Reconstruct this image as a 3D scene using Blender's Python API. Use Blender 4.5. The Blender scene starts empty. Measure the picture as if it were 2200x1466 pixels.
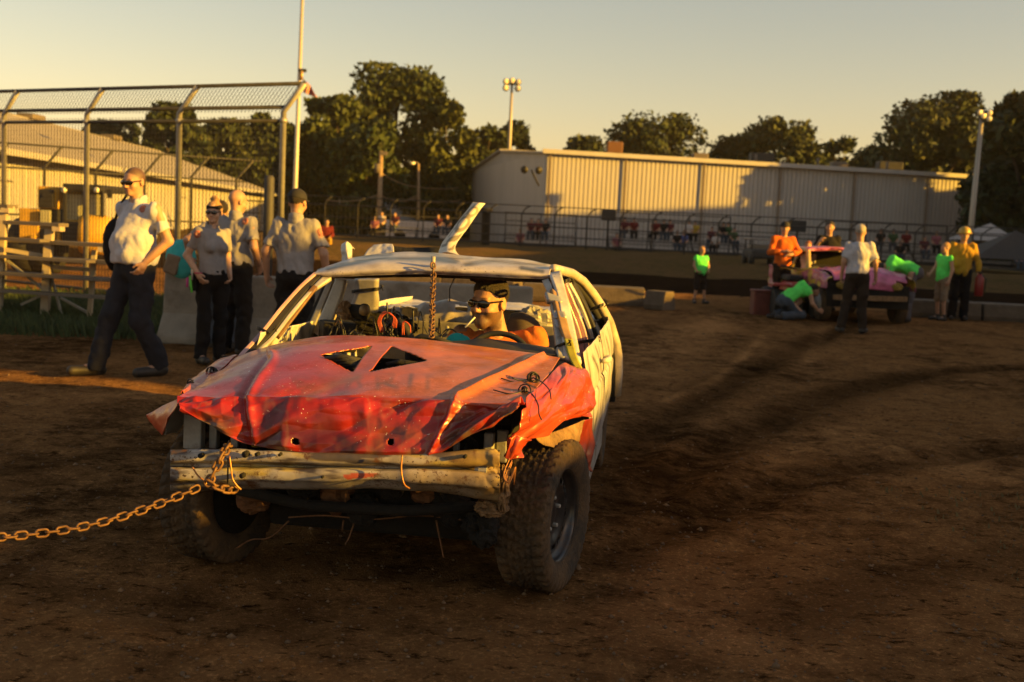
import bpy, bmesh, math, random
import numpy as np
from mathutils import Vector, Matrix
R_ = math.radians
rng = np.random.default_rng(7)
random.seed(7)
SC = bpy.context.scene
COL = SC.collection

# ------------------------------------------------------------------ camera
FPX = 2444.0                      # focal length in pixels of the 2200 px wide photograph (40 mm)
CAMH = 1.5
PITCH = R_(5.81); ROLL = R_(2.7)
_f = Vector((0, math.cos(PITCH), -math.sin(PITCH)))
_u0 = Vector((0, math.sin(PITCH), math.cos(PITCH)))
_r = Vector((1, 0, 0)) * math.cos(ROLL) + _u0 * math.sin(ROLL)
_u = -Vector((1, 0, 0)) * math.sin(ROLL) + _u0 * math.cos(ROLL)
CAMP = Vector((0, 0, CAMH))
cam = bpy.data.cameras.new('camera'); camo = bpy.data.objects.new('camera', cam)
COL.objects.link(camo); SC.camera = camo
camo.matrix_world = Matrix(((_r.x, _u.x, -_f.x, 0), (_r.y, _u.y, -_f.y, 0), (_r.z, _u.z, -_f.z, CAMH), (0, 0, 0, 1)))
cam.sensor_width = 36; cam.lens = 36 * FPX / 2200
cam.clip_start = 0.05; cam.clip_end = 6000
cam.dof.use_dof = True; cam.dof.focus_distance = 4.7; cam.dof.aperture_fstop = 3.4

# ------------------------------------------------------------------ sun and sky
SUN_A = R_(70)                    # sun stands to the right, a little behind the camera
SUN_EL = R_(12.5)
sdir = Vector((math.sin(SUN_A) * math.cos(SUN_EL), -math.cos(SUN_A) * math.cos(SUN_EL), math.sin(SUN_EL)))
sl = bpy.data.lights.new('sun', 'SUN'); so = bpy.data.objects.new('sun', sl); COL.objects.link(so)
so.rotation_euler = sdir.to_track_quat('Z', 'Y').to_euler()
so.location = (30, -12, 20)
sl.energy = 5.0; sl.angle = R_(0.6); sl.color = (1.0, 0.53, 0.055)
W = bpy.data.worlds.new('World'); SC.world = W; W.use_nodes = True
wn = W.node_tree.nodes; wl = W.node_tree.links
bg = wn['Background']
sky = wn.new('ShaderNodeTexSky'); sky.sky_type = 'NISHITA'; sky.sun_disc = False
sky.sun_elevation = SUN_EL
sky.sun_rotation = math.atan2(sdir.x, sdir.y)
sky.air_density = 1.25; sky.dust_density = 0.7; sky.ozone_density = 1.0; sky.altitude = 200
tint = wn.new('ShaderNodeMix'); tint.data_type = 'RGBA'; tint.blend_type = 'MULTIPLY'
tint.inputs[0].default_value = 1.0
tint.inputs[7].default_value = (1.0, 0.765, 0.625, 1)
wl.new(sky.outputs[0], tint.inputs[6]); wl.new(tint.outputs[2], bg.inputs['Color'])
bg.inputs['Strength'].default_value = 0.0705
SC.view_settings.view_transform = 'Standard'; SC.view_settings.look = 'None'
SC.view_settings.exposure = 1.5; SC.view_settings.gamma = 1.0
SC.view_settings.use_curve_mapping = False
SC.render.engine = 'CYCLES'
SC.cycles.use_denoising = True
SC.cycles.max_bounces = 8; SC.cycles.transparent_max_bounces = 8
SC.cycles.caustics_reflective = False; SC.cycles.caustics_refractive = False

# ------------------------------------------------------------------ pixel helpers (photograph pixels, 2200 x 1466)
def ray(px, py):
    return _r * ((px - 1100) / FPX) + _u * ((733 - py) / FPX) + _f
def ground(px, py, z=0.0):        # where a pixel's ray meets the level z
    d = ray(px, py); t = (z - CAMH) / d.z
    return CAMP + d * t
def atd(px, py, D):               # where a pixel's ray reaches the distance D in front of the camera
    d = ray(px, py); return CAMP + d * (D / d.y)
def project(P):
    q = np.asarray(P, float) - np.array(CAMP)
    x = q @ np.array(_r); y = q @ np.array(_u); z = q @ np.array(_f)
    return np.stack([1100 + FPX * x / z, 733 - FPX * y / z], -1)

# ------------------------------------------------------------------ materials
MATS = {}
def mat(name, color, rough=0.7, metal=0.0, vary=0.0, scale=8.0, bump=0.0, bscale=40.0, vcol=False, coat=0.0,
        second=None, thresh=0.55, soft=0.08, scale2=6.0, spec=0.5, emit=0, stretch=None, detail=6.0):
    if name in MATS: return MATS[name]
    m = bpy.data.materials.new(name); m.use_nodes = True; MATS[name] = m
    n = m.node_tree.nodes; l = m.node_tree.links
    b = n['Principled BSDF']
    b.inputs['Roughness'].default_value = rough; b.inputs['Metallic'].default_value = metal
    b.inputs['Specular IOR Level'].default_value = spec
    if coat: b.inputs['Coat Weight'].default_value = coat; b.inputs['Coat Roughness'].default_value = 0.15
    tc = n.new('ShaderNodeTexCoord'); src = tc.outputs['Object']
    if stretch:
        mp = n.new('ShaderNodeMapping'); mp.inputs['Scale'].default_value = stretch
        l.new(src, mp.inputs['Vector']); src = mp.outputs[0]
    if vcol:
        a = n.new('ShaderNodeVertexColor'); a.layer_name = 'Col'; cur = a.outputs[0]
    else:
        rg = n.new('ShaderNodeRGB'); rg.outputs[0].default_value = (*color, 1); cur = rg.outputs[0]
    if vary:
        nz = n.new('ShaderNodeTexNoise'); nz.inputs['Scale'].default_value = scale; nz.inputs['Detail'].default_value = detail
        nz.inputs['Roughness'].default_value = 0.65
        l.new(src, nz.inputs['Vector'])
        mr = n.new('ShaderNodeMapRange'); mr.inputs[1].default_value = 0.3; mr.inputs[2].default_value = 0.7
        mr.inputs[3].default_value = 1 - vary; mr.inputs[4].default_value = 1 + vary
        l.new(nz.outputs[0], mr.inputs[0])
        mx = n.new('ShaderNodeMix'); mx.data_type = 'RGBA'; mx.blend_type = 'MULTIPLY'; mx.inputs[0].default_value = 1
        l.new(cur, mx.inputs[6]); l.new(mr.outputs[0], mx.inputs[7]); cur = mx.outputs[2]
    if second:
        nz = n.new('ShaderNodeTexNoise'); nz.inputs['Scale'].default_value = scale2; nz.inputs['Detail'].default_value = 8
        nz.inputs['Roughness'].default_value = 0.7
        l.new(src, nz.inputs['Vector'])
        mr = n.new('ShaderNodeMapRange'); mr.inputs[1].default_value = thresh - soft; mr.inputs[2].default_value = thresh + soft
        l.new(nz.outputs[0], mr.inputs[0])
        mx = n.new('ShaderNodeMix'); mx.data_type = 'RGBA'
        l.new(mr.outputs[0], mx.inputs[0]); l.new(cur, mx.inputs[6]); mx.inputs[7].default_value = (*second, 1); cur = mx.outputs[2]
        rr = n.new('ShaderNodeMapRange'); rr.inputs[3].default_value = rough; rr.inputs[4].default_value = min(1, rough + .3)
        l.new(mr.outputs[0], rr.inputs[0]); l.new(rr.outputs[0], b.inputs['Roughness'])
    l.new(cur, b.inputs['Base Color'])
    if bump:
        nb = n.new('ShaderNodeTexNoise'); nb.inputs['Scale'].default_value = bscale; nb.inputs['Detail'].default_value = 5
        l.new(src, nb.inputs['Vector'])
        bp = n.new('ShaderNodeBump'); bp.inputs['Strength'].default_value = bump; bp.inputs['Distance'].default_value = 0.02
        l.new(nb.outputs[0], bp.inputs['Height']); l.new(bp.outputs[0], b.inputs['Normal'])
    if emit:
        b.inputs['Emission Strength'].default_value = emit; b.inputs['Emission Color'].default_value = (*color, 1)
    return m

# ------------------------------------------------------------------ object helpers
WM = {}
def tag(o, label=None, cat=None, group=None, kind=None):
    if label: o['label'] = label
    if cat: o['category'] = cat
    if group: o['group'] = group
    if kind: o['kind'] = kind
    return o
def _link(o, parent, M):
    COL.objects.link(o); WM[o] = M.copy()
    if parent is not None:
        o.parent = parent; o.matrix_parent_inverse = WM[parent].inverted()
    o.matrix_basis = M
    return o
def thing(name, label, cat, loc, group=None, rz=0):
    o = bpy.data.objects.new(name, None); o.empty_display_size = 0.2
    M = Matrix.Translation(Vector(loc)) @ Matrix.Rotation(rz, 4, 'Z')
    _link(o, None, M)
    return tag(o, label, cat, group)
def meshdata(name, V, F, m, smooth=True, col=None, uvless=True):
    me = bpy.data.meshes.new(name)
    V = np.asarray(V, dtype=np.float32)
    if isinstance(F, np.ndarray):
        k = F.shape[1]; nf = F.shape[0]
        me.vertices.add(len(V)); me.vertices.foreach_set('co', V.ravel())
        me.loops.add(nf * k); me.loops.foreach_set('vertex_index', F.astype(np.int32).ravel())
        me.polygons.add(nf); me.polygons.foreach_set('loop_start', np.arange(0, nf * k, k, dtype=np.int32))
        me.update(calc_edges=True); me.validate()
    else:
        me.from_pydata([tuple(map(float, v)) for v in V], [], F); me.validate()
    if smooth: me.polygons.foreach_set('use_smooth', np.ones(len(me.polygons), dtype=bool))
    if m is not None: me.materials.append(m)
    if col is not None:
        at = me.color_attributes.new('Col', 'FLOAT_COLOR', 'POINT')
        c = np.ones((len(V), 4), np.float32); c[:, :3] = col
        at.data.foreach_set('color', c.ravel())
    return me
def mk(name, V, F, m, parent=None, smooth=True, col=None):
    V = np.asarray(V, dtype=np.float64)
    lo = V.min(0); hi = V.max(0)
    org = np.array([(lo[0] + hi[0]) / 2, (lo[1] + hi[1]) / 2, lo[2]])
    me = meshdata(name, V - org, F, m, smooth, col)
    o = bpy.data.objects.new(name, me)
    return _link(o, parent, Matrix.Translation(Vector(org)))
def inst(name, me, M, parent=None):
    o = bpy.data.objects.new(name, me)
    return _link(o, parent, M)

def sm(pts, n=5):                  # Catmull-Rom through points
    P = [Vector(p) for p in pts]
    if len(P) < 3: return P
    E = [2 * P[0] - P[1]] + P + [2 * P[-1] - P[-2]]; out = []
    for i in range(len(P) - 1):
        a, b, c, d = E[i:i + 4]
        for k in range(n):
            t = k / n; out.append(.5 * (2 * b + (c - a) * t + (2 * a - 5 * b + 4 * c - d) * t * t + (3 * b - a - 3 * c + d) * t ** 3))
    return out + [P[-1]]

class MB:                          # collects simple shapes, links them as one mesh
    def __init__(s): s.V = []; s.F = []
    def add(s, V, F):
        b = len(s.V); s.V += [tuple(v) for v in V]; s.F += [tuple(i + b for i in f) for f in F]; return s
    def box(s, c, d, M=None, taper=1.0):
        x, y, z = d[0] / 2, d[1] / 2, d[2] / 2
        P = [Vector((sx * x * (taper if sz > 0 else 1), sy * y * (taper if sz > 0 else 1), sz * z)) for sz in (-1, 1) for sy in (-1, 1) for sx in (-1, 1)]
        if M is not None: P = [M @ p for p in P]
        P = [p + Vector(c) for p in P]
        return s.add(P, [(0, 2, 3, 1), (4, 5, 7, 6), (0, 1, 5, 4), (2, 6, 7, 3), (0, 4, 6, 2), (1, 3, 7, 5)])
    def beam(s, a, b, w, h, up=(0, 0, 1)):       # rectangular bar from a to b
        a = Vector(a); b = Vector(b); d = (b - a).normalized(); up = Vector(up)
        x = d.cross(up)
        if x.length < 1e-4: x = d.cross(Vector((0, 1, 0)))
        x.normalize(); z = x.cross(d)
        P = [e + x * (sx * w / 2) + z * (sz * h / 2) for e in (a, b) for sx, sz in ((-1, -1), (1, -1), (1, 1), (-1, 1))]
        return s.add(P, [(0, 1, 2, 3), (7, 6, 5, 4), (0, 4, 5, 1), (1, 5, 6, 2), (2, 6, 7, 3), (3, 7, 4, 0)])
    def tube(s, pts, r, n=8, cap=True, closed=False):
        pts = [Vector(p) for p in pts]; N = len(pts); V = []; F = []
        rr = r if hasattr(r, '__len__') else [r] * N
        nrm = None
        for i, p in enumerate(pts):
            t = (pts[(i + 1) % N] - pts[i - 1]) if closed else (pts[min(i + 1, N - 1)] - pts[max(i - 1, 0)])
            if t.length < 1e-9: t = Vector((0, 0, 1))
            t.normalize()
            if nrm is None:
                nrm = t.orthogonal().normalized()
            nrm = (nrm - t * nrm.dot(t))
            if nrm.length < 1e-6: nrm = t.orthogonal()
            nrm.normalize(); bn = t.cross(nrm)
            for k in range(n):
                a = 2 * math.pi * k / n
                V.append(p + (nrm * math.cos(a) + bn * math.sin(a)) * rr[i])
        for i in range(N if closed else N - 1):
            j = (i + 1) % N
            for k in range(n):
                F.append((i * n + k, i * n + (k + 1) % n, j * n + (k + 1) % n, j * n + k))
        if cap and not closed:
            F.append(tuple(reversed(range(n)))); F.append(tuple((N - 1) * n + k for k in range(n)))
        return s.add(V, F)
    def lathe(s, prof, c, axis=(0, 0, 1), n=24, cap=True):   # prof: (radius, along)
        ax = Vector(axis).normalized(); x = ax.orthogonal().normalized(); y = ax.cross(x); c = Vector(c); V = []; F = []
        for r, h in prof:
            for k in range(n):
                a = 2 * math.pi * k / n
                V.append(c + ax * h + (x * math.cos(a) + y * math.sin(a)) * r)
        for i in range(len(prof) - 1):
            for k in range(n):
                F.append((i * n + k, i * n + (k + 1) % n, (i + 1) * n + (k + 1) % n, (i + 1) * n + k))
        if cap:
            F.append(tuple(reversed(range(n)))); F.append(tuple((len(prof) - 1) * n + k for k in range(n)))
        return s.add(V, F)
    def build(s, name, m, parent=None, smooth=False, col=None):
        return mk(name, s.V, s.F, m, parent, smooth, col)

def bevel(o, w=0.01, seg=2):
    b = o.modifiers.new('bevel', 'BEVEL'); b.width = w; b.segments = seg; b.limit_method = 'ANGLE'; return o
def solid(o, t=0.004, off=-1):
    b = o.modifiers.new('solidify', 'SOLIDIFY'); b.thickness = t; b.offset = off; return o

def hash_noise(P, seed=0):          # smooth value noise, numpy, P (n,3) -> 0..1
    P = np.asarray(P, float); i = np.floor(P).astype(np.int64); f = P - i; f = f * f * (3 - 2 * f)
    def h(a):
        v = (a[:, 0] * 374761393 + a[:, 1] * 668265263 + a[:, 2] * 2147483647 + seed * 1274126177) & 0xffffffff
        v = ((v ^ (v >> 13)) * 1274126177) & 0xffffffff
        return ((v ^ (v >> 16)) & 0xffff) / 65535.0
    r = 0
    for dx in (0, 1):
        for dy in (0, 1):
            for dz in (0, 1):
                w = (f[:, 0] if dx else 1 - f[:, 0]) * (f[:, 1] if dy else 1 - f[:, 1]) * (f[:, 2] if dz else 1 - f[:, 2])
                r = r + w * h(i + np.array([dx, dy, dz]))
    return r
def fbm(P, o=4, seed=0):
    P = np.asarray(P, float); a = 0.5; s = 0; t = 0
    for k in range(o):
        s = s + a * hash_noise(P * (2 ** k) + 17.3 * k, seed + k); t += a; a *= 0.5
    return s / t

# ------------------------------------------------------------------ implicit surfaces (bodies, clothes)
class SDF:
    def __init__(s): s.p = []
    def _q(s, lo, hi, k, op, f): s.p.append((np.minimum(lo, hi), np.maximum(lo, hi), k, op, f)); return s
    def rc(s, a, b, ra, rb=None, k=0.02, op='u', clip=None, flat=None):
        a = np.array(a, float); b = np.array(b, float); rb = ra if rb is None else rb; m = max(ra, rb)
        ba = b - a; L = float(ba @ ba) + 1e-12
        def f(P):
            pa = P - a; t = np.clip((pa @ ba) / L, 0, 1)
            d = np.linalg.norm(pa - t[..., None] * ba, axis=-1) - (ra + (rb - ra) * t)
            if clip is not None:
                for (cp, cn) in clip: d = np.maximum(d, (P - np.array(cp)) @ np.array(cn))
            return d
        return s._q(np.minimum(a, b) - m, np.maximum(a, b) + m, k, op, f)
    def el(s, c, r, k=0.02, op='u', rot=None, clip=None):
        c = np.array(c, float); r = np.array(r, float); m = r.max()
        Q = None if rot is None else np.array(rot.to_3x3())
        def f(P):
            q = P - c
            if Q is not None: q = q @ Q
            k0 = np.linalg.norm(q / r, axis=-1); k1 = np.linalg.norm(q / (r * r), axis=-1) + 1e-9
            d = k0 * (k0 - 1) / k1
            if clip is not None:
                for (cp, cn) in clip: d = np.maximum(d, (P - np.array(cp)) @ np.array(cn))
            return d
        return s._q(c - m, c + m, k, op, f)
    def mesh(s, vox, noise=None, cut=None):
        ad = [p for p in s.p if p[3] == 'u']
        lo = np.min([p[0] for p in ad], 0) - 4 * vox; hi = np.max([p[1] for p in ad], 0) + 4 * vox
        n = np.ceil((hi - lo) / vox).astype(int) + 1
        ax = [lo[i] + vox * np.arange(n[i]) for i in range(3)]
        fld = np.full(tuple(n), 0.5)
        for (a, b, k, op, f) in s.p:
            mg = 3 * vox + k * 1.5
            i0 = np.maximum(np.floor((a - mg - lo) / vox).astype(int), 0); i1 = np.minimum(np.ceil((b + mg - lo) / vox).astype(int) + 1, n)
            if np.any(i1 <= i0): continue
            sl_ = tuple(slice(i0[j], i1[j]) for j in range(3))
            G = np.stack(np.meshgrid(*[ax[j][sl_[j]] for j in range(3)], indexing='ij'), -1)
            d = f(G); o = fld[sl_]
            if op == 'u':
                h = np.clip(0.5 + 0.5 * (o - d) / k, 0, 1); fld[sl_] = o * (1 - h) + d * h - k * h * (1 - h)
            else:
                h = np.clip(0.5 - 0.5 * (o + d) / k, 0, 1); fld[sl_] = o * (1 - h) - d * h + k * h * (1 - h)
        if noise is not None or cut is not None:
            band = np.abs(fld) < 0.08
            idx = np.argwhere(band); P = lo + idx * vox
            v = fld[band]
            if noise is not None: v = v + noise(P)
            if cut is not None: v = np.maximum(v, cut(P))
            fld[band] = v
        return surfnets(fld, lo, vox)

def surfnets(f, lo, vox):
    ins = f < 0
    nx, ny, nz = f.shape
    c = np.zeros((nx - 1, ny - 1, nz - 1), int)
    for dx in (0, 1):
        for dy in (0, 1):
            for dz in (0, 1):
                c += ins[dx:nx - 1 + dx, dy:ny - 1 + dy, dz:nz - 1 + dz]
    act = (c > 0) & (c < 8)
    idx = np.argwhere(act)
    acc = np.zeros((len(idx), 3)); cnt = np.zeros(len(idx))
    cor = [(0, 0, 0), (1, 0, 0), (0, 1, 0), (1, 1, 0), (0, 0, 1), (1, 0, 1), (0, 1, 1), (1, 1, 1)]
    ed = [(0, 1), (2, 3), (4, 5), (6, 7), (0, 2), (1, 3), (4, 6), (5, 7), (0, 4), (1, 5), (2, 6), (3, 7)]
    val = [f[idx[:, 0] + a, idx[:, 1] + b, idx[:, 2] + d] for a, b, d in cor]
    for a, b in ed:
        va, vb = val[a], val[b]; x = (va < 0) != (vb < 0)
        t = np.where(x, va / np.where(x, va - vb, 1), 0)
        p = np.array(cor[a]) + t[:, None] * (np.array(cor[b]) - np.array(cor[a]))
        acc[x] += p[x]; cnt[x] += 1
    V = lo + (idx + acc / cnt[:, None]) * vox
    vid = np.full(act.shape, -1); vid[tuple(idx.T)] = np.arange(len(idx))
    F = []
    for axis in range(3):
        A = np.take(ins, range(0, f.shape[axis] - 1), axis); B = np.take(ins, range(1, f.shape[axis]), axis)
        for flip, msk in ((False, A & ~B), (True, ~A & B)):
            e = np.argwhere(msk); o1, o2 = [k for k in range(3) if k != axis]
            ok = (e[:, o1] > 0) & (e[:, o2] > 0) & (e[:, o1] < f.shape[o1] - 1) & (e[:, o2] < f.shape[o2] - 1); e = e[ok]
            q = []
            for d1, d2 in ((0, 0), (-1, 0), (-1, -1), (0, -1)):
                g = e.copy(); g[:, o1] += d1; g[:, o2] += d2; q.append(vid[tuple(g.T)])
            q = np.stack(q, 1)
            if flip ^ (axis == 1): q = q[:, ::-1]
            F.append(q)
    F = np.concatenate(F); F = F[(F >= 0).all(1)]
    return V, F
def joinmesh(parts):
    V = []; F = []; b = 0
    for v, f in parts:
        V.append(v); F.append(f + b); b += len(v)
    return np.concatenate(V), np.concatenate(F)
# ------------------------------------------------------------------ ground
def ground_h(X, Y):
    P = np.stack([X, Y, X * 0], -1)
    h = (fbm(P * 0.35, 3, 3) - 0.5) * 0.05 + (fbm(P * 1.7, 3, 9) - 0.5) * 0.035 + (fbm(P * 7, 3, 5) - 0.5) * 0.034
    # wheel ruts running back from the car's right, along the pull of the track
    for x0, k in ((0.75, 0.30), (2.0, 0.33), (2.7, 0.42), (4.1, 0.40)):
        d = (X - (x0 + k * (Y - 4))) * 0.94 + 0.25 * (fbm(P * 0.5, 2, 21) - 0.5)
        h -= 0.010 * np.exp(-(d / 0.2) ** 2) - 0.005 * np.exp(-((np.abs(d) - 0.26) / 0.1) ** 2)
    for pix in ([(1330, 1000), (1440, 900), (1600, 810), (1750, 735), (1850, 690)], [(1340, 1090), (1560, 960), (1760, 860), (2010, 800), (2250, 790)], [(1300, 1200), (1500, 1120), (1760, 1010), (2200, 960)]):
        q = np.array([list(globals()['ground'](*a))[:2] for a in pix]); dd = np.full(len(X), 1e9)
        for a, b in zip(q[:-1], q[1:]):
            ba = b - a; t = np.clip(((X - a[0]) * ba[0] + (Y - a[1]) * ba[1]) / (ba @ ba), 0, 1); dd = np.minimum(dd, np.hypot(X - a[0] - t * ba[0], Y - a[1] - t * ba[1]))
        h += -.022 * np.exp(-(dd / .13) ** 2) + .014 * np.exp(-((dd - .24) / .08) ** 2)
    fade = np.clip((60 - Y) / 30, 0.15, 1) * np.clip((45 - np.abs(X)) / 20, 0, 1)
    h = h * fade
    # keep the places where wheels stand level
    return h
ys = np.concatenate([[-400, -60, -12, -3], np.geomspace(1.2, 60, 520), [75, 90, 120, 200, 400, 900, 2500]])
us = np.concatenate([[-60, -9, -3, -1.5], np.linspace(-0.72, 0.72, 360), [1.5, 3, 9, 60]])
YY, UU = np.meshgrid(ys, us, indexing='ij')
XX = UU * np.maximum(np.abs(YY), 6.0) + 0 * YY
XX = np.where(np.abs(UU) <= 0.72, UU * np.maximum(YY, 3.0), XX)
ZZ = ground_h(XX.ravel(), YY.ravel()).reshape(XX.shape)
nr, nc = XX.shape
ii = np.arange(nr * nc).reshape(nr, nc)
GF = np.stack([ii[:-1, :-1].ravel(), ii[:-1, 1:].ravel(), ii[1:, 1:].ravel(), ii[1:, :-1].ravel()], 1)
gm = bpy.data.materials.new('dirt'); gm.use_nodes = True
def dirt_nodes(m, ca, cb, cc, sc=1.0, vc=False):
    n = m.node_tree.nodes; l = m.node_tree.links; b = n['Principled BSDF']
    tc = n.new('ShaderNodeTexCoord')
    def nz(scale, det=8, rough=.65, st=None):
        t = n.new('ShaderNodeTexNoise'); t.inputs['Scale'].default_value = scale * sc; t.inputs['Detail'].default_value = det; t.inputs['Roughness'].default_value = rough
        if st:
            mp = n.new('ShaderNodeMapping'); mp.inputs['Scale'].default_value = st; mp.inputs['Rotation'].default_value = (0, 0, 0.33)
            l.new(tc.outputs['Object'], mp.inputs[0]); l.new(mp.outputs[0], t.inputs['Vector'])
        else: l.new(tc.outputs['Object'], t.inputs['Vector'])
        return t.outputs[0]
    def rng_(s, a, b_):
        r = n.new('ShaderNodeMapRange'); r.inputs[1].default_value = a; r.inputs[2].default_value = b_; l.new(s, r.inputs[0]); return r.outputs[0]
    def mix(f, a, b_):
        x = n.new('ShaderNodeMix'); x.data_type = 'RGBA'; l.new(f, x.inputs[0])
        for k, v in ((6, a), (7, b_)):
            if isinstance(v, tuple): x.inputs[k].default_value = (*v, 1)
            else: l.new(v, x.inputs[k])
        return x.outputs[2]
    big = rng_(nz(0.6, 7, .68, (1.0, 0.6, 1)), .44, .58)
    mid = rng_(nz(4.5, 9, .78), .42, .62)
    fine = rng_(nz(45, 6, .8), .52, .66)
    c = mix(big, ca, cb); c = mix(mid, c, cc); c = mix(rng_(nz(11, 8, .75, (1.0, 1.6, 1)), .54, .64), c, tuple(x * .62 for x in cb)); c = mix(rng_(nz(2.2, 9, .8), .56, .68), c, tuple(x * .8 for x in cb))
    lt = n.new('ShaderNodeMix'); lt.data_type = 'RGBA'; lt.blend_type = 'MULTIPLY'; lt.inputs[0].default_value = 1
    l.new(c, lt.inputs[6])
    fr = n.new('ShaderNodeMapRange'); fr.inputs[3].default_value = .8; fr.inputs[4].default_value = 1.7; l.new(fine, fr.inputs[0]); l.new(fr.outputs[0], lt.inputs[7])
    cur = lt.outputs[2]
    if vc:
        at = n.new('ShaderNodeVertexColor'); at.layer_name = 'Col'; mm = n.new('ShaderNodeMix'); mm.data_type = 'RGBA'; mm.blend_type = 'MULTIPLY'; mm.inputs[0].default_value = 1
        l.new(cur, mm.inputs[6]); l.new(at.outputs[0], mm.inputs[7]); cur = mm.outputs[2]
    l.new(cur, b.inputs['Base Color']); b.inputs['Roughness'].default_value = 0.95; b.inputs['Specular IOR Level'].default_value = 0.0
    bp = n.new('ShaderNodeBump'); bp.inputs['Strength'].default_value = 0.9; bp.inputs['Distance'].default_value = 0.03
    ad = n.new('ShaderNodeMath'); ad.operation = 'ADD'; l.new(nz(22, 10, .75), ad.inputs[0])
    l.new(nz(110, 4, .6), ad.inputs[1]); l.new(ad.outputs[0], bp.inputs['Height']); l.new(bp.outputs[0], b.inputs['Normal'])
dirt_nodes(gm, (0.29, 0.142, 0.054), (0.088, 0.043, 0.017), (0.37, 0.188, 0.074), vc=True)
def track_tone(X, Y):                # damp wheel tracks, scuffed dry lines and trodden patches in the dirt
    P = np.stack([X, Y, X * 0], -1); w = (fbm(P * 1.1, 3, 31) - .5); k = np.ones(len(X)); brk = np.clip(fbm(P * np.array([1.5, .8, 1]), 3, 33) * 2.4 - .5, 0, 1)
    def band(pix, wid, amt, seed):
        q = np.array([list(ground(*a))[:2] for a in pix]); d = np.full(len(X), 1e9)
        for a, b in zip(q[:-1], q[1:]):
            ba = b - a; t = np.clip(((X - a[0]) * ba[0] + (Y - a[1]) * ba[1]) / (ba @ ba), 0, 1); d = np.minimum(d, np.hypot(X - a[0] - t * ba[0], Y - a[1] - t * ba[1]))
        m = np.clip(1.3 - (d + w * wid * .9) / wid, 0, 1) * (.72 + .28 * brk); return 1 + np.clip(amt * 1.1, -.7, 1) * m
    for pix, wid, amt in (([(1330, 1000), (1440, 900), (1600, 810), (1750, 735), (1850, 690)], .30, -.55), ([(1340, 1090), (1560, 960), (1760, 860), (2010, 800), (2250, 790)], .34, -.60), ([(1420, 870), (1530, 826), (1590, 775), (1640, 720)], .07, .7),
                          ([(1730, 780), (1760, 720), (1775, 700)], .10, .5), ([(1300, 1200), (1500, 1120), (1760, 1010), (2200, 960)], .25, -.45), ([(1700, 1330), (1950, 1230), (2200, 1190)], .22, -.40), ([(1350, 800), (1450, 730), (1560, 680)], .5, .55),
                          ([(1500, 985), (1800, 930), (2100, 1010)], .35, .45), ([(0, 1010), (200, 985), (340, 960)], .20, -.4), ([(0, 860), (200, 855), (400, 850)], .25, .3), ([(0, 1250), (250, 1290), (600, 1330)], .2, -.35), ([(1400, 1290), (1600, 1400), (1800, 1466)], .2, .35), ([(0, 745), (250, 742), (430, 735)], .8, -.35)):
        k = k * band(pix, wid, amt, 1)
    return np.clip(k, .3, 1.9)
TT = track_tone(XX.ravel(), YY.ravel())
g = mk('ground', np.stack([XX, YY, ZZ], -1).reshape(-1, 3), GF, gm, None, True, np.repeat(TT[:, None], 3, 1)); tag(g, kind='structure')
def gz(x, y): return float(ground_h(np.array([x]), np.array([y]))[0])

# loose clods and pebbles on the dirt
def scatter_clods(n=9000):
    V = []; F = []
    base = [(1, 0, 0), (-1, 0, 0), (0, 1, 0), (0, -1, 0), (0, 0, 1), (0, 0, -1)]
    fc = [(0, 2, 4), (2, 1, 4), (1, 3, 4), (3, 0, 4), (2, 0, 5), (1, 2, 5), (3, 1, 5), (0, 3, 5)]
    y = np.exp(rng.uniform(np.log(2.2), np.log(30), n)); x = rng.uniform(-.55, .55, n) * y
    z = ground_h(x, y); r = rng.gamma(2.0, 0.0024, n) + 0.0015
    for i in range(n):
        b = len(V); a = rng.uniform(0, 6.28); c, s_ = math.cos(a), math.sin(a); j = rng.uniform(.6, 1.3, 6)
        for k, q in enumerate(base):
            qx, qy, qz = q[0] * r[i] * j[k], q[1] * r[i] * j[k], q[2] * r[i] * j[k] * .7
            V.append((x[i] + qx * c - qy * s_, y[i] + qx * s_ + qy * c, z[i] + qz + r[i] * .25))
        F += [tuple(v + b for v in f) for f in fc]
    o = mk('dirt_clods', np.array(V), np.array(F), mat('clod', (0.15, 0.09, 0.046), .95, vary=.5, scale=3), None, False)
    tag(o, 'loose brown dirt clods and pebbles strewn over the track', 'dirt clods', kind='stuff')
scatter_clods()
# ------------------------------------------------------------------ the wrecked car
CYAW = R_(7.7)
CO = Vector((-0.525, 4.74, 0)); CR = Vector((math.cos(CYAW), -math.sin(CYAW), 0)); CB = Vector((math.sin(CYAW), math.cos(CYAW), 0))
def CL(x, s, z): return CO + CR * x + CB * s + Vector((0, 0, z))     # car frame: x to the driver's side, s to the rear, z up
def CP(px, py, s):                                                  # photograph pixel at the car's cross plane s
    d = ray(px, py); t = (s - (CAMP - CO).dot(CB)) / d.dot(CB); return CAMP + d * t
def cr_interp(C, nu, nv):            # Catmull-Rom surface through a grid of control points
    C = np.array([[list(p) for p in r] for r in C], float)
    def along(A, n):
        m = A.shape[0]; t = np.linspace(0, m - 1, n); i = np.minimum(t.astype(int), m - 2); f = (t - i)[:, None, None]
        ext = np.concatenate([[2 * A[0] - A[1]], A, [2 * A[-1] - A[-2]]])
        p0, p1, p2, p3 = ext[i], ext[i + 1], ext[i + 2], ext[i + 3]
        return 0.5 * (2 * p1 + (p2 - p0) * f + (2 * p0 - 5 * p1 + 4 * p2 - p3) * f ** 2 + (3 * p1 - p0 - 3 * p2 + p3) * f ** 3)
    A = along(C, nv); A = along(A.transpose(1, 0, 2), nu).transpose(1, 0, 2)
    return A
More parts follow.
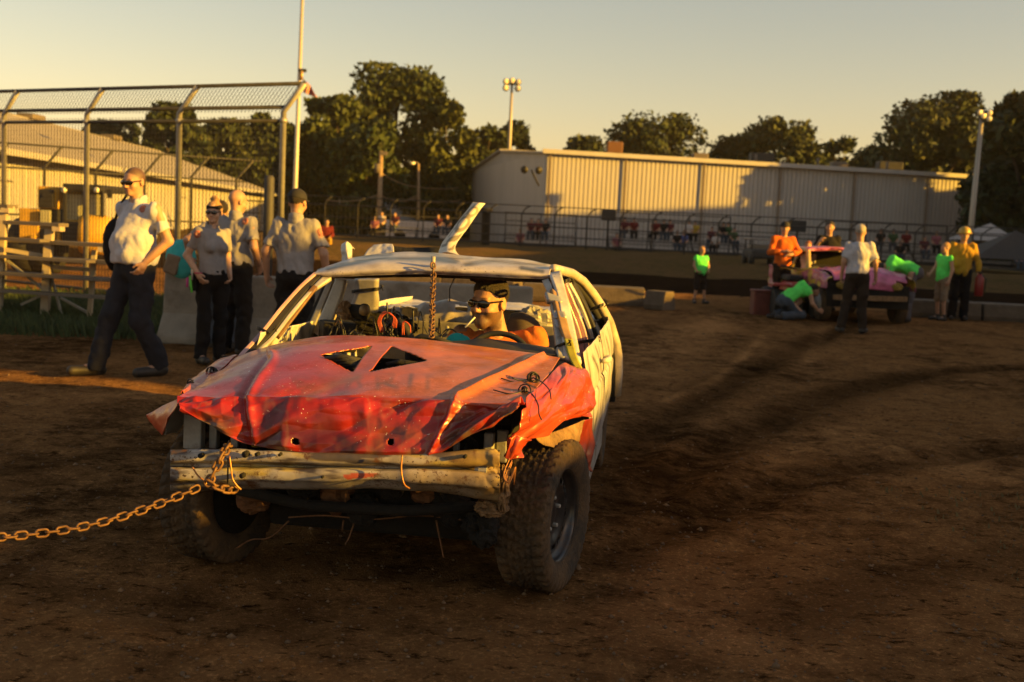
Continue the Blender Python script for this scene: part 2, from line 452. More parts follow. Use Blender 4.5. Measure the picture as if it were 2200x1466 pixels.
def panel(name, C, nu, nv, m, parent, disp=None, mask=None, colf=None, thick=0.003, smooth=True):
    A = cr_interp(C, nu, nv); du = np.gradient(A, axis=1); dv = np.gradient(A, axis=0)
    N = np.cross(du, dv); N /= np.linalg.norm(N, axis=-1, keepdims=True) + 1e-9
    V = A.reshape(-1, 3); N = N.reshape(-1, 3)
    vv, uu = np.meshgrid(np.linspace(0, 1, nv), np.linspace(0, 1, nu), indexing='ij'); uu = uu.ravel(); vv = vv.ravel()
    px = project(V)
    if disp is not None: V = V + N * disp(V, px, uu, vv)[:, None]
    ii = np.arange(nu * nv).reshape(nv, nu)
    F = np.stack([ii[:-1, :-1].ravel(), ii[:-1, 1:].ravel(), ii[1:, 1:].ravel(), ii[1:, :-1].ravel()], 1)
    if mask is not None:
        keep = mask(V, px, uu, vv); F = F[keep[F].all(1)]
    col = colf(V, px, uu, vv) if colf is not None else None
    o = mk(name, V, F, m, parent, smooth, col)
    if thick: solid(o, thick, 0)
    return o
def seg_dist(px, pl):                # distance of pixels to a pixel polyline
    d = np.full(len(px), 1e9)
    for a, b in zip(pl[:-1], pl[1:]):
        a = np.array(a, float); b = np.array(b, float); ba = b - a
        t = np.clip(((px - a) @ ba) / (ba @ ba + 1e-9), 0, 1); d = np.minimum(d, np.linalg.norm(px - a - t[:, None] * ba, axis=1))
    return d
def in_poly(px, poly):
    x, y = px[:, 0], px[:, 1]; r = np.zeros(len(px), bool); n = len(poly); j = n - 1
    for i in range(n):
        xi, yi = poly[i]; xj, yj = poly[j]
        c = ((yi > y) != (yj > y)) & (x < (xj - xi) * (y - yi) / (yj - yi + 1e-12) + xi); r ^= c; j = i
    return r
def lerp3(a, b, t): return a + (b - a) * t
def ridged(V, f, seed): return 1 - np.abs(2 * fbm(V * f, 3, seed) - 1)

def facet(V, u, v, nu, nv, seed):    # bent sheet metal: flat facets meeting in creases
    r = np.random.default_rng(seed); h = r.uniform(-1, 1, (nv + 4, nu + 4))
    U = u * nu + .9 * (fbm(V * 5, 2, seed + 1) - .5) + 1; W_ = v * nv + .9 * (fbm(V * 5, 2, seed + 2) - .5) + 1
    U = np.clip(U, 0, nu + 2.99); W_ = np.clip(W_, 0, nv + 2.99); i = U.astype(int); j = W_.astype(int); f = U - i; g_ = W_ - j
    a, b_, c, d = h[j, i], h[j, i + 1], h[j + 1, i], h[j + 1, i + 1]
    return np.where(f + g_ < 1, a + (b_ - a) * f + (c - a) * g_, d + (c - d) * (1 - f) + (b_ - d) * (1 - g_))

# paint with chips, dust and scratches over colour stored on the panel
def paint_mat(name, rough=.34, coat=.38, chips=(.75, .7, .65), chip_t=.69, dirt=(.09, .055, .03), dirt_t=.60, rust=None):
    m = bpy.data.materials.new(name); m.use_nodes = True
    n = m.node_tree.nodes; l = m.node_tree.links; b = n['Principled BSDF']
    a = n.new('ShaderNodeVertexColor'); a.layer_name = 'Col'; tc = n.new('ShaderNodeTexCoord')
    def nz(s, d=6, r=.65):
        t = n.new('ShaderNodeTexNoise'); t.inputs['Scale'].default_value = s; t.inputs['Detail'].default_value = d; t.inputs['Roughness'].default_value = r
        l.new(tc.outputs['Object'], t.inputs['Vector']); return t.outputs[0]
    def rg(s, x0, x1, y0=0., y1=1.):
        r = n.new('ShaderNodeMapRange'); r.inputs[1].default_value = x0; r.inputs[2].default_value = x1; r.inputs[3].default_value = y0; r.inputs[4].default_value = y1
        l.new(s, r.inputs[0]); return r.outputs[0]
    def mix(f, x, y, mode='MIX'):
        q = n.new('ShaderNodeMix'); q.data_type = 'RGBA'; q.blend_type = mode
        if isinstance(f, float): q.inputs[0].default_value = f
        else: l.new(f, q.inputs[0])
        for k, v in ((6, x), (7, y)):
            if isinstance(v, tuple): q.inputs[k].default_value = (*v, 1)
            else: l.new(v, q.inputs[k])
        return q.outputs[2]
    c = mix(1.0, a.outputs[0], rg(nz(5, 5), .3, .7, .72, 1.2), 'MULTIPLY')
    dm = rg(nz(3.2, 9, .75), dirt_t - .1, dirt_t + .16, 0, .8)
    c = mix(dm, c, dirt)
    mul = n.new('ShaderNodeMath'); mul.operation = 'MULTIPLY'
    l.new(rg(nz(95, 3, .5), chip_t, chip_t + .02), mul.inputs[0]); l.new(rg(nz(5, 3), .46, .54), mul.inputs[1])
    c = mix(mul.outputs[0], c, chips)
    if rust:
        c = mix(rg(nz(9, 9, .78), .545, .62), c, rust)
    l.new(c, b.inputs['Base Color'])
    l.new(rg(dm, 0, .8, rough, .85), b.inputs['Roughness'])
    b.inputs['Coat Weight'].default_value = coat; b.inputs['Coat Roughness'].default_value = .12
    bp = n.new('ShaderNodeBump'); bp.inputs['Strength'].default_value = .25; bp.inputs['Distance'].default_value = .01
    l.new(nz(14, 6, .6), bp.inputs['Height']); l.new(bp.outputs[0], b.inputs['Normal'])
    return m
RED = np.array([.40, .024, .013]); DRED = np.array([.30, .014, .008]); WHT = np.array([.54, .52, .51]); DK = np.array([.035, .04, .03])
M_red = paint_mat('red_paint', .36, .25, dirt=(.085, .035, .018)); M_white = paint_mat('white_paint', .42, .2, (.1, .08, .06), .66, (.16, .10, .05), .60)
M_bump = paint_mat('scraped_steel', .45, .0, (.08, .05, .03), .62, (.10, .06, .03), .56, (.13, .055, .02))
M_blk = mat('black_rubber', (.018, .017, .016), .75, vary=.4, scale=20)
M_wire = mat('black_wire', (.012, .011, .010), .45)
M_dark = mat('engine_dark', (.007, .006, .005), .9, vary=.5, scale=10, bump=.5)
M_grey = mat('bare_grey_steel', (.34, .33, .31), .55, .1, vary=.25, scale=9, second=(.15, .09, .05), thresh=.60, scale2=5, bump=.15)
M_rust = mat('rust', (.16, .07, .028), .85, vary=.5, scale=18, bump=.5)
M_chain = mat('chain_steel', (.15, .075, .03), .6, .2, vary=.5, scale=60)
M_brass = mat('wire_copper', (.45, .20, .07), .45, .5)
M_glass = mat('smoked_lens', (.006, .006, .007), .06, spec=.8)

car = thing('wrecked_car', 'smashed red and white derby car on a tow chain, driver inside', 'car', CO)

# --- hood
r0 = [(505, 769), (560, 750), (640, 731), (735, 722), (860, 726), (985, 739), (1090, 753), (1160, 762), (1203, 769)]
r3 = [(390, 852), (455, 847), (522, 843), (640, 841), (760, 845), (870, 851), (980, 857), (1060, 861), (1131, 858)]
r5 = [(392, 874), (440, 906), (522, 951), (640, 971), (760, 978), (870, 980), (928, 982), (1015, 933), (1112, 878)]
H0 = [CP(*p, .50) for p in r0]; H3 = [CP(*p, -.40) for p in r3]; H5 = [CP(*p, -.53) for p in r5]
eL = [CP(466, 797, .22), CP(431, 828, -.10)]; eR = [CP(1186, 797, .16), CP(1160, 828, -.12)]
Hm = []
for k, t in ((0, .33), (1, .67)):
    row = [lerp3(H0[i], H3[i], t) for i in range(9)]
    for i in range(9):
        cr_ = .028 * math.sin(math.pi * i / 8) * (1 if k == 0 else .9); row[i] = row[i] + Vector((0, 0, cr_))
    row[0] = eL[k]; row[8] = eR[k]; Hm.append(row)
Hn = [lerp3(H3[i], H5[i], .12) - CB * .045 + Vector((0, 0, .004)) for i in range(9)]
H4 = [lerp3(H3[i], H5[i], .55) - CB * .035 for i in range(9)]
starL = [(690, 764), (740, 753), (795, 743), (776, 768), (756, 793), (722, 777)]
starR = [(797, 795), (818, 770), (842, 744), (880, 758), (915, 774), (870, 783)]
creaseR = [(1168, 768), (1070, 815), (984, 857), (955, 915), (924, 980)]
creaseL = [(575, 772), (545, 806), (520, 846), (528, 900), (536, 950)]
graf = [[(650, 835), (700, 812), (752, 802), (700, 820), (640, 826)],
        [(668, 812), (640, 808), (632, 816), (650, 823), (690, 822), (705, 812), (690, 806)],
        [(745, 826), (764, 806), (752, 795)], [(764, 806), (775, 830)],
        [(812, 838), (812, 806), (845, 804), (838, 818), (812, 824)], [(828, 824), (852, 838)],
        [(884, 808), (878, 842)], [(920, 812), (918, 846), (965, 846), (985, 830), (960, 812), (920, 812)]]
def hood_disp(V, px, u, v):
    front = np.clip((v - .56) / .1, 0, 1)
    d = (fbm(V * 3.1, 3, 40) - .5) * .03
    d += np.exp(-((v - .52) / .09) ** 2) * ((fbm(V * 3.7, 2, 45) - .5) * .05 + facet(V, u, v, 14, 9, 46) * .006)
    d += front * (facet(V, u, v, 11, 7, 41) * .026 + facet(V, u, v, 26, 16, 43) * .010 + (fbm(V * 9, 3, 47) - .5) * .02)
    d += front * np.clip((u - .70) / .1, 0, 1) * facet(V, u, v, 34, 18, 44) * .013
    cr_ = seg_dist(px, creaseR); d -= .020 * np.exp(-(cr_ / 6.5) ** 2)
    side = np.where(px[:, 0] < np.interp(px[:, 1], [768, 857, 980], [1168, 984, 924]), 1, 0); d -= side * .006 * np.exp(-(cr_ / 40) ** 2)
    cl = seg_dist(px, creaseL); d += .012 * np.exp(-(cl / 6) ** 2) - .010 * np.exp(-((cl - 12) / 9) ** 2) * (px[:, 0] > np.interp(px[:, 1], [772, 846, 950], [575, 520, 536]))
    return d * np.clip(np.minimum(v, 1 - v) * 30 + .25, 0, 1)
def hood_col(V, px, u, v):
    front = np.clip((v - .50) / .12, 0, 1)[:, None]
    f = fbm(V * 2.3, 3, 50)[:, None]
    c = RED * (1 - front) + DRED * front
    c = c * (1 + .5 * (f - .5)) + np.array([.08, .115, .012]) * np.clip((px[:, 0:1] - 640) / 300, 0, 1) * (1 - front)  # last term adds sunlit orange toward the right of the hood top
    m = np.zeros(len(V))
    for g_ in graf: m = np.maximum(m, np.clip(1.25 - seg_dist(px, g_) / 7.0, 0, 1))
    m *= .65 * np.clip(fbm(V * 9, 3, 51) * 2.0 - .35, 0, 1)
    c = c * (1 - m[:, None]) + np.array([.07, .062, .035]) * m[:, None]
    sp = np.clip(1 - seg_dist(px, [(640, 852), (720, 822), (772, 806)]) / 12, 0, 1) * .6
    c = c * (1 - sp[:, None]) + np.array([.13, .115, .10]) * sp[:, None]
    bl_ = front * np.clip((fbm(V * 4.5 + 3, 4, 54)[:, None] - .49) * 6, 0, 1) * .85; c = c * (1 - bl_) + np.array([.07, .008, .008]) * bl_
    og = front * np.clip((fbm(V * 3.5 + 8, 3, 55)[:, None] - .52) * 6, 0, 1) * .6; c = c * (1 - og) + np.array([.50, .12, .03]) * og  # orange blotches paint in sunlit patches on the front
    sc_ = np.clip((ridged(V * np.array([1, 1, .35]), 9, 56)[:, None] - .93) * 12, 0, 1) * front * .22; c = c * (1 - sc_) + np.array([.30, .24, .18]) * sc_
    e = np.clip((v - .72) / .28, 0, 1) * np.clip(fbm(V * 14, 4, 52) * 4 - 1.9, 0, 1)
    c = c * (1 - e[:, None]) + np.array([.12, .08, .05]) * e[:, None]
    return c
def hood_mask(V, px, u, v):
    k = ~(in_poly(px, starL) | in_poly(px, starR))
    bite = in_poly(px, [(1098, 905), (1122, 872), (1140, 862), (1140, 900)])
    hole = (np.linalg.norm((px - np.array([637, 949])) / [6, 6], axis=1) < 1) | (np.linalg.norm((px - np.array([840, 950])) / [6, 7], axis=1) < 1)
    return k & ~bite & ~hole
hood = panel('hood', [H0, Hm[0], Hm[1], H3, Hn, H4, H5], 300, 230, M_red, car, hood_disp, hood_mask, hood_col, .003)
tag(hood, 'red spray-painted hood with two triangular cut-outs and crumpled front')

# --- fenders
def fen_col(V, px, u, v):
    f = fbm(V * 3, 3, 60)[:, None]
    return (RED * .6 + DRED * .4) * (1 + .6 * (f - .5)) + np.array([.08, .07, .02]) * f
def fen_disp(V, px, u, v):
    return facet(V, u, v, 5, 5, 61) * .022 + facet(V, u, v, 12, 11, 62) * .007
# driver-side fender: top line, shoulder, side crease, wheel-arch lip (columns run front to back)
FR = [[CP(1134, 857, -.41), CP(1161, 828, -.15), CP(1188, 798, .12), CP(1205, 783, .36), CP(1226, 793, .58)],
      [CP(1116, 878, -.46), CP(1170, 852, -.22), CP(1215, 808, .08), CP(1240, 794, .34), CP(1256, 800, .60)],
      [CP(1106, 912, -.47), CP(1172, 888, -.26), CP(1222, 850, .04), CP(1256, 832, .32), CP(1270, 836, .62)],
      [CP(1100, 945, -.47), CP(1168, 912, -.28), CP(1226, 884, .02), CP(1262, 872, .32), CP(1275, 874, .64)],
      [CP(1092, 986, -.46), CP(1146, 948, -.30), CP(1210, 912, .00), CP(1252, 897, .26), CP(1272, 897, .60)]]
fr = panel('fender', FR, 110, 110, M_red, car, fen_disp, None, fen_col, .003)
tag(fr, 'crumpled orange-red fender over the near front wheel')
# torn tab hanging off the front of that fender
TB = [[CP(1101, 930, -.47), CP(1118, 938, -.46), CP(1142, 945, -.40)], [CP(1093, 958, -.48), CP(1110, 962, -.47), CP(1128, 962, -.40)], [CP(1085, 984, -.47), CP(1102, 990, -.46), CP(1120, 982, -.41)]]
panel('torn_tab', TB, 30, 30, M_red, car, lambda V, px, u, v: facet(V, u, v, 4, 4, 63) * .012, None, fen_col, .003)
# rear leg of that fender behind the wheel
FB = [[CP(1253, 902, .30), CP(1274, 898, .62)], [CP(1248, 950, .32), CP(1274, 945, .62)], [CP(1258, 985, .36), CP(1272, 990, .62)], [CP(1262, 1010, .40), CP(1270, 1015, .62)]]
panel('fender_leg', FB, 20, 40, M_red, car, lambda V, px, u, v: facet(V, u, v, 3, 5, 64) * .012, None, fen_col, .003)
# passenger-side fender with the flared corner
FLp = [[CP(510, 763, .55), CP(470, 796, .22), CP(432, 826, -.10), CP(396, 850, -.36)],
       [CP(495, 766, .58), CP(452, 790, .25), CP(415, 818, -.08), CP(392, 842, -.36)],
       [CP(470, 776, .62), CP(430, 803, .28), CP(400, 824, -.05), CP(388, 852, -.36)],
       [CP(450, 830, .62), CP(412, 840, .28), CP(392, 850, .0), CP(380, 860, -.36)],
       [CP(440, 900, .62), CP(410, 880, .28), CP(388, 870, .0), CP(372, 868, -.36)]]
panel('fender', FLp, 60, 60, M_red, car, lambda V, px, u, v: (fbm(V * 6, 3, 66) - .5) * .03, None, fen_col, .003)
FLc = [[CP(388, 855, -.37), CP(362, 868, -.30), CP(338, 880, -.26), CP(315, 892, -.22)],
       [CP(384, 865, -.40), CP(362, 884, -.36), CP(340, 898, -.30), CP(322, 906, -.24)],
       [CP(372, 882, -.42), CP(360, 902, -.38), CP(346, 916, -.33), CP(334, 920, -.28)],
       [CP(360, 898, -.43), CP(355, 915, -.40), CP(351, 928, -.36), CP(349, 936, -.33)]]
panel('flared_corner', FLc, 30, 30, M_red, car, lambda V, px, u, v: (fbm(V * 14, 3, 67) - .5) * .012, None, fen_col, .003)
IN = [[CP(392, 862, -.30), CP(376, 880, -.32), CP(362, 902, -.33), CP(353, 934, -.33)],
      [CP(402, 880, -.24), CP(392, 884, -.24), CP(380, 905, -.24), CP(368, 930, -.24)],
      [CP(402, 896, -.18), CP(398, 902, -.18), CP(392, 915, -.18), CP(380, 930, -.18)]]
gcol = lambda V, px, u, v: np.tile([.36, .36, .36], (len(V), 1)) * (1 + .7 * (fbm(V * 5, 3, 68)[:, None] - .5))
panel('inner_fender', IN, 24, 24, M_white, car, lambda V, px, u, v: (fbm(V * 12, 3, 69) - .5) * .02, None, gcol, .003)

# --- radiator support uprights and brackets seen between hood and bumper
for x0, y0, x1, y1, s_, dep in ((398, 884, 438, 962, -.30, .05), (452, 905, 470, 962, -.26, .04), (498, 930, 516, 960, -.28, .04)):
    A = CP(x0, y1, s_); Bq = CP(x1, y0, s_); c = (A + Bq) / 2
    bevel(MB().box(c, (abs((Bq - A).dot(CR)), dep, Bq.z - A.z), Matrix.Rotation(-CYAW, 3, 'Z')).build('support_upright', M_grey, car), .006)
for x0, y0, x1, y1, s_, dep in ((1040, 930, 1062, 972, -.30, .05), (1056, 925, 1092, 992, -.22, .03), (974, 945, 988, 970, -.30, .03)):
    A = CP(x0, y1, s_); Bq = CP(x1, y0, s_); c = (A + Bq) / 2
    bb = MB().box(c, (abs((Bq - A).dot(CR)), dep, Bq.z - A.z), Matrix.Rotation(-CYAW, 3, 'Z'))
    bevel(bb.build('support_upright', M_grey, car), .006)
MB().tube([CP(990, 948, -.30), CP(1005, 940, -.32), CP(1022, 952, -.33), CP(1024, 966, -.33), CP(1016, 972, -.32)], .009, 8).build('hose', M_dark, car, True)
MB().tube([CP(998, 945, -.28), CP(1002, 958, -.30), CP(996, 972, -.32)], .005, 6).build('hose', M_blk, car, True)

# --- bumper beam (two ridges with a groove), dented
bx_ = [366, 420, 520, 640, 760, 870, 960, 1030, 1073]
top = [967, 966, 967, 972, 975, 976, 973, 969, 967]
prof = [(0.00, -.46), (0.00, -.53), (.06, -.555), (.25, -.56), (.31, -.545), (.34, -.505), (.43, -.505), (.46, -.545), (.52, -.565), (.74, -.565), (.82, -.545), (1.0, -.50), (1.0, -.44)]
rows = []
bot = [1052, 1053, 1052, 1050, 1048, 1050, 1058, 1070, 1078]
for q, s_ in prof:
    rows.append([CP(bx_[i], top[i] + (bot[i] - top[i]) * q, s_ + .02 * abs(i - 4) / 4) for i in range(9)])
def bump_col(V, px, u, v):
    f = fbm(V * np.array([3, 3, 14]), 4, 70)[:, None]; g2 = fbm(V * np.array([5, 5, 30]) + 5, 4, 71)[:, None]
    c = np.tile([.44, .41, .38], (len(V), 1)) * (1 + .4 * (f - .5))
    y = np.clip((g2 - .56) * 9, 0, 1) * .8; c = c * (1 - y) + np.array([.55, .42, .07]) * y
    k = np.clip((fbm(V * np.array([6, 6, 40]) + 9, 4, 72)[:, None] - .52) * 9, 0, 1); c = c * (1 - k) + np.array([.06, .055, .07]) * k
    m = (in_poly(px, [(735, 1022), (760, 1016), (812, 1018), (800, 1027), (745, 1030)])[:, None]) * .9; c = c * (1 - m) + np.array([.45, .05, .03]) * m
    m2 = np.exp(-((px[:, 0:1] - 668) / 10) ** 2) * (np.sin(px[:, 1:2]) * .2 + .5); c = c * (1 - m2 * .4); r_ = np.clip((px[:, 0:1] - 620) / 300, 0, 1) * np.clip(fbm(V * 7, 4, 75)[:, None] * 2.4 - .6, 0, 1) * .8; return c * (1 - r_) + np.array([.34, .22, .07]) * r_
def bump_disp(V, px, u, v):
    d = (fbm(V * 6, 3, 73) - .5) * .02
    d += np.clip((u - .86) / .14, 0, 1) * (ridged(V, 14, 74) - .6) * .05
    return d
bo = panel('bumper_beam', rows, 260, 70, M_bump, car, bump_disp, None, bump_col, .004)
tag(bo, 'scraped white and yellow steel bumper beam')
for (x, y, r, s_) in ((430, 980, .010, -.575), (526, 977, .013, -.58), (551, 977, .008, -.58), (519, 1023, .010, -.585), (692, 1026, .005, -.585), (998, 982, .007, -.575), (600, 978, .006, -.58)):
    p = CP(x, y, s_); MB().lathe([(r, 0), (r, .022)], p, CB, 12).build('bolt_hole', M_dark, bo, True)
pb = CP(1046, 1011, -.52); MB().lathe([(.016, 0), (.016, .03), (.009, .045)], pb, -CR, 8).build('bolt', M_bump if False else M_grey, bo, False)
# crushed end bracket on the driver side and rags of metal
def crumple(name, c, r, m, parent, seed, n=26, amp=.6):
    V = []; F = []
    for i in range(n):
        for j in range(n):
            a = 2 * math.pi * j / n; t = math.pi * i / (n - 1); V.append((math.sin(t) * math.cos(a), math.sin(t) * math.sin(a), math.cos(t)))
    V = np.array(V); d = 1 + amp * (ridged(V * 1.0 + seed * 7.1, 2.2, seed) - .65) * 1.6
    V = V + .25 * (ridged(V + seed, 5.0, seed + 3)[:, None] - .6) * V; V = V * d[:, None] * np.array(r) + np.array(c)
    for i in range(n - 1):
        for j in range(n): F.append((i * n + j, (i + 1) * n + j, (i + 1) * n + (j + 1) % n, i * n + (j + 1) % n))
    return mk(name, V, F, m, parent, False)
crumple('end_bracket', CP(1082, 1050, -.45), (.022, .04, .07), M_bump if False else mat('muddy_steel', (.22, .13, .06), .7, .2, vary=.6, scale=25, bump=.6), car, 3)
crumple('end_bracket', CP(1056, 1090, -.42), (.05, .05, .030), MATS['muddy_steel'], car, 5)
crumple('end_bracket', CP(1038, 1135, -.34), (.05, .06, .06), M_dark, car, 6)
# wire loops at the bumper end
for k in range(4):
    q = [CP(1095 + 6 * math.sin(k), 985 + 4 * k, -.50), CP(1082 + 3 * k, 1020 + 5 * k, -.53), CP(1092 + 2 * k, 1040 - 3 * k, -.53), CP(1102 + 2 * k, 1015 - 4 * k, -.52), CP(1104, 1032 + 3 * k, -.51)]
    MB().tube(sm(q), .0022, 5).build('tie_wire', M_brass, car, True)
for q in ([(493, 980, -.60), (497, 1010, -.605), (500, 1030, -.605), (510, 1045, -.60), (518, 1052, -.59)], [(490, 985, -.60), (489, 1040, -.60)],
          [(864, 978, -.595), (862, 1010, -.60), (868, 1040, -.60), (880, 1050, -.58)], [(413, 1003, -.60), (425, 1022, -.605), (440, 1034, -.605), (446, 1048, -.60)]):
    MB().tube(sm([CP(*p) for p in q]), .0036, 6).build('tie_wire', M_brass if q[0][0] != 490 else M_wire, car, True)

# --- front underside: crossmember, radiator fins, hanging bits, engine
ub = MB()
for x, s_, z, dx, ds, dz in ((0, -.22, .52, 1.05, .05, .36), (0, .0, .27, .9, .25, .14), (.10, .05, .62, .60, .50, .42), (-.42, .0, .62, .24, .4, .30), (.45, .1, .60, .2, .35, .26), (0, .35, .60, 1.2, .06, .55)):
    ub.box(CL(x, s_, z), (dx, ds, dz), Matrix.Rotation(-CYAW, 3, 'Z'))
eng = bevel(ub.build('engine_bay_mass', M_dark, car), .02)
MB().box(CL(0, .08, .74), (1.15, .75, .03), Matrix.Rotation(-CYAW, 3, 'Z')).build('underhood_dark_sheet', M_dark, car)  # dark sheet added as the shade seen through the hood cut-outs
for k in range(5):
    MB().tube([CP(700 + 10 * k, 772 + 5 * k, .0), CP(735 + 8 * k, 766 + 6 * k, -.02), CP(775 + 3 * k, 775 + 4 * k, .02)], .012, 7).build('hose', M_blk, car, True)
MB().tube([CP(830, 785, .05), CP(860, 778, .05), CP(905, 785, .05)], .012, 8).build('hose', M_dark, car, True)
for k, q in enumerate(([(742, 1052, -.36), (742, 1095, -.36)], [(937, 1118, -.30), (946, 1165, -.31), (953, 1198, -.31)], [(738, 1118, -.30), (735, 1140, -.30)], [(765, 1110, -.3), (752, 1150, -.3), (742, 1170, -.3)],
                       [(620, 1112, -.3), (700, 1108, -.32), (800, 1116, -.3), (900, 1108, -.3), (1000, 1118, -.32)], [(505, 1180, -.2), (540, 1160, -.25), (580, 1155, -.25), (620, 1120, -.28)])):
    MB().tube(sm([CP(*p) for p in q]), .0035, 6).build('hanging_rod', M_rust, car, True)
for k in range(9):
    crumple('underbody_scrap', CL(-.48 + .12 * k, -.24 - .04 * (k % 3), .34 + .05 * ((k * 7) % 4)), (.06, .05, .05 + .02 * (k % 2)), M_dark if k % 3 else M_rust, car, 60 + k, 16)
MB().tube([CL(-.55, -.34, .40), CL(-.2, -.36, .36), CL(.2, -.36, .37), CL(.52, -.33, .41)], .022, 10).build('crossmember', M_dark, car, True)
fl = MB().box(CL(0, 1.65, .31), (1.5, 3.0, .07), Matrix.Rotation(-CYAW, 3, 'Z')); fl.build('floor_pan', M_dark, car)
for sg in (-1, 1):
    MB().box(CL(sg * .50, .10, .58), (.03, .80, .30), Matrix.Rotation(-CYAW, 3, 'Z')).build('inner_wheel_well', M_dark, car)
# muddy liner panel showing above the near wheel
LN = [[CP(1150, 938, -.26), CP(1190, 928, -.05), CP(1225, 915, .10), CP(1256, 902, .24)], [CP(1160, 950, -.22), CP(1206, 945, -.02), CP(1236, 940, .10), CP(1250, 930, .22)], [CP(1172, 955, -.18), CP(1210, 970, .0), CP(1232, 965, .08), CP(1240, 950, .18)]]
panel('wheel_arch_liner', LN, 30, 24, mat('mud', (.22, .13, .055), .9, vary=.6, scale=12, bump=.6), car, lambda V, px, u, v: (fbm(V * 14, 3, 80) - .5) * .03, None, None, .004)

# --- wheels
def wheel(c, yaw, R=.315, w=.20, near=True, seed=0):
    Mx = Matrix.Translation(c) @ Matrix.Rotation(yaw, 4, 'Z')      # local x = outward axis
    e = bpy.data.objects.new('wheel', None); _link(e, car, Mx)
    ns = 240
    pr = [(.19, .40), (.205, .47), (.23, .53), (.26, .56), (.285, .545), (.302, .50)] 
    T = np.linspace(-.47, .47, 19)
    prof = [(R * r / .315, h * w) for r, h in pr] + [(R, -t * w) for t in T] + [(R * r / .315, -h * w) for r, h in reversed(pr)]
    V = []; nrow = len(prof)
    for k in range(ns):
        a = 2 * math.pi * k / ns
        for i, (r, h) in enumerate(prof):
            rr = r
            if 6 <= i < nrow - 6:
                t = T[i - 6]; blk = (k / ns * 40 + abs(t) * 1.6 + (.5 if t > 0 else 0)) % 1.0
                groove = (abs(t) < .05) or (.22 < abs(t) < .29) or blk > .74
                zig = math.sin(k / ns * 40 * math.pi) * .03
                groove = groove or abs(abs(t + zig) - .13) < .028
                rr = r - (.013 if groove else 0) + .002 * math.sin(k * 1.7 + i)
            elif i in (4, 5, nrow - 5, nrow - 6): rr = r + (.006 if (k % 6) < 4 else -.005)
            V.append((h, rr * math.cos(a), rr * math.sin(a)))
    V = np.array(V); ii = np.arange(ns * nrow).reshape(ns, nrow); jj = np.roll(ii, -1, 0)
    F = np.stack([ii[:, :-1].ravel(), ii[:, 1:].ravel(), jj[:, 1:].ravel(), jj[:, :-1].ravel()], 1)
    Vw = np.array([list(Mx @ Vector(v)) for v in V])
    mt = mat('tyre_rubber', (.026, .022, .018), .85, vary=.5, scale=14, second=(.13, .078, .036), thresh=.50, soft=.14, scale2=5, bump=.5, bscale=60)
    mk('tyre', Vw, F, mt, e, False)
    # pressed steel rim: polar grid with round vent holes
    nr_, na = 22, 96; V = []; rad = np.linspace(.0, .198, nr_) * R / .315
    def dish(r): return np.interp(r * .315 / R, [0, .045, .055, .095, .13, .165, .178, .19, .198], [.035, .035, .02, .026, .045, .038, .02, .07, .085])
    for r in rad:
        for k in range(na):
            a = 2 * math.pi * k / na; V.append((dish(r) * w / .2, r * math.cos(a), r * math.sin(a)))
    F = []
    for i in range(nr_ - 1):
        for k in range(na):
            rm = (rad[i] + rad[i + 1]) / 2 * .315 / R; am = (k + .5) / na * 14 % 1.0 - .5
            if ((rm - .142) / .014) ** 2 + (am / .26) ** 2 < 1: continue
            F.append((i * na + k, i * na + (k + 1) % na, (i + 1) * na + (k + 1) % na, (i + 1) * na + k))
    rim = mk('rim', [list(Mx @ Vector(v)) for v in V], F, mat('black_steel_rim', (.045, .043, .045), .28, .4, vary=.4, scale=20, second=(.10, .06, .03), thresh=.63, scale2=9), e, True)
    solid(rim, .004)
    MB().lathe([(.19, -.09), (.19, .02)], Mx @ Vector((0, 0, 0)), Mx.to_3x3() @ Vector((1, 0, 0)), 32).build('brake_drum', M_dark, e, True)
    for k in range(5):
        a = 2 * math.pi * k / 5 + .3
        MB().lathe([(.010, 0), (.010, .018), (.006, .022)], Mx @ Vector((.026, .068 * math.cos(a), .068 * math.sin(a))), Mx.to_3x3() @ Vector((1, 0, 0)), 6).build('lug_nut', M_grey, rim)
    return e
STEER = R_(-13)
wheel(CL(.70, 0, .315), -CYAW + STEER)
wheel(CL(-.70, 0, .315), math.pi - CYAW + STEER)
wheel(CL(.71, 2.5, .30), -CYAW, .30, .18); wheel(CL(-.71, 2.5, .30), math.pi - CYAW, .30, .18)

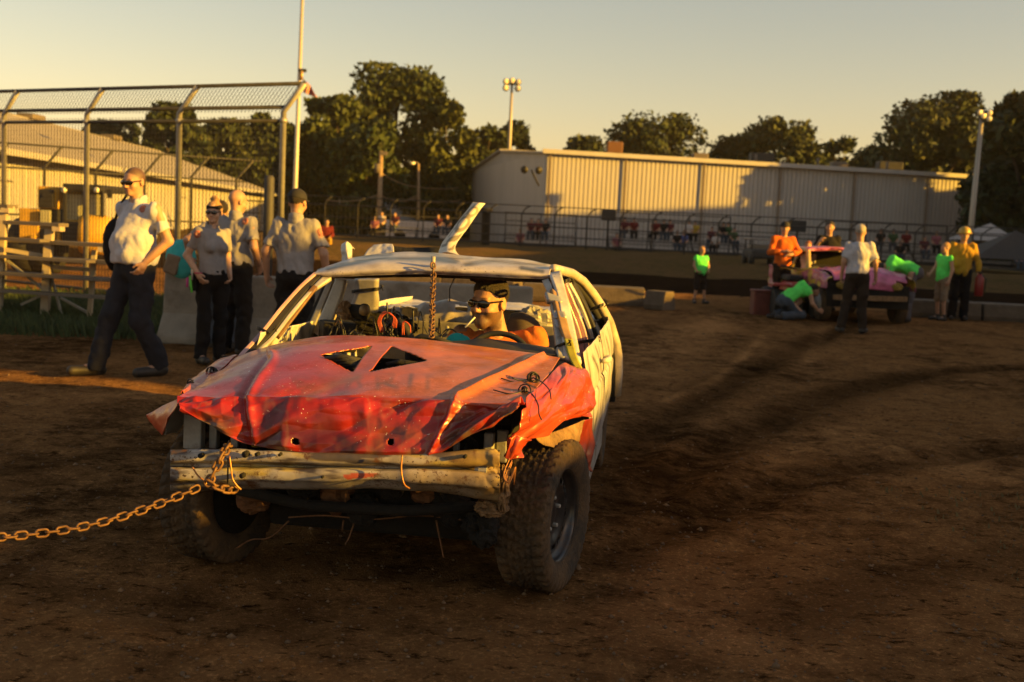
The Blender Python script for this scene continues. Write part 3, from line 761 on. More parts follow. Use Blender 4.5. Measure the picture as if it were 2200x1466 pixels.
# --- body sides
def side(sg):
    def wz(z): return np.interp(z, [.22, .30, .45, .62, .80, .93], [.775, .80, .825, .83, .815, .785])
    zs = [.24, .32, .45, .60, .70, .82, .93]
    specs = (('front_door', .62, 1.74), ('rear_door', 1.76, 2.62), ('quarter_panel', 2.64, 3.25))
    for nm, s0, s1 in specs:
        C = []
        for z in zs:
            row = []
            for t in np.linspace(0, 1, 6):
                s_ = s0 + (s1 - s0) * t; x = wz(z) + (.0 if s_ < 2.6 else -.14 * ((s_ - 2.6) / .65) ** 2)
                top_ = 0
                if nm == 'front_door': top_ = -.02 * t
                if nm == 'quarter_panel': top_ = .04 * t
                row.append(CL(sg * x, s_, z + (top_ if z > .9 else 0)))
            C.append(row)
        def dsp(V, px, u, v): return ((fbm(V * 2.6, 2, 90 + int(s0 * 10)) - .5) * .04 + (ridged(V, 5, 91) - .6) * .008 * (s0 > 1)) * (1 if sg > 0 else 1) - .012 * np.exp(-((v - .66) / .02) ** 2)
        def colf(V, px, u, v):
            c = np.tile(WHT, (len(V), 1)) * (1 + .12 * (fbm(V * 4, 2, 92)[:, None] - .5))
            if nm != 'quarter_panel':
                loops = [[(.15, .95), (.25, .6), (.2, .3)], [(.35, .9), (.55, .75), (.5, .45), (.3, .4)], [(.6, .95), (.8, .7), (.75, .35), (.6, .2)], [(.1, .5), (.3, .2), (.6, .12)], [(.8, .9), (.95, .6), (.9, .25)]]
                d = np.min([seg_dist(np.stack([u, v], 1), l_) for l_ in loops], 0); m = np.clip(1.3 - d / .030, 0, 1)[:, None] * .85
                c = c * (1 - m) + np.array([.05, .05, .055]) * m
            low = np.clip((.42 - V[:, 2]) / .15, 0, 1)[:, None] * np.clip(fbm(V * 10, 4, 93)[:, None] * 2 - .5, 0, 1); c = c * (1 - low) + np.array([.17, .10, .05]) * low
            return c
        o = panel(nm, C, 46, 60, M_white, car, dsp, None, colf, .003)
        if nm == 'front_door':
            p = [CL(sg * (.835 + dx), 1.52 + ds, .80 + dz) for dx, ds, dz in ((-.005, -.09, 0), (.022, -.06, .004), (.024, .05, .004), (-.005, .08, 0))]
            MB().tube(p, [.014, .016, .016, .012], 8).build('handle', M_grey if False else mat('white_plastic', (.55, .5, .44), .5, vary=.2), o, True)
    MB().beam(CL(sg * .775, .60, .25), CL(sg * .775, 2.2, .25), .07, .10).build('sill', M_grey, car)
side(1); side(-1)
# tail panel and rear deck
def wcol(V, px, u, v): return np.tile(WHT, (len(V), 1)) * (1 + .3 * (fbm(V * 4, 3, 95)[:, None] - .5))
TP = [[CL(x, 3.23 - .1 * (x / .7) ** 2, z) for x in (-.68, -.3, 0, .3, .68)] for z in (.35, .6, .8, .93)]
panel('tail_panel', TP, 30, 20, M_white, car, lambda V, px, u, v: (ridged(V, 5, 96) - .6) * .08, None, wcol)
RD = [[CL(x, s_, .93 - .04 * abs(x) + .02 * (s_ > 3.2)) for x in (-.72, -.4, 0, .4, .72)] for s_ in (2.75, 2.9, 3.1, 3.23)]
panel('rear_deck', RD, 30, 16, M_white, car, lambda V, px, u, v: (ridged(V, 5, 97) - .6) * .06, None, wcol)
# --- roof
def rowpx(pts, s_): return [CP(*p, s_) for p in pts]
RF = [rowpx([(678, 592), (713, 594), (800, 591), (930, 590), (1060, 594), (1150, 599), (1178, 600)], 1.15),
      rowpx([(676, 588), (713, 585), (800, 579), (930, 578), (1060, 582), (1150, 588), (1181, 588)], 1.14),
      rowpx([(690, 579), (740, 570), (830, 562), (930, 563), (1060, 569), (1150, 576), (1186, 577)], 1.26),
      rowpx([(712, 571), (770, 553), (850, 544), (930, 547), (1040, 555), (1140, 564), (1203, 576)], 1.7),
      rowpx([(735, 569), (790, 551), (860, 543), (930, 546), (1030, 553), (1130, 561), (1224, 584)], 2.15)]
rstroke = [[(705, 580), (800, 560), (900, 556), (980, 562)], [(760, 552), (840, 546)], [(1000, 570), (1060, 562), (1120, 568), (1170, 572)], [(900, 545), (960, 556), (1010, 552)], [(1120, 578), (1165, 584)]]
def roof_col(V, px, u, v):
    c = np.tile(WHT * np.array([1.0, .95, .95]), (len(V), 1)) * (1 + .15 * (fbm(V * 4, 2, 98)[:, None] - .5))
    d = np.min([seg_dist(px, l_) for l_ in rstroke], 0); m = np.clip(1.3 - d / 6, 0, 1)[:, None] * .95 * fbm(V * 7, 3, 99)[:, None] * 1.8
    c = c * (1 - np.clip(m, 0, 1)) + np.array([.09, .10, .11]) * np.clip(m, 0, 1)
    lip = (np.exp(-((v - .06) / .05) ** 2) * np.clip(fbm(V * 22, 4, 100) * 3 - 1.1, 0, 1))[:, None]
    return c * (1 - lip) + np.array([.09, .05, .03]) * lip
roof = panel('roof', RF, 120, 60, M_white, car, lambda V, px, u, v: (fbm(V * 4, 3, 101) - .5) * .022, None, roof_col, .004)
# strip of the roof torn up and standing
TF = [[CP(942, 541, 2.05), CP(962, 547, 2.0), CP(1006, 552, 1.9)], [CP(944, 533, 2.10), CP(962, 541, 2.05), CP(988, 546, 2.0)], [CP(952, 516, 2.16), CP(966, 524, 2.14), CP(978, 528, 2.12)],
      [CP(980, 480, 2.25), CP(993, 486, 2.24), CP(1004, 489, 2.23)], [CP(1003, 452, 2.3), CP(1014, 456, 2.3), CP(1026, 458, 2.3)], [CP(1016, 433, 2.33), CP(1030, 438, 2.33), CP(1042, 435, 2.33)]]
def flap_col(V, px, u, v):
    c = np.tile([.62, .56, .45], (len(V), 1))
    def ring(cx, cy, rx, ry, w_): return np.abs(np.sqrt(((u - cx) / rx) ** 2 + ((v - cy) / ry) ** 2) - 1) < w_
    m = ring(.55, .80, .33, .075, .28) | ring(.5, .62, .36, .085, .26)
    m |= (seg_dist(np.stack([u, v], 1), [(.1, .30), (.4, .34), (.3, .42), (.8, .47), (.9, .5)]) < .035) | (seg_dist(np.stack([u, v], 1), [(.55, .2), (.75, .3), (.9, .38)]) < .035) | (seg_dist(np.stack([u, v], 1), [(.15, .5), (.12, .7), (.3, .9)]) < .05)
    m = m[:, None] * .75
    return c * (1 - m) + np.array([.10, .085, .04]) * m
tag(panel('roof_flap', TF, 36, 90, M_white, car, lambda V, px, u, v: (fbm(V * 9, 3, 102) - .5) * .02 + .012 * np.cos((u - .5) * 5), None, flap_col, .003), 'strip of painted roof metal torn up and standing')
T2 = [[CP(734, 565, 2.1), CP(746, 563, 2.1), CP(756, 560, 2.1)], [CP(733, 545, 2.12), CP(746, 545, 2.1), CP(757, 540, 2.14)], [CP(733, 530, 2.14), CP(744, 526, 2.12), CP(758, 533, 2.18)], [CP(736, 524, 2.16), CP(747, 519, 2.14), CP(762, 537, 2.2)]]
panel('torn_pillar_end', T2, 18, 24, M_white, car, lambda V, px, u, v: (fbm(V * 20, 3, 103) - .5) * .03, None, wcol, .003)
T3 = [[CP(782, 550, 2.12), CP(820, 546, 2.12), CP(846, 540, 2.12)], [CP(790, 537, 2.16), CP(822, 534, 2.16), CP(846, 532, 2.16)], [CP(803, 526, 2.2), CP(826, 525, 2.2), CP(843, 527, 2.2)]]
panel('torn_roof_edge', T3, 24, 16, M_white, car, lambda V, px, u, v: (fbm(V * 16, 3, 104) - .5) * .02, None, wcol, .003)
T4 = [[CP(846, 540, 2.15), CP(890, 544, 2.15), CP(944, 545, 2.15)], [CP(840, 529, 2.2), CP(890, 534, 2.2), CP(946, 533, 2.2)]]
panel('roof_frame_edge', T4, 20, 10, M_dark, car, lambda V, px, u, v: (fbm(V * 16, 3, 105) - .5) * .015, None, None, .01)
# header strip over the windscreen opening
HS = [[CP(690, 593, 1.17), CP(800, 591, 1.17), CP(930, 590, 1.17), CP(1060, 594, 1.17), CP(1176, 600, 1.17)], [CP(705, 597, 1.19), CP(800, 595, 1.2), CP(930, 594, 1.2), CP(1060, 600, 1.2), CP(1172, 607, 1.19)]]
panel('windscreen_header', HS, 60, 8, M_dark, car, lambda V, px, u, v: (fbm(V * 14, 3, 106) - .5) * .012, None, None, .012)

# --- pillars
def strip(name, pts, m, w=.03, colr=None, thick=.02):      # pts: list of (left pixel, right pixel, s)
    C = [[CP(*a, s_), CP(*b_, s_)] for a, b_, s_ in pts]
    return panel(name, C, 6, 24, m, car, None, None, (lambda V, px, u, v: np.tile(colr, (len(V), 1)) * (1 + .5 * (fbm(V * 12, 3, 110)[:, None] - .5))) if colr is not None else None, thick)
PINK = np.array([.52, .32, .32])
strip('windscreen_pillar', [((674, 590), (681, 592), 1.15), ((640, 620), (646, 623), 1.0), ((600, 664), (606, 668), .85), ((560, 714), (566, 718), .70), ((512, 770), (522, 770), .55)], M_white, colr=PINK, thick=.03)
strip('window_seal', [((681, 594), (692, 596), 1.16), ((647, 624), (660, 628), 1.01), ((607, 669), (622, 674), .86), ((567, 719), (582, 725), .71), ((524, 768), (540, 768), .56)], M_blk, thick=.03)
strip('pillar_flange', [((693, 597), (712, 600), 1.15), ((661, 630), (668, 632), 1.0), ((622, 675), (628, 678), .85), ((582, 726), (588, 730), .70), ((546, 762), (556, 758), .58)], M_white, colr=WHT * .8, thick=.02)
strip('steel_bar', [((673, 614), (682, 619), 1.04), ((640, 652), (652, 659), .94), ((610, 690), (622, 699), .84), ((588, 718), (600, 728), .76)], mat('brown_steel', (.17, .095, .05), .6, .3, vary=.4, scale=20), thick=.02)
strip('center_pillar', [((722, 600), (746, 602), 1.82), ((706, 640), (733, 645), 1.8), ((684, 690), (712, 700), 1.78), ((664, 735), (684, 742), 1.76)], M_white, colr=WHT * np.array([1, .95, .8]), thick=.05)
strip('door_frame', [((706, 602), (718, 602), 1.5), ((690, 640), (702, 642), 1.5), ((668, 690), (680, 693), 1.5), ((648, 735), (660, 737), 1.5)], M_grey, thick=.03)
strip('door_seal', [((700, 602), (706, 603), 1.5), ((684, 638), (690, 640), 1.5), ((660, 690), (667, 692), 1.5), ((638, 738), (647, 737), 1.5)], M_blk, thick=.02)
strip('rear_pillar', [((762, 600), (814, 600), 2.5), ((765, 625), (812, 627), 2.52), ((752, 660), (814, 650), 2.55), ((748, 700), (808, 690), 2.6)], M_white, colr=WHT * .6, thick=.03)
# driver side
strip('windscreen_pillar', [((1180, 592), (1206, 586), 1.16), ((1190, 620), (1214, 630), 1.02), ((1200, 660), (1224, 672), .88), ((1206, 710), (1236, 725), .75), ((1210, 770), (1248, 785), .60)], M_white, colr=WHT, thick=.03)
strip('pillar_flange', [((1166, 608), (1180, 604), 1.12), ((1176, 632), (1190, 630), 1.0), ((1186, 675), (1200, 680), .86), ((1192, 720), (1206, 726), .74), ((1197, 768), (1212, 772), .60)], M_grey, thick=.03)
strip('wooden_bar', [((1183, 622), (1204, 640), .97), ((1192, 660), (1212, 672), .86), ((1203, 705), (1222, 714), .74), ((1212, 730), (1229, 732), .68)], mat('brown_tape', (.28, .17, .075), .6, vary=.25, scale=15), thick=.02)
strip('yellow_bar_end', [((1212, 730), (1230, 731), .665), ((1222, 768), (1240, 768), .60), ((1237, 795), (1252, 795), .56)], mat('yellow_paint', (.42, .38, .03), .55, vary=.3, scale=14), thick=.02)
for k, (a, b_, s_) in enumerate((((1170, 632), (1202, 644), .93), ((1186, 672), (1212, 676), .84), ((1190, 690), (1214, 700), .80))):
    strip('grey_tape', [(a, b_, s_), ((a[0] + 5, a[1] + 16), (b_[0] + 5, b_[1] + 10), s_ - .03)], mat('duct_tape', (.30, .31, .34), .4, .2, vary=.2), thick=.036)
strip('center_pillar', [((1198, 606), (1210, 606), 1.70), ((1212, 650), (1224, 650), 1.72), ((1232, 710), (1246, 708), 1.74), ((1250, 783), (1262, 778), 1.76)], M_white, colr=PINK, thick=.06)
strip('door_frame', [((1212, 608), (1217, 608), 1.72), ((1226, 650), (1236, 652), 1.74), ((1248, 710), (1258, 710), 1.76), ((1264, 778), (1272, 774), 1.78)], M_white, colr=PINK, thick=.04)
strip('door_frame', [((1218, 606), (1224, 606), 2.0), ((1240, 650), (1248, 650), 2.05), ((1264, 708), (1270, 706), 2.1), ((1280, 772), (1288, 768), 2.15)], M_white, colr=WHT, thick=.05)
strip('door_seal', [((1226, 604), (1232, 606), 2.05), ((1250, 650), (1258, 652), 2.10), ((1272, 706), (1280, 706), 2.15), ((1290, 770), (1297, 766), 2.2)], M_blk, thick=.05)
rp = [(1190, 578, 1.2), (1207, 582, 1.6), (1229, 588, 2.0), (1251, 604, 2.3), (1272, 630, 2.55), (1289, 655, 2.7), (1310, 694, 2.9), (1323, 736, 3.05), (1328, 766, 3.1), (1329, 800, 3.12), (1326, 850, 3.14)]
mb = MB().tube([CP(*p) for p in rp], [.025, .026, .028, .03, .032, .032, .032, .032, .032, .03, .026], 10)
mb.build('roof_rail', M_white, car, True, col=np.tile(WHT * np.array([1, .9, .75]), (len(mb.V), 1)))
MB().tube([CP(p[0] - 12, p[1] + 12, p[2]) for p in rp[2:]], .025, 8).build('window_seal', M_blk, car, True)
rl = [(735, 575, 2.1), (720, 582, 1.7), (690, 588, 1.25)]
MB().tube([CP(*p) for p in rl], .03, 8).build('roof_rail', M_grey, car, True)
# wire ties round pillars
def tie(cx, cy, s_, rx, ry, tilt, n=3, m=M_wire, r=.0035):
    mbt = MB()
    for k in range(n):
        pts = []
        for a in np.linspace(0, 2 * math.pi, 18, endpoint=False):
            p = CP(cx + rx * math.cos(a) * math.cos(tilt) , cy + rx * math.cos(a) * math.sin(tilt) + 2.2 * k + ry * .15 * math.sin(a), s_ + .045 * math.sin(a) + .004 * k); pts.append(p)
        mbt.tube(pts, r, 5, closed=True)
    mbt.tube([CP(cx + rx, cy, s_ - .04), CP(cx + rx + 8, cy - 8, s_ - .05), CP(cx + rx + 3, cy - 10, s_ - .05), CP(cx + rx + 8, cy + 3, s_ - .05)], r, 5)
    mbt.build('wire_tie', m, car, True)
tie(568, 710, .73, 18, 6, .5); tie(664, 710, 1.6, 24, 6, .6); tie(785, 622, 2.48, 30, 6, -.1); tie(1259, 732, 1.72, 22, 6, -.15); tie(1206, 608, 1.3, 18, 5, -.5); tie(1278, 660, 2.5, 20, 6, -.4); tie(1205, 740, .68, 14, 6, -.4)
# hood wire knots and trailing ends
def knot(cx, cy, s_, tails, seed):
    rr = random.Random(seed); mbk = MB(); c = CP(cx, cy, s_)
    for k in range(5):
        ax = Vector((rr.uniform(-1, 1), rr.uniform(-1, 1), rr.uniform(-.3, .3))).normalized(); x = ax.orthogonal().normalized(); y = ax.cross(x); r0_ = rr.uniform(.012, .026)
        mbk.tube([c + x * r0_ * math.cos(a) + y * r0_ * 1.2 * math.sin(a) for a in np.linspace(0, 6.28, 12, endpoint=False)], .003, 5, closed=True)
    for t in tails: mbk.tube(sm([c] + [CP(*p) for p in t]), .0028, 5)
    mbk.build('wire_knot', M_wire, hood, True)
knot(1146, 812, -.09, [[(1120, 818, -.11), (1100, 812, -.13)], [(1165, 822, -.16), (1180, 838, -.24), (1184, 858, -.30)], [(1118, 824, -.12), (1076, 813, -.14)]], 1)
knot(1127, 840, -.26, [[(1105, 846, -.30), (1090, 846, -.31), (1060, 838, -.3)], [(1144, 848, -.32), (1156, 870, -.38), (1158, 890, -.42), (1164, 903, -.43)]], 2)
knot(456, 800, .18, [[(440, 808, .10), (432, 810, .06)], [(475, 806, .14), (492, 804, .16)]], 3)
knot(411, 829, -.10, [[(400, 838, -.16), (398, 842, -.2)], [(430, 838, -.16), (446, 839, -.18), (460, 836, -.2)]], 4)

# --- cabin
DB = [[CP(870, 742, .60), CP(985, 752, .60), CP(1040, 756, .60), CP(1120, 762, .60), CP(1196, 764, .60)], [CP(870, 738, .72), CP(985, 742, .72), CP(1040, 738, .72), CP(1120, 748, .72), CP(1192, 756, .72)], [CP(870, 740, .85), CP(985, 738, .9), CP(1040, 733, .9), CP(1120, 742, .9), CP(1188, 752, .9)], [CP(870, 790, .9), CP(985, 790, .95), CP(1040, 790, .95), CP(1120, 790, .95), CP(1188, 790, .92)]]
panel('dashboard', DB, 40, 26, mat('dash_plastic', (.035, .032, .030), .6, vary=.3, scale=10), car, None, None, None, .01)
# steering wheel
swc = CP(1066, 782, 1.02); swn = (Vector((0, 0, .55)) - CB * .83).normalized(); swx = CR.copy(); swy = swn.cross(swx).normalized()
sw = MB().tube([swc + swx * 0.175 * math.cos(a) + swy * 0.175 * math.sin(a) for a in np.linspace(0, 6.283, 40, endpoint=False)], .015, 10, closed=True)
swo = sw.build('steering_wheel', M_blk, car, True)
MB().lathe([(.05, -.03), (.055, 0), (.03, .02)], swc - swn * .03, swn, 16).tube([swc - swx * .18, swc - swn * .02, swc + swx * .18], .014, 6).tube([swc - swn * .02, swc - swn * .35 - Vector((0, 0, .12))], .02, 8).build('hub', M_blk, swo, True)
# driver's seat
st = [[CP(1095, 760, 1.72), CP(1125, 760, 1.72), CP(1160, 762, 1.72)], [CP(1090, 705, 1.76), CP(1125, 702, 1.74), CP(1162, 708, 1.76)], [CP(1096, 684, 1.80), CP(1122, 680, 1.80), CP(1150, 690, 1.80)], [CP(1100, 684, 1.88), CP(1122, 682, 1.88), CP(1148, 692, 1.88)], [CP(1096, 760, 1.86), CP(1125, 760, 1.86), CP(1160, 762, 1.86)]]
panel('seat_back', st, 16, 30, mat('seat_cloth', (.10, .075, .055), .9, vary=.3, scale=20), car, None, None, None, .02)
MB().box(CL(.36, 1.45, .48), (.50, .50, .14), Matrix.Rotation(-CYAW, 3, 'Z')).build('seat_cushion', MATS['seat_cloth'], car)
# sheet-metal bulkhead behind the seats
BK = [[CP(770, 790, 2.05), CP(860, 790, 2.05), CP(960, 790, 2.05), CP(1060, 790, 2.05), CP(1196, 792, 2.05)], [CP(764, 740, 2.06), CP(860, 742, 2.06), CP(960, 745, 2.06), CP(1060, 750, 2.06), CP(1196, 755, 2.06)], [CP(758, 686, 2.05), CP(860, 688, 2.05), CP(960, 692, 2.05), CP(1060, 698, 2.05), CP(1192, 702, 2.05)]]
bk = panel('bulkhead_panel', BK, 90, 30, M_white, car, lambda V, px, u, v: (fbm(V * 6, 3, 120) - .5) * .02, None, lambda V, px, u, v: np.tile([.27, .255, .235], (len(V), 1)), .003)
for x, y in ((805, 690), (862, 700), (961, 704), (1030, 708), (880, 712), (1150, 712), (985, 716)):
    MB().lathe([(.012, 0), (.009, .01)], CP(x, y, 2.035), -CB, 8).build('bolt', M_grey, bk, True)
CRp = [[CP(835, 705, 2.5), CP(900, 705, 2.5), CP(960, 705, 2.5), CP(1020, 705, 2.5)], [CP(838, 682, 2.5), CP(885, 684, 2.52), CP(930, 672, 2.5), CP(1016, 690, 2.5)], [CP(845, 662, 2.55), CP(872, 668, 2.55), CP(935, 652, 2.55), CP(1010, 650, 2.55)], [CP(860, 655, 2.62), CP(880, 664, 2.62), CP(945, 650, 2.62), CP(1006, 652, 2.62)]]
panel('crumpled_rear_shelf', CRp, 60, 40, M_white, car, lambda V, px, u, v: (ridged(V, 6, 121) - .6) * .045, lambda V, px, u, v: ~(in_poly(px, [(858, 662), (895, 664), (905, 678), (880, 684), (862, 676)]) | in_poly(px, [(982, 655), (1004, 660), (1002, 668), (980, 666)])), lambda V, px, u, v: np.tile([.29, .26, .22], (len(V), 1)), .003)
crumple('bent_sheet', CP(1150, 690, 2.4), (.10, .05, .07), M_grey, car, 15)
crumple('bent_sheet', CP(780, 720, 1.9), (.09, .05, .06), M_white if False else M_grey, car, 16)
crumple('rusty_bracket', CP(742, 676, 1.7), (.04, .04, .06), MATS['muddy_steel'], car, 17)
MB().lathe([(.040, 0), (.040, .08), (.048, .08), (.048, .10)], CP(755, 668, 1.72), CR + Vector((0, -.4, 0)), 16).build('pump_can', M_dark, car, True)
MB().lathe([(.030, 0), (.030, .03), (.022, .04)], CP(778, 667, 1.66), CR + Vector((0, -.4, 0)), 16).build('pump_cap', mat('dull_brass', (.30, .20, .09), .6, .4, vary=.3), car, True)
# loom of wires
wl_ = random.Random(5); loom = MB()
for k in range(26):
    p = [(842 + wl_.uniform(-20, 20), 738, 1.0), (832 + wl_.uniform(-14, 22), 712 + wl_.uniform(-10, 10), 1.0 + wl_.uniform(-.05, .05)), (838 + wl_.uniform(-18, 26), 690 + wl_.uniform(-8, 12), 1.0), (862 + wl_.uniform(-10, 12), 704 + wl_.uniform(-12, 12), 1.02), (880 + wl_.uniform(-10, 14), 735, 1.0)]
    loom.tube(sm([CP(*q) for q in p]), wl_.uniform(.003, .006), 5)
lo_ = loom.build('wire_loom', M_wire, car, True)
orm = mat('orange_wire', (.55, .09, .03), .45)
for k in range(6):
    p = [(818 + 3 * k, 715, .97), (812 + 2 * k, 690, .97), (825 + 2 * k, 670 + k, .97), (845 + 2 * k, 680 + 2 * k, .97), (842 + 3 * k, 705, .97)] if k < 4 else [(848 + 4 * k, 720, .97), (858 + 2 * k, 692, .97), (880, 690 + 2 * k, .97), (882, 715, .97)]
    MB().tube(sm([CP(*q) for q in p]), .0028, 6).build('orange_wire', orm, lo_, True)
MB().tube([CP(852, 690, 1.0), CP(868, 700, 1.0), CP(880, 722, 1.0), CP(886, 740, 1.0)], .022, 8).build('hose', M_blk, car, True)
MB().tube([CP(985, 745, .8), CP(940, 728, .8), CP(905, 722, .8), CP(880, 735, .8)], .012, 8).build('hose', M_blk, car, True)
for q in ([(908, 600, 1.2), (978, 594, 1.2), (966, 620, 1.25), (966, 648, 1.25)], [(909, 690, 1.1), (908, 728, 1.1)], [(935, 710, 1.0), (950, 722, 1.0), (965, 708, 1.0)], [(728, 690, 1.2), (730, 722, 1.2)]):
    MB().tube([CP(*p) for p in q[-3:]], .003, 5).build('loose_wire', M_wire, car, True)

rw = random.Random(12)
for k in range(16):
    x0 = rw.uniform(690, 1000); y0 = rw.uniform(690, 735); s0_ = rw.uniform(.9, 1.7); dx = rw.uniform(-60, 60)
    MB().tube(sm([CP(x0, y0 + 10, s0_), CP(x0 + dx * .3, y0 - rw.uniform(10, 50), s0_), CP(x0 + dx * .7, y0 - rw.uniform(0, 30), s0_ + .05), CP(x0 + dx, y0 + 12, s0_)]), rw.uniform(.002, .005), 5).build('loose_wire', M_wire if k % 4 else M_rust, car, True)
bevel(MB().box(CP(725, 722, 1.35), (.18, .2, .16), Matrix.Rotation(.3, 3, 'Z')).build('battery_box', M_dark, car), .01)
crumple('torn_insulation', CP(820, 700, 1.9), (.16, .06, .06), M_dark, car, 81); crumple('torn_insulation', CP(720, 705, 2.2), (.10, .08, .12), M_dark, car, 82)

# --- chains: windscreen chain and tow chain, each link a piece
def link_mesh(nm, L=.034, Wd=.022, r=.0042):
    pts = []
    for a in np.linspace(0, 2 * math.pi, 20, endpoint=False):
        x = math.cos(a) * Wd / 2; z = math.sin(a) * Wd / 2 + (L - Wd) / 2 * (1 if math.sin(a) >= 0 else -1); pts.append((x, 0, z))
    mbm = MB().tube(pts, r, 7, closed=True); return meshdata(nm, np.array(mbm.V), mbm.F, M_chain, True)
def chain(name, label, path, L, Wd, r, cat='chain'):
    P = [Vector(p) for p in path]
    th = thing(name, label, cat, P[0] if P[0].z < P[-1].z else P[-1])
    me = link_mesh('chain_link', L, Wd, r); pitch = L - 2 * r * 1.05
    acc = 0; dens = []
    for a, b_ in zip(P[:-1], P[1:]):
        n = max(1, int((b_ - a).length / .002))
        for k in range(n): dens.append(a + (b_ - a) * (k / n))
    pos = [dens[0]]; 
    for d in dens:
        if (d - pos[-1]).length >= pitch: pos.append(d)
    for k in range(len(pos) - 1):
        a, b_ = pos[k], pos[k + 1]; t = (b_ - a).normalized(); q = Vector((0, 0, 1)).rotation_difference(t).to_matrix().to_4x4()
        inst('chain_link', me, Matrix.Translation((a + b_) / 2) @ q @ Matrix.Rotation((k % 2) * math.pi / 2 + .35 + random.uniform(-.4, .4), 4, 'Z') @ Matrix.Rotation(random.uniform(-.12, .12), 4, 'X'), th)
    return th
chain('windscreen_chain', 'thin steel chain from the roof edge down to the red hood', [CP(930, 566, 1.12), CP(931, 594, 1.10), CP(929, 640, .95), CP(928, 690, .75), CP(927, 728, .52)], .034, .024, .0045)
b = MB().lathe([(.012, 0), (.012, .05)], CP(930, 572, 1.16), (0, 0, 1), 8); b.build('chain_bolt', M_grey, car, True)
tc_ = []
end = atd(-60, 1158, 3.70); mid = CP(446, 1040, -.64)
for t in np.linspace(0, 1, 14):
    p = lerp3(end, mid, t); p = p - Vector((0, 0, .05 * math.sin(math.pi * t) )); tc_.append(p)
tow = chain('tow_chain', 'long orange-lit tow chain pulling the red car to the left', tc_, .042, .026, .0044)
chain('bumper_chain', 'short chain looped up over the bumper beam above the tow chain', [CP(446, 1042, -.645), CP(462, 1010, -.63), CP(478, 980, -.62), CP(489, 958, -.55), CP(492, 955, -.45)], .044, .028, .0055)
chain('bumper_chain', 'short chain tail hanging right under the bumper beam', [CP(442, 1036, -.65), CP(462, 1048, -.64), CP(485, 1052, -.62), CP(512, 1054, -.56)], .044, .028, .0055)
# ------------------------------------------------------------------ people
from mathutils.bvhtree import BVHTree
SKIN = np.array([.43, .235, .145])
M_skin = mat('skin', (.4, .2, .1), .55, vcol=True, vary=.16, scale=25, bump=.15, bscale=90)
def cloth(name, c, vary=.16, rough=.9): return mat(name, c, rough, vary=vary, scale=9, bump=.8, bscale=11, spec=.15)
C_white = cloth('white_cotton', (.46, .45, .49)); C_grey = cloth('grey_polo', (.27, .255, .26)); C_navy = cloth('navy_trousers', (.022, .023, .030), .3)
C_black = cloth('black_cloth', (.014, .013, .014), .3); C_jean = cloth('blue_jeans', (.06, .075, .10), .3); C_brown = cloth('dark_brown_trousers', (.030, .021, .016), .3)
C_orange = cloth('orange_tee', (.62, .17, .035)); C_orange2 = cloth('orange_jacket', (.55, .12, .02)); C_green = cloth('neon_green_vest', (.12, .75, .13)); C_yel = cloth('tan_turnout_coat', (.42, .24, .03))
C_khaki = cloth('khaki_shorts', (.25, .18, .12)); C_grayt = cloth('grey_trousers', (.11, .10, .11)); C_red = cloth('red_shirt', (.13, .018, .018)); C_blue = cloth('blue_shirt', (.08, .10, .25)); C_pale = cloth('pale_shirt', (.5, .45, .42))
C_teal = cloth('teal_wrap', (.02, .27, .25)); M_boot = mat('boot_leather', (.022, .018, .015), .6, vary=.4, scale=12); M_hair = mat('dark_hair', (.020, .013, .009), .6, vary=.5, scale=60, bump=.8, bscale=160)
M_blond = mat('blond_hair', (.40, .22, .08), .6, vary=.4, scale=60, bump=.8, bscale=150); M_ghair = mat('grey_hair', (.40, .36, .32), .6, vary=.3, scale=60, bump=.8, bscale=150); M_cap = mat('black_cap', (.016, .015, .016), .85, vary=.3)

J0 = dict(pelvis=(0, 0, .95), belly=(0, .01, 1.08), chest=(0, .0, 1.30), neck=(0, -.02, 1.50), head=(0, .01, 1.66),
          sR=(.185, -.01, 1.45), eR=(.235, -.04, 1.17), wR=(.25, .04, .93), hR=(.25, .07, .84),
          sL=(-.185, -.01, 1.45), eL=(-.235, -.04, 1.17), wL=(-.25, .04, .93), hL=(-.25, .07, .84),
          pR=(.09, 0, .93), kR=(.10, .02, .50), aR=(.11, -.02, .09), tR=(.13, .15, .035),
          pL=(-.09, 0, .93), kL=(-.10, .02, .50), aL=(-.11, -.02, .09), tL=(-.13, .15, .035))
def folds(amp, seed, kmin=14, kmax=38, zs=.8):
    r = np.random.default_rng(seed); K = r.normal(size=(7, 3)) * np.array([1, 1, zs]); K = K / np.linalg.norm(K, axis=1, keepdims=True) * r.uniform(kmin, kmax, (7, 1)); ph = r.uniform(0, 6.3, 7); K2 = r.normal(size=(7, 3)) * 7
    def f(P):
        s = 0
        for a, b_, c in zip(K, K2, ph): s = s + np.sin(P @ a + 1.6 * np.sin(P @ b_ + c) + c)
        s = s / 7; return amp * (1 - 2 * np.abs(s) * 1.6)
    return f
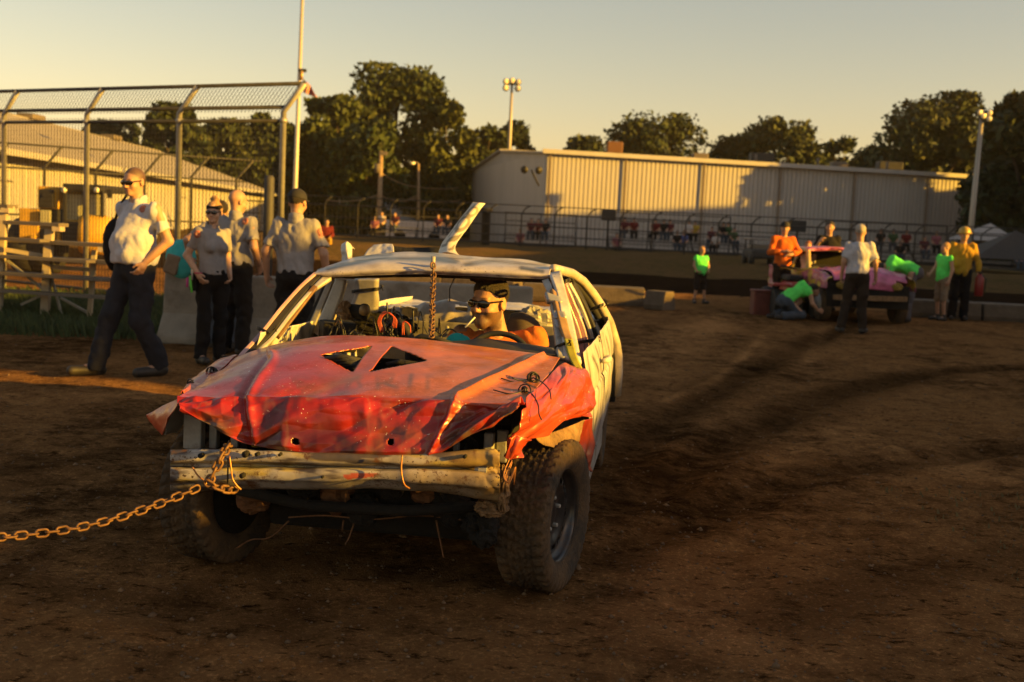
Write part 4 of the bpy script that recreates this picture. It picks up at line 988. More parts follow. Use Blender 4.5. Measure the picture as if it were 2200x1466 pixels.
def person(label, feet, H, face, J=None, shirt=None, sleeve=.75, hem=1.0, pants=None, plen='long', hair=('short', None), hyaw=0, hpitch=0, belly=0., broad=1.0, fem=False,
           glasses=False, cap=None, vox=.016, hvox=.010, hand=True, boots=None, beard=False, seed=1, z0=None, group=None, name='person', skin=None, headband=False, neckline=1.50, seated=False, jacket=False, colz=None):
    j = {k: np.array(v, float) for k, v in J0.items()}
    if J:
        for k, v in J.items(): j[k] = np.array(v, float)
    sc = H / 1.80; a = math.radians(face)
    base = Vector((feet[0], feet[1], gz(feet[0], feet[1]) if z0 is None else z0))
    Mw = Matrix.Translation(base) @ Matrix.Rotation(-a, 4, 'Z') @ Matrix.Scale(sc, 4)
    A = np.array(Mw.to_3x3()); B = np.array(base)
    def tw(V): return V @ A.T + B
    th = thing(name, label, 'person', base, group)
    w = broad; sk = SKIN if skin is None else np.array(skin)
    HM = Matrix.Rotation(-math.radians(hyaw), 4, 'Z') @ Matrix.Rotation(math.radians(hpitch), 4, 'X'); HQ = np.array(HM.to_3x3())
    hd = lambda p: j['head'] + HQ @ np.array(p, float)
    up = j['chest'] - j['pelvis']; up = up / np.linalg.norm(up)
    # ---- body
    b = SDF()
    b.rc(j['pelvis'], j['belly'], .105 * w, .10 * w, .05).rc(j['belly'], j['chest'], .095 * w, .085 * w, .05)
    b.rc(j['chest'], j['neck'] - up * .05, .085 * w, .055, .03).rc(j['neck'] - up * .03, hd((0, -.02, -.04)), .058 * (1 if not fem else .85), .056 * (1 if not fem else .85), .03)
    for s in 'RL':
        b.rc(j['s' + s], j['e' + s], .050 * w, .041, .04).rc(j['e' + s], j['w' + s], .043, .029, .02)
        b.rc(j['p' + s], j['k' + s], .080 * w, .055, .04).rc(j['k' + s], j['a' + s], .054, .036, .03).rc(j['a' + s], j['t' + s], .035, .028, .02)
    parts = [b.mesh(vox)]
    h = SDF()
    h.el(hd((0, -.018, .035)), (.078, .098, .088), .02, rot=HM).el(hd((0, .022, -.045)), (.058, .066, .068), .03, rot=HM).el(hd((0, .070, -.092)), (.024, .022, .020), .025, rot=HM)
    h.rc(hd((0, .084, .012)), hd((0, .108, -.028)), .010, .0145, .012).el(hd((0, .076, .024)), (.052, .018, .012), .014, rot=HM)
    for sx in (-1, 1):
        h.el(hd((sx * .033, .098, .003)), (.017, .012, .010), .010, 's', rot=HM).el(hd((sx * .033, .076, .002)), (.013, .012, .012), .004, rot=HM)
        h.el(hd((sx * .041, .052, -.03)), (.026, .032, .030), .02, rot=HM).el(hd((sx * .081, -.012, -.006)), (.010, .022, .033), .008, rot=HM).el(hd((sx * .090, -.008, -.006)), (.006, .012, .020), .006, 's', rot=HM)
        h.rc(hd((sx * .010, .098, -.034)), hd((sx * .010, .096, -.036)), .010, .010, .006)
    h.el(hd((0, .083, -.060)), (.024, .012, .006), .008, rot=HM).el(hd((0, .080, -.072)), (.021, .012, .008), .008, rot=HM)
    h.rc(hd((0, -.02, -.04)), j['neck'] - up * .02, .054 * (1 if not fem else .85), .056 * (1 if not fem else .85), .03)
    if beard: h.el(hd((0, .058, -.096)), (.036, .036, .034), .02, rot=HM)
    parts.append(h.mesh(hvox))
    if hand:
        for s in 'RL':
            g = SDF(); d = j['h' + s] - j['w' + s]; d = d / (np.linalg.norm(d) + 1e-9); fw = np.array([0, 1., 0]); sd = fw - d * (fw @ d)
            if np.linalg.norm(sd) < .1: sd = np.array([0, 0, 1.]) - d * d[2]
            sd /= np.linalg.norm(sd); n = np.cross(d, sd); n = n if n[0] * (1 if s == 'R' else -1) < 0 else -n
            c = j['w' + s]
            g.rc(j['w' + s] - d * .02, c + d * .04, .028, .030, .02)
            for q, (off, L) in enumerate(((.033, .075), (.011, .085), (-.011, .078), (-.032, .06))):
                k0 = c + d * .085 + sd * off; g.rc(c + d * .03 + sd * off * .6, k0, .015, .012, .012)
                k1 = k0 + (d * .8 + n * .5) * L * .5; k2 = k1 + (d * .35 + n * .85) * L * .5
                g.rc(k0, k1, .0105, .0095, .005).rc(k1, k2, .0095, .0085, .005)
            t0 = c + d * .025 + sd * .028; t1 = t0 + (d * .6 + sd * .6 + n * .3) * .05; g.rc(t0, t1, .014, .012, .010).rc(t1, t1 + (d * .8 + n * .4) * .032, .011, .010, .006)
            parts.append(g.mesh(.0065))
    V, F = joinmesh(parts)
    # skin tint: lips, brows, beard, stubble
    q = (V - j['head']) @ HQ
    col = np.tile(sk, (len(V), 1)) * (1 + .15 * (fbm(V * 14, 3, seed)[:, None] - .5))
    def blob(c, r): return np.exp(-((((q - np.array(c)) / np.array(r)) ** 2).sum(1)))[:, None]
    m = blob((0, .088, -.066), (.022, .02, .010)) * .6; col = col * (1 - m) + np.array([.34, .10, .08]) * m
    for sx in (-1, 1):
        m = np.clip(blob((sx * .033, .095, .028), (.022, .02, .006)) * 1.3, 0, 1) * .8; col = col * (1 - m) + np.array([.05, .03, .02]) * m
        m = np.clip(blob((sx * .033, .09, .002), (.016, .02, .008)) * 1.2, 0, 1) * .7; col = col * (1 - m) + np.array([.06, .04, .035]) * m
    if hair[0] == 'buzz':
        e = (q - np.array([0, .058, .062])) @ np.array([0, -.72, .69]); e2 = (q - np.array([0, -.01, -.045])) @ np.array([0, -.8, .6])
        m = (np.clip(np.minimum(e, e2) / .012 + fbm(V * 80, 2, 4) - .5, 0, 1) * .85 * (np.linalg.norm(q, axis=1) < .16) * (np.abs(np.abs(q[:, 0]) - .088) > .008))[:, None]; col = col * (1 - m) + np.array([.045, .026, .018]) * m
    if beard:
        near = np.clip(1 - np.abs(q[:, 2] + .085) / .075, 0, 1) * (q[:, 1] > -.03) * (q[:, 2] < -.040)
        lip = blob((0, .09, -.064), (.022, .03, .011))[:, 0]
        m = np.clip(near * 2.2 * (fbm(V * 60, 3, 5) * .7 + .6) - lip, 0, .80)[:, None]; col = col * (1 - m) + np.array([.035, .018, .010]) * m
    body = mk('body', tw(V), F, M_skin, th, True, col)
    out = {'root': th, 'body': body, 'tw': tw, 'hd': hd, 'j': j, 'M': Mw}
    # ---- shirt
    if shirt is not None:
        t = SDF(); hemp = j['pelvis'] + up * (hem - .95); top_ = j['neck'] + up * (neckline - 1.50 - .015)
        cl = [(hemp, -up), (top_, up)]
        t.el(j['pelvis'] + up * .02, (.168 * w, .135 * w, .13), .06, clip=cl)
        t.rc(j['pelvis'] + up * .05, j['belly'], .138 * w + belly * .3, .138 * w + belly * .6, .07, clip=cl)
        if belly: t.el(j['belly'] + np.array([0, .015 + belly * .5, .03]), (.160 * w + belly * .4, .118 + belly, .30), .12, clip=cl)
        t.rc(j['belly'] + np.array([.05 * w, 0, 0]), j['chest'] + np.array([.072 * w, 0, 0]), .105 * w, .108 * w, .06, clip=cl).rc(j['belly'] - np.array([.05 * w, 0, 0]), j['chest'] - np.array([.072 * w, 0, 0]), .105 * w, .108 * w, .06, clip=cl)
        t.el(j['chest'] + up * .03, (.172 * w, .122 * w, .17), .05, clip=cl).rc(j['sR'] * [.92, 1, 1] - up * .02, j['sL'] * [.90, 1, 1] - up * .02, .054, .054, .06, clip=cl)
        t.rc(j['neck'] - up * .07, j['neck'], .085, .064, .04, clip=cl)
        if fem:
            for sx in (-1, 1): t.el(j['chest'] + np.array([sx * .07, .095, -.02]), (.07, .065, .07), .04, clip=cl)
        for s in 'RL':
            A0, A1, A2 = j['s' + s], j['e' + s], j['w' + s]
            if sleeve <= 1:
                if sleeve > 0:
                    e = A0 + (A1 - A0) * sleeve; dn = (A1 - A0) / np.linalg.norm(A1 - A0)
                    t.rc(A0 - dn * .01, e + dn * .06, .053 * w, .064 * w, .07, clip=[(e, dn)])
            else:
                e = A1 + (A2 - A1) * (sleeve - 1); dn = (A2 - A1) / np.linalg.norm(A2 - A1)
                t.rc(A0, A1, .062 * w, .058, .09).rc(A1, e + dn * .05, .062, .052, .02, clip=[(e, dn)])
        fA_ = folds(.012, seed * 3 + 1, 9, 26, .5); fB_ = folds(.006, seed * 3 + 2, 34, 70, .4); Vs, Fs = t.mesh(vox * .75, lambda P: fA_(P) + fB_(P))
        colr = None
        out['shirt'] = mk('shirt' if not jacket else 'jacket', tw(Vs), Fs, shirt, th, True); out['shirtVF'] = (tw(Vs), Fs)
        if sleeve > 0 and neckline >= 1.5 and not jacket and vox < .017:
            cb = SDF(); nk = j['neck'] + up * .005
            cb.rc(nk - up * .012 + np.array([0, -.005, 0]), nk + up * .02 + np.array([0, -.012, 0]), .079, .073, .01).rc(nk - up * .06, nk + up * .08 + np.array([0, .0, 0]), .062, .062, .008, 's')
            cb.el(nk + np.array([0, .11, .0]), (.045, .06, .06), .01, 's')
            Vc, Fc = cb.mesh(.008); mk('collar', tw(Vc), Fc, shirt, out['shirt'], True)
    # ---- trousers
    if pants is not None:
        t = SDF(); wp = j['pelvis'] + up * .075; cl = [(wp, up)]
        t.el(j['pelvis'] - up * .01, (.168 * w, .128 * w, .13), .05, clip=cl)
        t.rc(j['pelvis'], wp + up * .05, .140 * w + belly * .15, .140 * w + belly * .15, .05, clip=cl)
        for s in 'RL':
            P0, P1, P2 = j['p' + s], j['k' + s], j['a' + s]; dn = (P2 - P1) / np.linalg.norm(P2 - P1)
            t.rc(P0, P1, .104 * w, .083 * w, .05, clip=cl)
            if plen == 'long': t.rc(P1, P2 + dn * .06, .083 * w, .082, .03, clip=[(P2 + dn * .035, dn)])
            else: t.rc(P1 - (P1 - P0) * .2, P1 + dn * .12, .078 * w, .080, .03, clip=[(P1 + dn * .04, dn)])
        fC_ = folds(.013, seed * 5 + 2, 9, 24, 1.3); fD_ = folds(.006, seed * 5 + 3, 30, 60, 1.6); Vp, Fp = t.mesh(vox * .8, lambda P: fC_(P) + fD_(P))
        out['trousers'] = mk('trousers' if plen == 'long' else 'shorts', tw(Vp), Fp, pants, th, True)
    # ---- shoes
    for s in 'RL':
        t = SDF(); an, to = j['a' + s], j['t' + s]; dd = to - an; dd[2] = 0 if not seated else dd[2]; dd = dd / (np.linalg.norm(dd) + 1e-9); flo = min(an[2] - .09, to[2] - .04) if not seated else -9
        cl = [((0, 0, flo + .002), (0, 0, -1))]
        t.rc(an - dd * .045 + [0, 0, -.045], to + dd * .02 + [0, 0, .012], .046, .044, .02, clip=cl).rc(an + [0, 0, .03], an + [0, 0, -.05], .050, .046, .03, clip=cl)
        Vf, Ff = t.mesh(max(vox * .8, .010)); mk('shoe', tw(Vf), Ff, M_boot if boots is None else boots, th, True)
    # ---- hair / cap / glasses
    kind, hm = hair
    if kind not in ('none', 'buzz') and hm is not None:
        t = SDF(); 
        if kind == 'short':
            t.el(hd((0, -.026, .047)), (.084, .101, .090), .02, rot=HM, clip=[(hd((0, .052, .04)), HQ @ np.array([0, .80, -.60])), (hd((0, 0, -.05)), HQ @ np.array([0, .55, -.83]))])
        elif kind == 'buzz':
            t.el(hd((0, -.022, .040)), (.0805, .0995, .088), .02, rot=HM, clip=[(hd((0, .055, .05)), HQ @ np.array([0, .75, -.66])), (hd((0, 0, -.05)), HQ @ np.array([0, .6, -.8]))])
        elif kind == 'top':
            t.el(hd((0, -.022, .050)), (.083, .104, .092), .02, rot=HM, clip=[(hd((0, .062, .062)), HQ @ np.array([0, .62, -.78])), (hd((0, -.03, -.03)), HQ @ np.array([0, .62, -.78]))])
            for q_ in range(14): t.rc(hd((random.uniform(-.05, .05), .02 + random.uniform(-.04, .045), .118)), hd((random.uniform(-.065, .06), .05 + random.uniform(-.04, .04), .138 - abs(random.uniform(0, .02)))), .013, .005, .014)
        elif kind == 'bun':
            t.el(hd((0, -.026, .04)), (.085, .102, .088), .02, rot=HM, clip=[(hd((0, .05, .04)), HQ @ np.array([0, .85, -.52]))]).el(hd((.01, -.06, .145)), (.045, .042, .038), .02, rot=HM).el(hd((-.02, -.03, .135)), (.03, .03, .03), .02, rot=HM)
        Vh, Fh = t.mesh(max(.007, hvox * .8), lambda P: .004 * np.sin(P[:, 0] * 210 + 3 * np.sin(P[:, 2] * 90)) * np.sin(P[:, 1] * 170)) if kind != 'buzz' else t.mesh(max(.007, hvox * .8))
        out['hair'] = mk('hair', tw(Vh), Fh, hm, th, True)
    if headband:
        t = SDF(); t.el(hd((0, -.020, .052)), (.086, .104, .060), .01, rot=HM, clip=[(hd((0, 0, .085)), HQ @ np.array([0, .2, .98])), (hd((0, 0, .040)), HQ @ np.array([0, -.25, -.97]))])
        Vh, Fh = t.mesh(.007); mk('headband', tw(Vh), Fh, C_black, th, True)
    if cap is not None:
        t = SDF(); t.el(hd((0, -.02, .045)), (.092, .110, .095), .01, rot=HM, clip=[(hd((0, 0, .025)), HQ @ np.array([0, -.12, -.99]))])
        t.el(hd((0, .115, .032)), (.070, .070, .010), .012, rot=HM)
        Vh, Fh = t.mesh(.009); out['cap'] = mk('cap', tw(Vh), Fh, cap, th, True)
    if glasses:
        t = SDF()
        for sx in (-1, 1):
            RM = HM @ Matrix.Rotation(sx * -.42, 4, 'Z')
            t.el(hd((sx * .036, .100, .002)), (.034, .007, .021), .006, rot=RM)
            t.rc(hd((sx * .064, .083, .010)), hd((sx * .085, .0, .012)), .0055, .0045, .005)
        t.rc(hd((-.018, .108, .010)), hd((.018, .108, .010)), .006, .006, .005)
        Vg, Fg = t.mesh(.0035); out['glasses'] = mk('sunglasses', tw(Vg), Fg, M_glass, th, True)
    return out
def badge_on(out, px, py, r, m, name='badge', key='shirt'):
    V, F = out[key + 'VF']; bv = BVHTree.FromPolygons([tuple(v) for v in V], [tuple(map(int, f)) for f in F])
    d = ray(px, py).normalized(); hit = bv.ray_cast(CAMP, d)
    if hit[0] is None: return
    n = hit[1]; n = n if n.dot(d) < 0 else -n; x = n.orthogonal().normalized(); y = n.cross(x); Vd = []; Fd = []
    for rr in (r, r * .5, 0.001):
        for k in range(14):
            a = 2 * math.pi * k / 14; p = hit[0] + (x * math.cos(a) + y * math.sin(a)) * rr; q = bv.find_nearest(p)
            pp = q[0] + (n * .004); Vd.append(tuple(pp))
    for i in range(2):
        for k in range(14): Fd.append((i * 14 + k, i * 14 + (k + 1) % 14, (i + 1) * 14 + (k + 1) % 14, (i + 1) * 14 + k))
    solid(mk(name, Vd, Fd, m, out[key], True), .002)
M_badge = mat('red_badge', (.36, .06, .03), .7, vary=.5, scale=90, second=(.5, .42, .3), thresh=.55, scale2=120)

def feet(px, py): p = ground(px, py); return (p.x, p.y)
# walking man, white polo
m1 = person('heavy-set man in white polo and sunglasses striding left by the car', feet(288, 812), 1.84, 214,
    dict(pelvis=(0, 0, .95), chest=(0, -.03, 1.30), neck=(0, -.01, 1.50), head=(0, .03, 1.665), kR=(.12, .16, .52), aR=(.20, .24, .095), tR=(.26, .41, .04), kL=(-.11, .03, .50), aL=(-.16, -.13, .10), tL=(-.14, .05, .035),
         sL=(-.21, -.03, 1.45), eL=(-.30, -.10, 1.18), wL=(-.20, .06, .99), hL=(-.18, .10, .91), sR=(.205, -.03, 1.45), eR=(.27, -.14, 1.18), wR=(.22, -.20, .95), hR=(.22, -.20, .86)),
    C_white, .72, .99, C_navy, hair=('buzz', mat('cropped_hair', (.075, .045, .03), .8, vary=.3, scale=80)), hyaw=-12, hpitch=-8, belly=.03, broad=1.10, glasses=True, seed=3, vox=.014)
badge_on(m1, 308, 449, .036, M_badge, 'chest_badge')
# dark bag hanging behind him
pj = m1['tw'](np.array([[.26, -.18, 1.12]]))[0]
bgp = SDF(); bgp.el((0, 0, 0), (.10, .13, .21), .05).el((0, .03, -.13), (.09, .10, .13), .06)
Vb, Fb = bgp.mesh(.016, folds(.006, 77)); bagc = atd(247, 520, m1['root'].location.y + .12)
bg_o = mk('shoulder_bag', Vb + np.array(bagc), Fb, C_black, None, True); tag(bg_o, 'black bag hanging behind the man in the white polo', 'bag')
MB().tube([bagc + Vector((0, 0, .2)), bagc + Vector((.06, -.02, .34)), bagc + Vector((.10, 0, .42))], .012, 6).build('strap', C_black, bg_o, True)
# woman with headband
m2 = person('blond woman in grey polo, black headband and sunglasses, hands in pockets', feet(452, 783), 1.60, 140,
    dict(sR=(.165, -.01, 1.44), sL=(-.165, -.01, 1.44), eR=(.24, -.12, 1.18), wR=(.19, .05, .99), hR=(.17, .10, .92), eL=(-.23, -.12, 1.18), wL=(-.18, .05, .99), hL=(-.16, .10, .92)),
    C_grey, .70, .99, C_black, hair=('bun', M_blond), hyaw=42, hpitch=-2, broad=.95, fem=True, glasses=True, headband=True, seed=5, vox=.014, skin=(.50, .30, .20))
badge_on(m2, 424, 503, .040, M_badge, 'sleeve_badge')
wb = m2['j']; pw = Vector(m2['tw'](np.array([[.19, .06, 1.0]]))[0])
MB().tube([pw + Vector((math.cos(a) * .034, math.sin(a) * .034, 0)) for a in np.linspace(0, 6.28, 14, endpoint=False)], .006, 6, closed=True).build('wristband', mat('pink_rubber', (.55, .03, .10), .5), m2['root'], True)
pr = Vector(m2['tw'](np.array([[.20, -.02, .90]]))[0])
bevel(MB().box(pr, (.07, .09, .17)).build('belt_pouch', C_black, m2['root']), .015)
MB().tube([pr + Vector((-.02, -.06, .06)), pr + Vector((-.01, -.07, -.04)), pr + Vector((0, -.07, -.10))], .012, 6).build('green_clip', mat('neon_clip', (.10, .55, .05), .5), m2['root'], True)
MB().tube([pr + Vector((-.05, -.05, .04)), pr + Vector((-.05, -.06, -.05))], .011, 6).build('magenta_clip', mat('magenta_clip', (.5, .03, .25), .5), m2['root'], True)
MB().tube([pr + Vector((-.005, -.065, .12)), pr + Vector((0, -.07, .02))], .010, 6).build('scissors', M_grey, m2['root'], True)
# bald man beside her, back to camera
m3 = person('bald man in grey polo turned away behind the woman with the headband', feet(503, 762), 1.74, 20,
    dict(eR=(.26, -.06, 1.18), wR=(.24, .10, .98), hR=(.22, .14, .90)), C_grey, .72, .99, C_black, hair=('none', None), hyaw=25, hpitch=-12, broad=1.08, seed=7, vox=.016)
badge_on(m3, 527, 475, .042, M_badge, 'sleeve_badge')
# fourth officer hidden behind, elbow out
m4 = person('officer in grey polo half hidden behind the woman, elbow out', feet(478, 748), 1.70, 330,
    dict(chest=(0, .10, 1.27), neck=(0, .16, 1.44), head=(0, .22, 1.58), sL=(-.20, .10, 1.40), eL=(-.42, .06, 1.24), wL=(-.36, .20, 1.06), hL=(-.32, .26, 1.0), sR=(.19, .10, 1.40)), C_grey, .7, .99, C_jean, hair=('short', M_hair), seed=8, vox=.018)
# man in the black cap, back to camera
pcap = feet(632, 800)
p5 = atd(632, 700, 10.7)
m5 = person('man in black cap and grey polo seen from behind past the windscreen pillar', (p5.x, p5.y), 1.74, 8,
    dict(eR=(.29, -.04, 1.18), wR=(.31, .04, .95), hR=(.31, .07, .87), eL=(-.29, -.05, 1.18), wL=(-.30, .02, .95), hL=(-.30, .05, .87)), C_grey, .78, .99, C_black, hair=('short', M_hair), hyaw=6, hpitch=-4, cap=M_cap, broad=1.08, seed=9, vox=.015)
badge_on(m5, 689, 500, .040, M_badge, 'sleeve_badge')

# driver
hp = CP(1051, 650, 1.42); dface = 180 + 7.7
ddir = Vector((math.sin(R_(dface)), math.cos(R_(dface)), 0))
dz = hp.z - 1.17 * 1.93 / 1.8
dpos = Vector((hp.x, hp.y, 0)) - ddir * .08
drv = person('driver in orange tee and sunglasses, cigarette in mouth, behind the wheel', (dpos.x, dpos.y), 1.93, dface,
    dict(pelvis=(-.06, -.05, .46), belly=(-.05, -.06, .60), chest=(-.045, -.02, .86), neck=(-.035, .03, 1.035), head=(0, .085, 1.17),
         sR=(.15, .0, 1.0), eR=(.24, .20, .78), wR=(.20, .42, .80), hR=(.20, .49, .83), sL=(-.24, .0, .995), eL=(-.30, .16, .74), wL=(-.22, .38, .74), hL=(-.2, .45, .76),
         pR=(.05, 0, .46), kR=(.08, .44, .52), aR=(.08, .72, .26), tR=(.08, .86, .24), pL=(-.15, 0, .46), kL=(-.2, .44, .52), aL=(-.2, .72, .26), tL=(-.2, .86, .24)),
    C_orange, .85, .98, C_jean, hair=('top', M_hair), hyaw=26, hpitch=-3, glasses=True, beard=True, vox=.011, hvox=.006, seated=True, neckline=1.485, seed=11, broad=.92, z0=dz, skin=(.48, .25, .135))
cg0 = Vector(drv['tw'](drv['hd']((.012, .100, -.066))[None])[0]); cgd = (ray(1031, 695) - ray(1052, 668)).normalized()
cg1 = cg0 + (Vector((-.05, -.02, -.055)))
cgt = MB().tube([cg0, cg1], .0042, 8).build('cigarette', mat('cigarette_paper', (.75, .7, .62), .8), None, True); tag(cgt, "white cigarette in the driver's mouth", 'cigarette')
# teal wrapped fist on the wheel
fp = CP(985, 735, .93); g = SDF(); g.el((0, 0, 0), (.055, .05, .042), .03).rc((-.02, 0, -.01), (.09, .05, -.06), .040, .034, .03)
for k in range(4): g.rc((-.03 + .02 * k, -.035, .012), (-.035 + .02 * k, -.045, -.02), .013, .012, .008)
Vt, Ft = g.mesh(.008, folds(.003, 31, 40, 80)); tw_ = mk('wrapped_hand', Vt + np.array(fp), Ft, C_teal, drv['root'], True); tag(tw_, 'teal wrapped fist on the steering wheel')
# ------------------------------------------------------------------ unseen walls added beyond the right edge only to cast shade
SDx = Vector((math.sin(SUN_A), -math.cos(SUN_A), 0)); PDx = Vector((math.cos(SUN_A), math.sin(SUN_A), 0))
M_board = mat('shade_wall_board', (.25, .20, .15), .85, vary=.3, scale=3, stretch=(1, 1, .2))
def wallbox(parent, nm, p0, p1, h0, h1, t=14, th=.6):
    V = []
    for p, h in ((p0, h0), (p1, h1)):
        for tt in (t, t + th):
            q = PDx * p + SDx * tt; V += [(q.x, q.y, -.1), (q.x, q.y, h)]
    F = [(0, 1, 3, 2), (4, 6, 7, 5), (0, 4, 5, 1), (2, 3, 7, 6), (1, 5, 7, 3), (0, 2, 6, 4)]
    return mk(nm, V, F, M_board, parent, False)
def occl(label, cat, nm, secs, T=14):
    q = PDx * secs[0][0] + SDx * T; th = thing(nm, label, cat, q)
    for p0, p1, h0, h1 in secs: wallbox(th, 'shade_wall_section', p0, p1 - .004, h0, h1, T)
TE = math.tan(SUN_EL)
def hz(x, y, z, T=14.3): return z + TE * (T - (Vector((x, y, 0))).dot(SDx))     # wall height that shades the point (x, y) up to z
def pp(x, y): return Vector((x, y, 0)).dot(PDx)
hc = hz(.25, 4.5, .54)
lg = hz(-4.5, 9.6, .0)
occl('unseen wall added to shade the track and red car, right of the camera', 'shade_wall', 'shade_wall', [(-9, 3.2, hz(-1.8, 2.6, .30), hz(-1.8, 2.6, .30)), (3.2, 7.42, hc, hc), (7.42, 7.93, lg - .6, lg - .6), (7.93, 10.2, hz(-3.3, 10, .92), hz(-2.9, 11, 1.0)), (10.2, 15, hz(-5.9, 14.5, .50), hz(-5.9, 14.5, .56)), (15, 19, hz(-5.5, 16, .3), hz(-5.5, 16, .3))])  # added wall, heights shaped to shade the track and leave one sun slot
occl('low unseen wall added to shade the right-hand crew and far track', 'barn', 'far_shade_wall', [(18.99, 23.8, hz(5.6, 20, .85), hz(5.6, 20, .85)), (23.8, 28, hz(4.1, 24.6, .10), hz(4.1, 24.6, .10)), (28, 46, hz(0, 40, .3), hz(0, 45, .3))])  # added only for its shade, no barn is known here
occl('tall unseen wall added to shade the foot of the long metal building', 'barn', 'far_shade_wall', [(45.5, pp(1.5, 70) - 2, hz(0, 58, 2.0, 26.3), hz(1.5, 70, 2.2, 26.3) + .3), (pp(1.5, 70) - 2, pp(18, 74), hz(1.5, 70, 2.2, 26.3) + .3, hz(18, 74, 3.5, 26.3)), (pp(18, 74), 92, hz(18, 74, 3.5, 26.3), hz(31, 77.4, 4.2, 26.3))], 26)  # added wall, height shaped so its shade ends partway up the hall

# ------------------------------------------------------------------ far dirt: dark band, dry bank, barriers
def sheet(name, xs, ys_, zf, m):
    V = []; F = []; n = len(xs)
    for y in ys_:
        for x in xs: V.append((x, y, zf(x, y)))
    for j in range(len(ys_) - 1):
        for i in range(n - 1): F.append((j * n + i, j * n + i + 1, (j + 1) * n + i + 1, (j + 1) * n + i))
    o = mk(name, V, F, m, None, True); tag(o, kind='structure'); return o
dm = bpy.data.materials.new('dark_dirt'); dm.use_nodes = True; dirt_nodes(dm, (.034, .020, .012), (.022, .013, .008), (.045, .026, .015))
bm_ = bpy.data.materials.new('dry_bank'); bm_.use_nodes = True; dirt_nodes(bm_, (.17, .105, .048), (.11, .085, .032), (.21, .125, .055))
xs = np.linspace(-30, 45, 120)
sheet('dark_track', xs, np.linspace(27, 40, 30), lambda x, y: .035 + .03 * math.sin(x * .7 + y) * .3 - (.05 if (y < 28 + 1.2 * math.sin(x * .5)) else 0), dm)
sheet('dirt_bank', xs, np.linspace(37.5, 66, 50), lambda x, y: .02 + .42 * min(1, max(0, (y - 38.2 - .5 * math.sin(x * .3)) / 4.0)) + .05 * math.sin(x * 1.3) * math.sin(y), bm_)
M_conc = mat('concrete', (.25, .215, .17), .9, vary=.28, scale=3, bump=.3, bscale=25, second=(.16, .12, .08), thresh=.60, scale2=2.2)
JP = [(-.30, 0), (-.30, .08), (-.13, .34), (-.09, .80), (.09, .80), (.13, .34), (.30, .08), (.30, 0)]
def barrier(label, a, b_, prof=JP, group=None, m=M_conc, name='concrete_barrier', hs=1.0):
    a = Vector(a); b_ = Vector(b_); d = (b_ - a).normalized(); n = Vector((d.y, -d.x, 0)); V = []; F = []
    N = 8
    for i in range(N + 1):
        c = a.lerp(b_, i / N)
        for x, z in prof: V.append(c + n * x + Vector((0, 0, z * hs)))
    k = len(prof)
    for i in range(N):
        for j in range(k): F.append((i * k + j, i * k + (j + 1) % k, (i + 1) * k + (j + 1) % k, (i + 1) * k + j))
    F.append(tuple(reversed(range(k)))); F.append(tuple(N * k + j for j in range(k)))
    o = mk(name, V, F, m, None, False); bevel(o, .025, 2); tag(o, label, 'barrier', group); return o
def G(px, d, z=0):                     # ground position under an image column at the distance d
    y_ = 484 + (px - 1100) * math.tan(ROLL); p = atd(px, y_, d); return Vector((p.x, p.y, z))
barrier('concrete barrier behind the officers, its blunt end left of the woman', G(362, 12.9), G(715, 12.7))
barrier('concrete barrier showing through the rear of the car cabin', G(722, 12.9), G(1150, 13.2))
M_dconc = mat('dirty_concrete', (.11, .082, .056), .95, vary=.35, scale=3, bump=.4, bscale=20)
low = [(-.40, 0), (-.42, .10), (-.36, .36), (.36, .36), (.42, .10), (.40, 0)]
barrier('low concrete block seen through the windscreen beyond the hanging chain', G(800, 24.2), G(960, 24.0), low, 'concrete blocks lying along the track', M_dconc)
barrier('low concrete block seen through the windscreen directly behind the driver', G(965, 24.0), G(1120, 23.6), low, 'concrete blocks lying along the track', M_dconc)
barrier('low concrete block lying just right of the car, beside the upright block', G(1132, 23.2), G(1392, 23.0), low, 'concrete blocks lying along the track', M_dconc)
barrier('upright stub of concrete barrier standing alone on the track', G(1404, 22.2), G(1448, 21.9), [(-.20, 0), (-.22, .1), (-.15, .37), (.15, .37), (.22, .1), (.20, 0)], 'concrete blocks lying along the track', M_dconc)
barrier('low concrete block running right behind the turnout-coat firefighter', G(1960, 23.8), G(2110, 23.6), low, 'concrete blocks lying along the track', M_dconc)
barrier('low concrete block at the far right edge of the track', G(2114, 23.6), G(2290, 23.4), low, 'concrete blocks lying along the track', M_dconc)
# ------------------------------------------------------------------ metal helpers
M_galv = mat('galvanised_pipe', (.30, .29, .27), .5, .35, vary=.25, scale=6)
M_dpipe = mat('dark_pipe', (.045, .042, .04), .65, .1, vary=.3, scale=6)
M_mesh = mat('fence_wire', (.045, .040, .034), .7)
M_alu = mat('aluminium_plank', (.13, .105, .08), .7, .0, vary=.2, scale=5, stretch=(.3, 1, 1))
M_wpost = mat('white_rusty_post', (.40, .33, .24), .6, vary=.2, scale=9, second=(.20, .08, .03), thresh=.64, scale2=5)
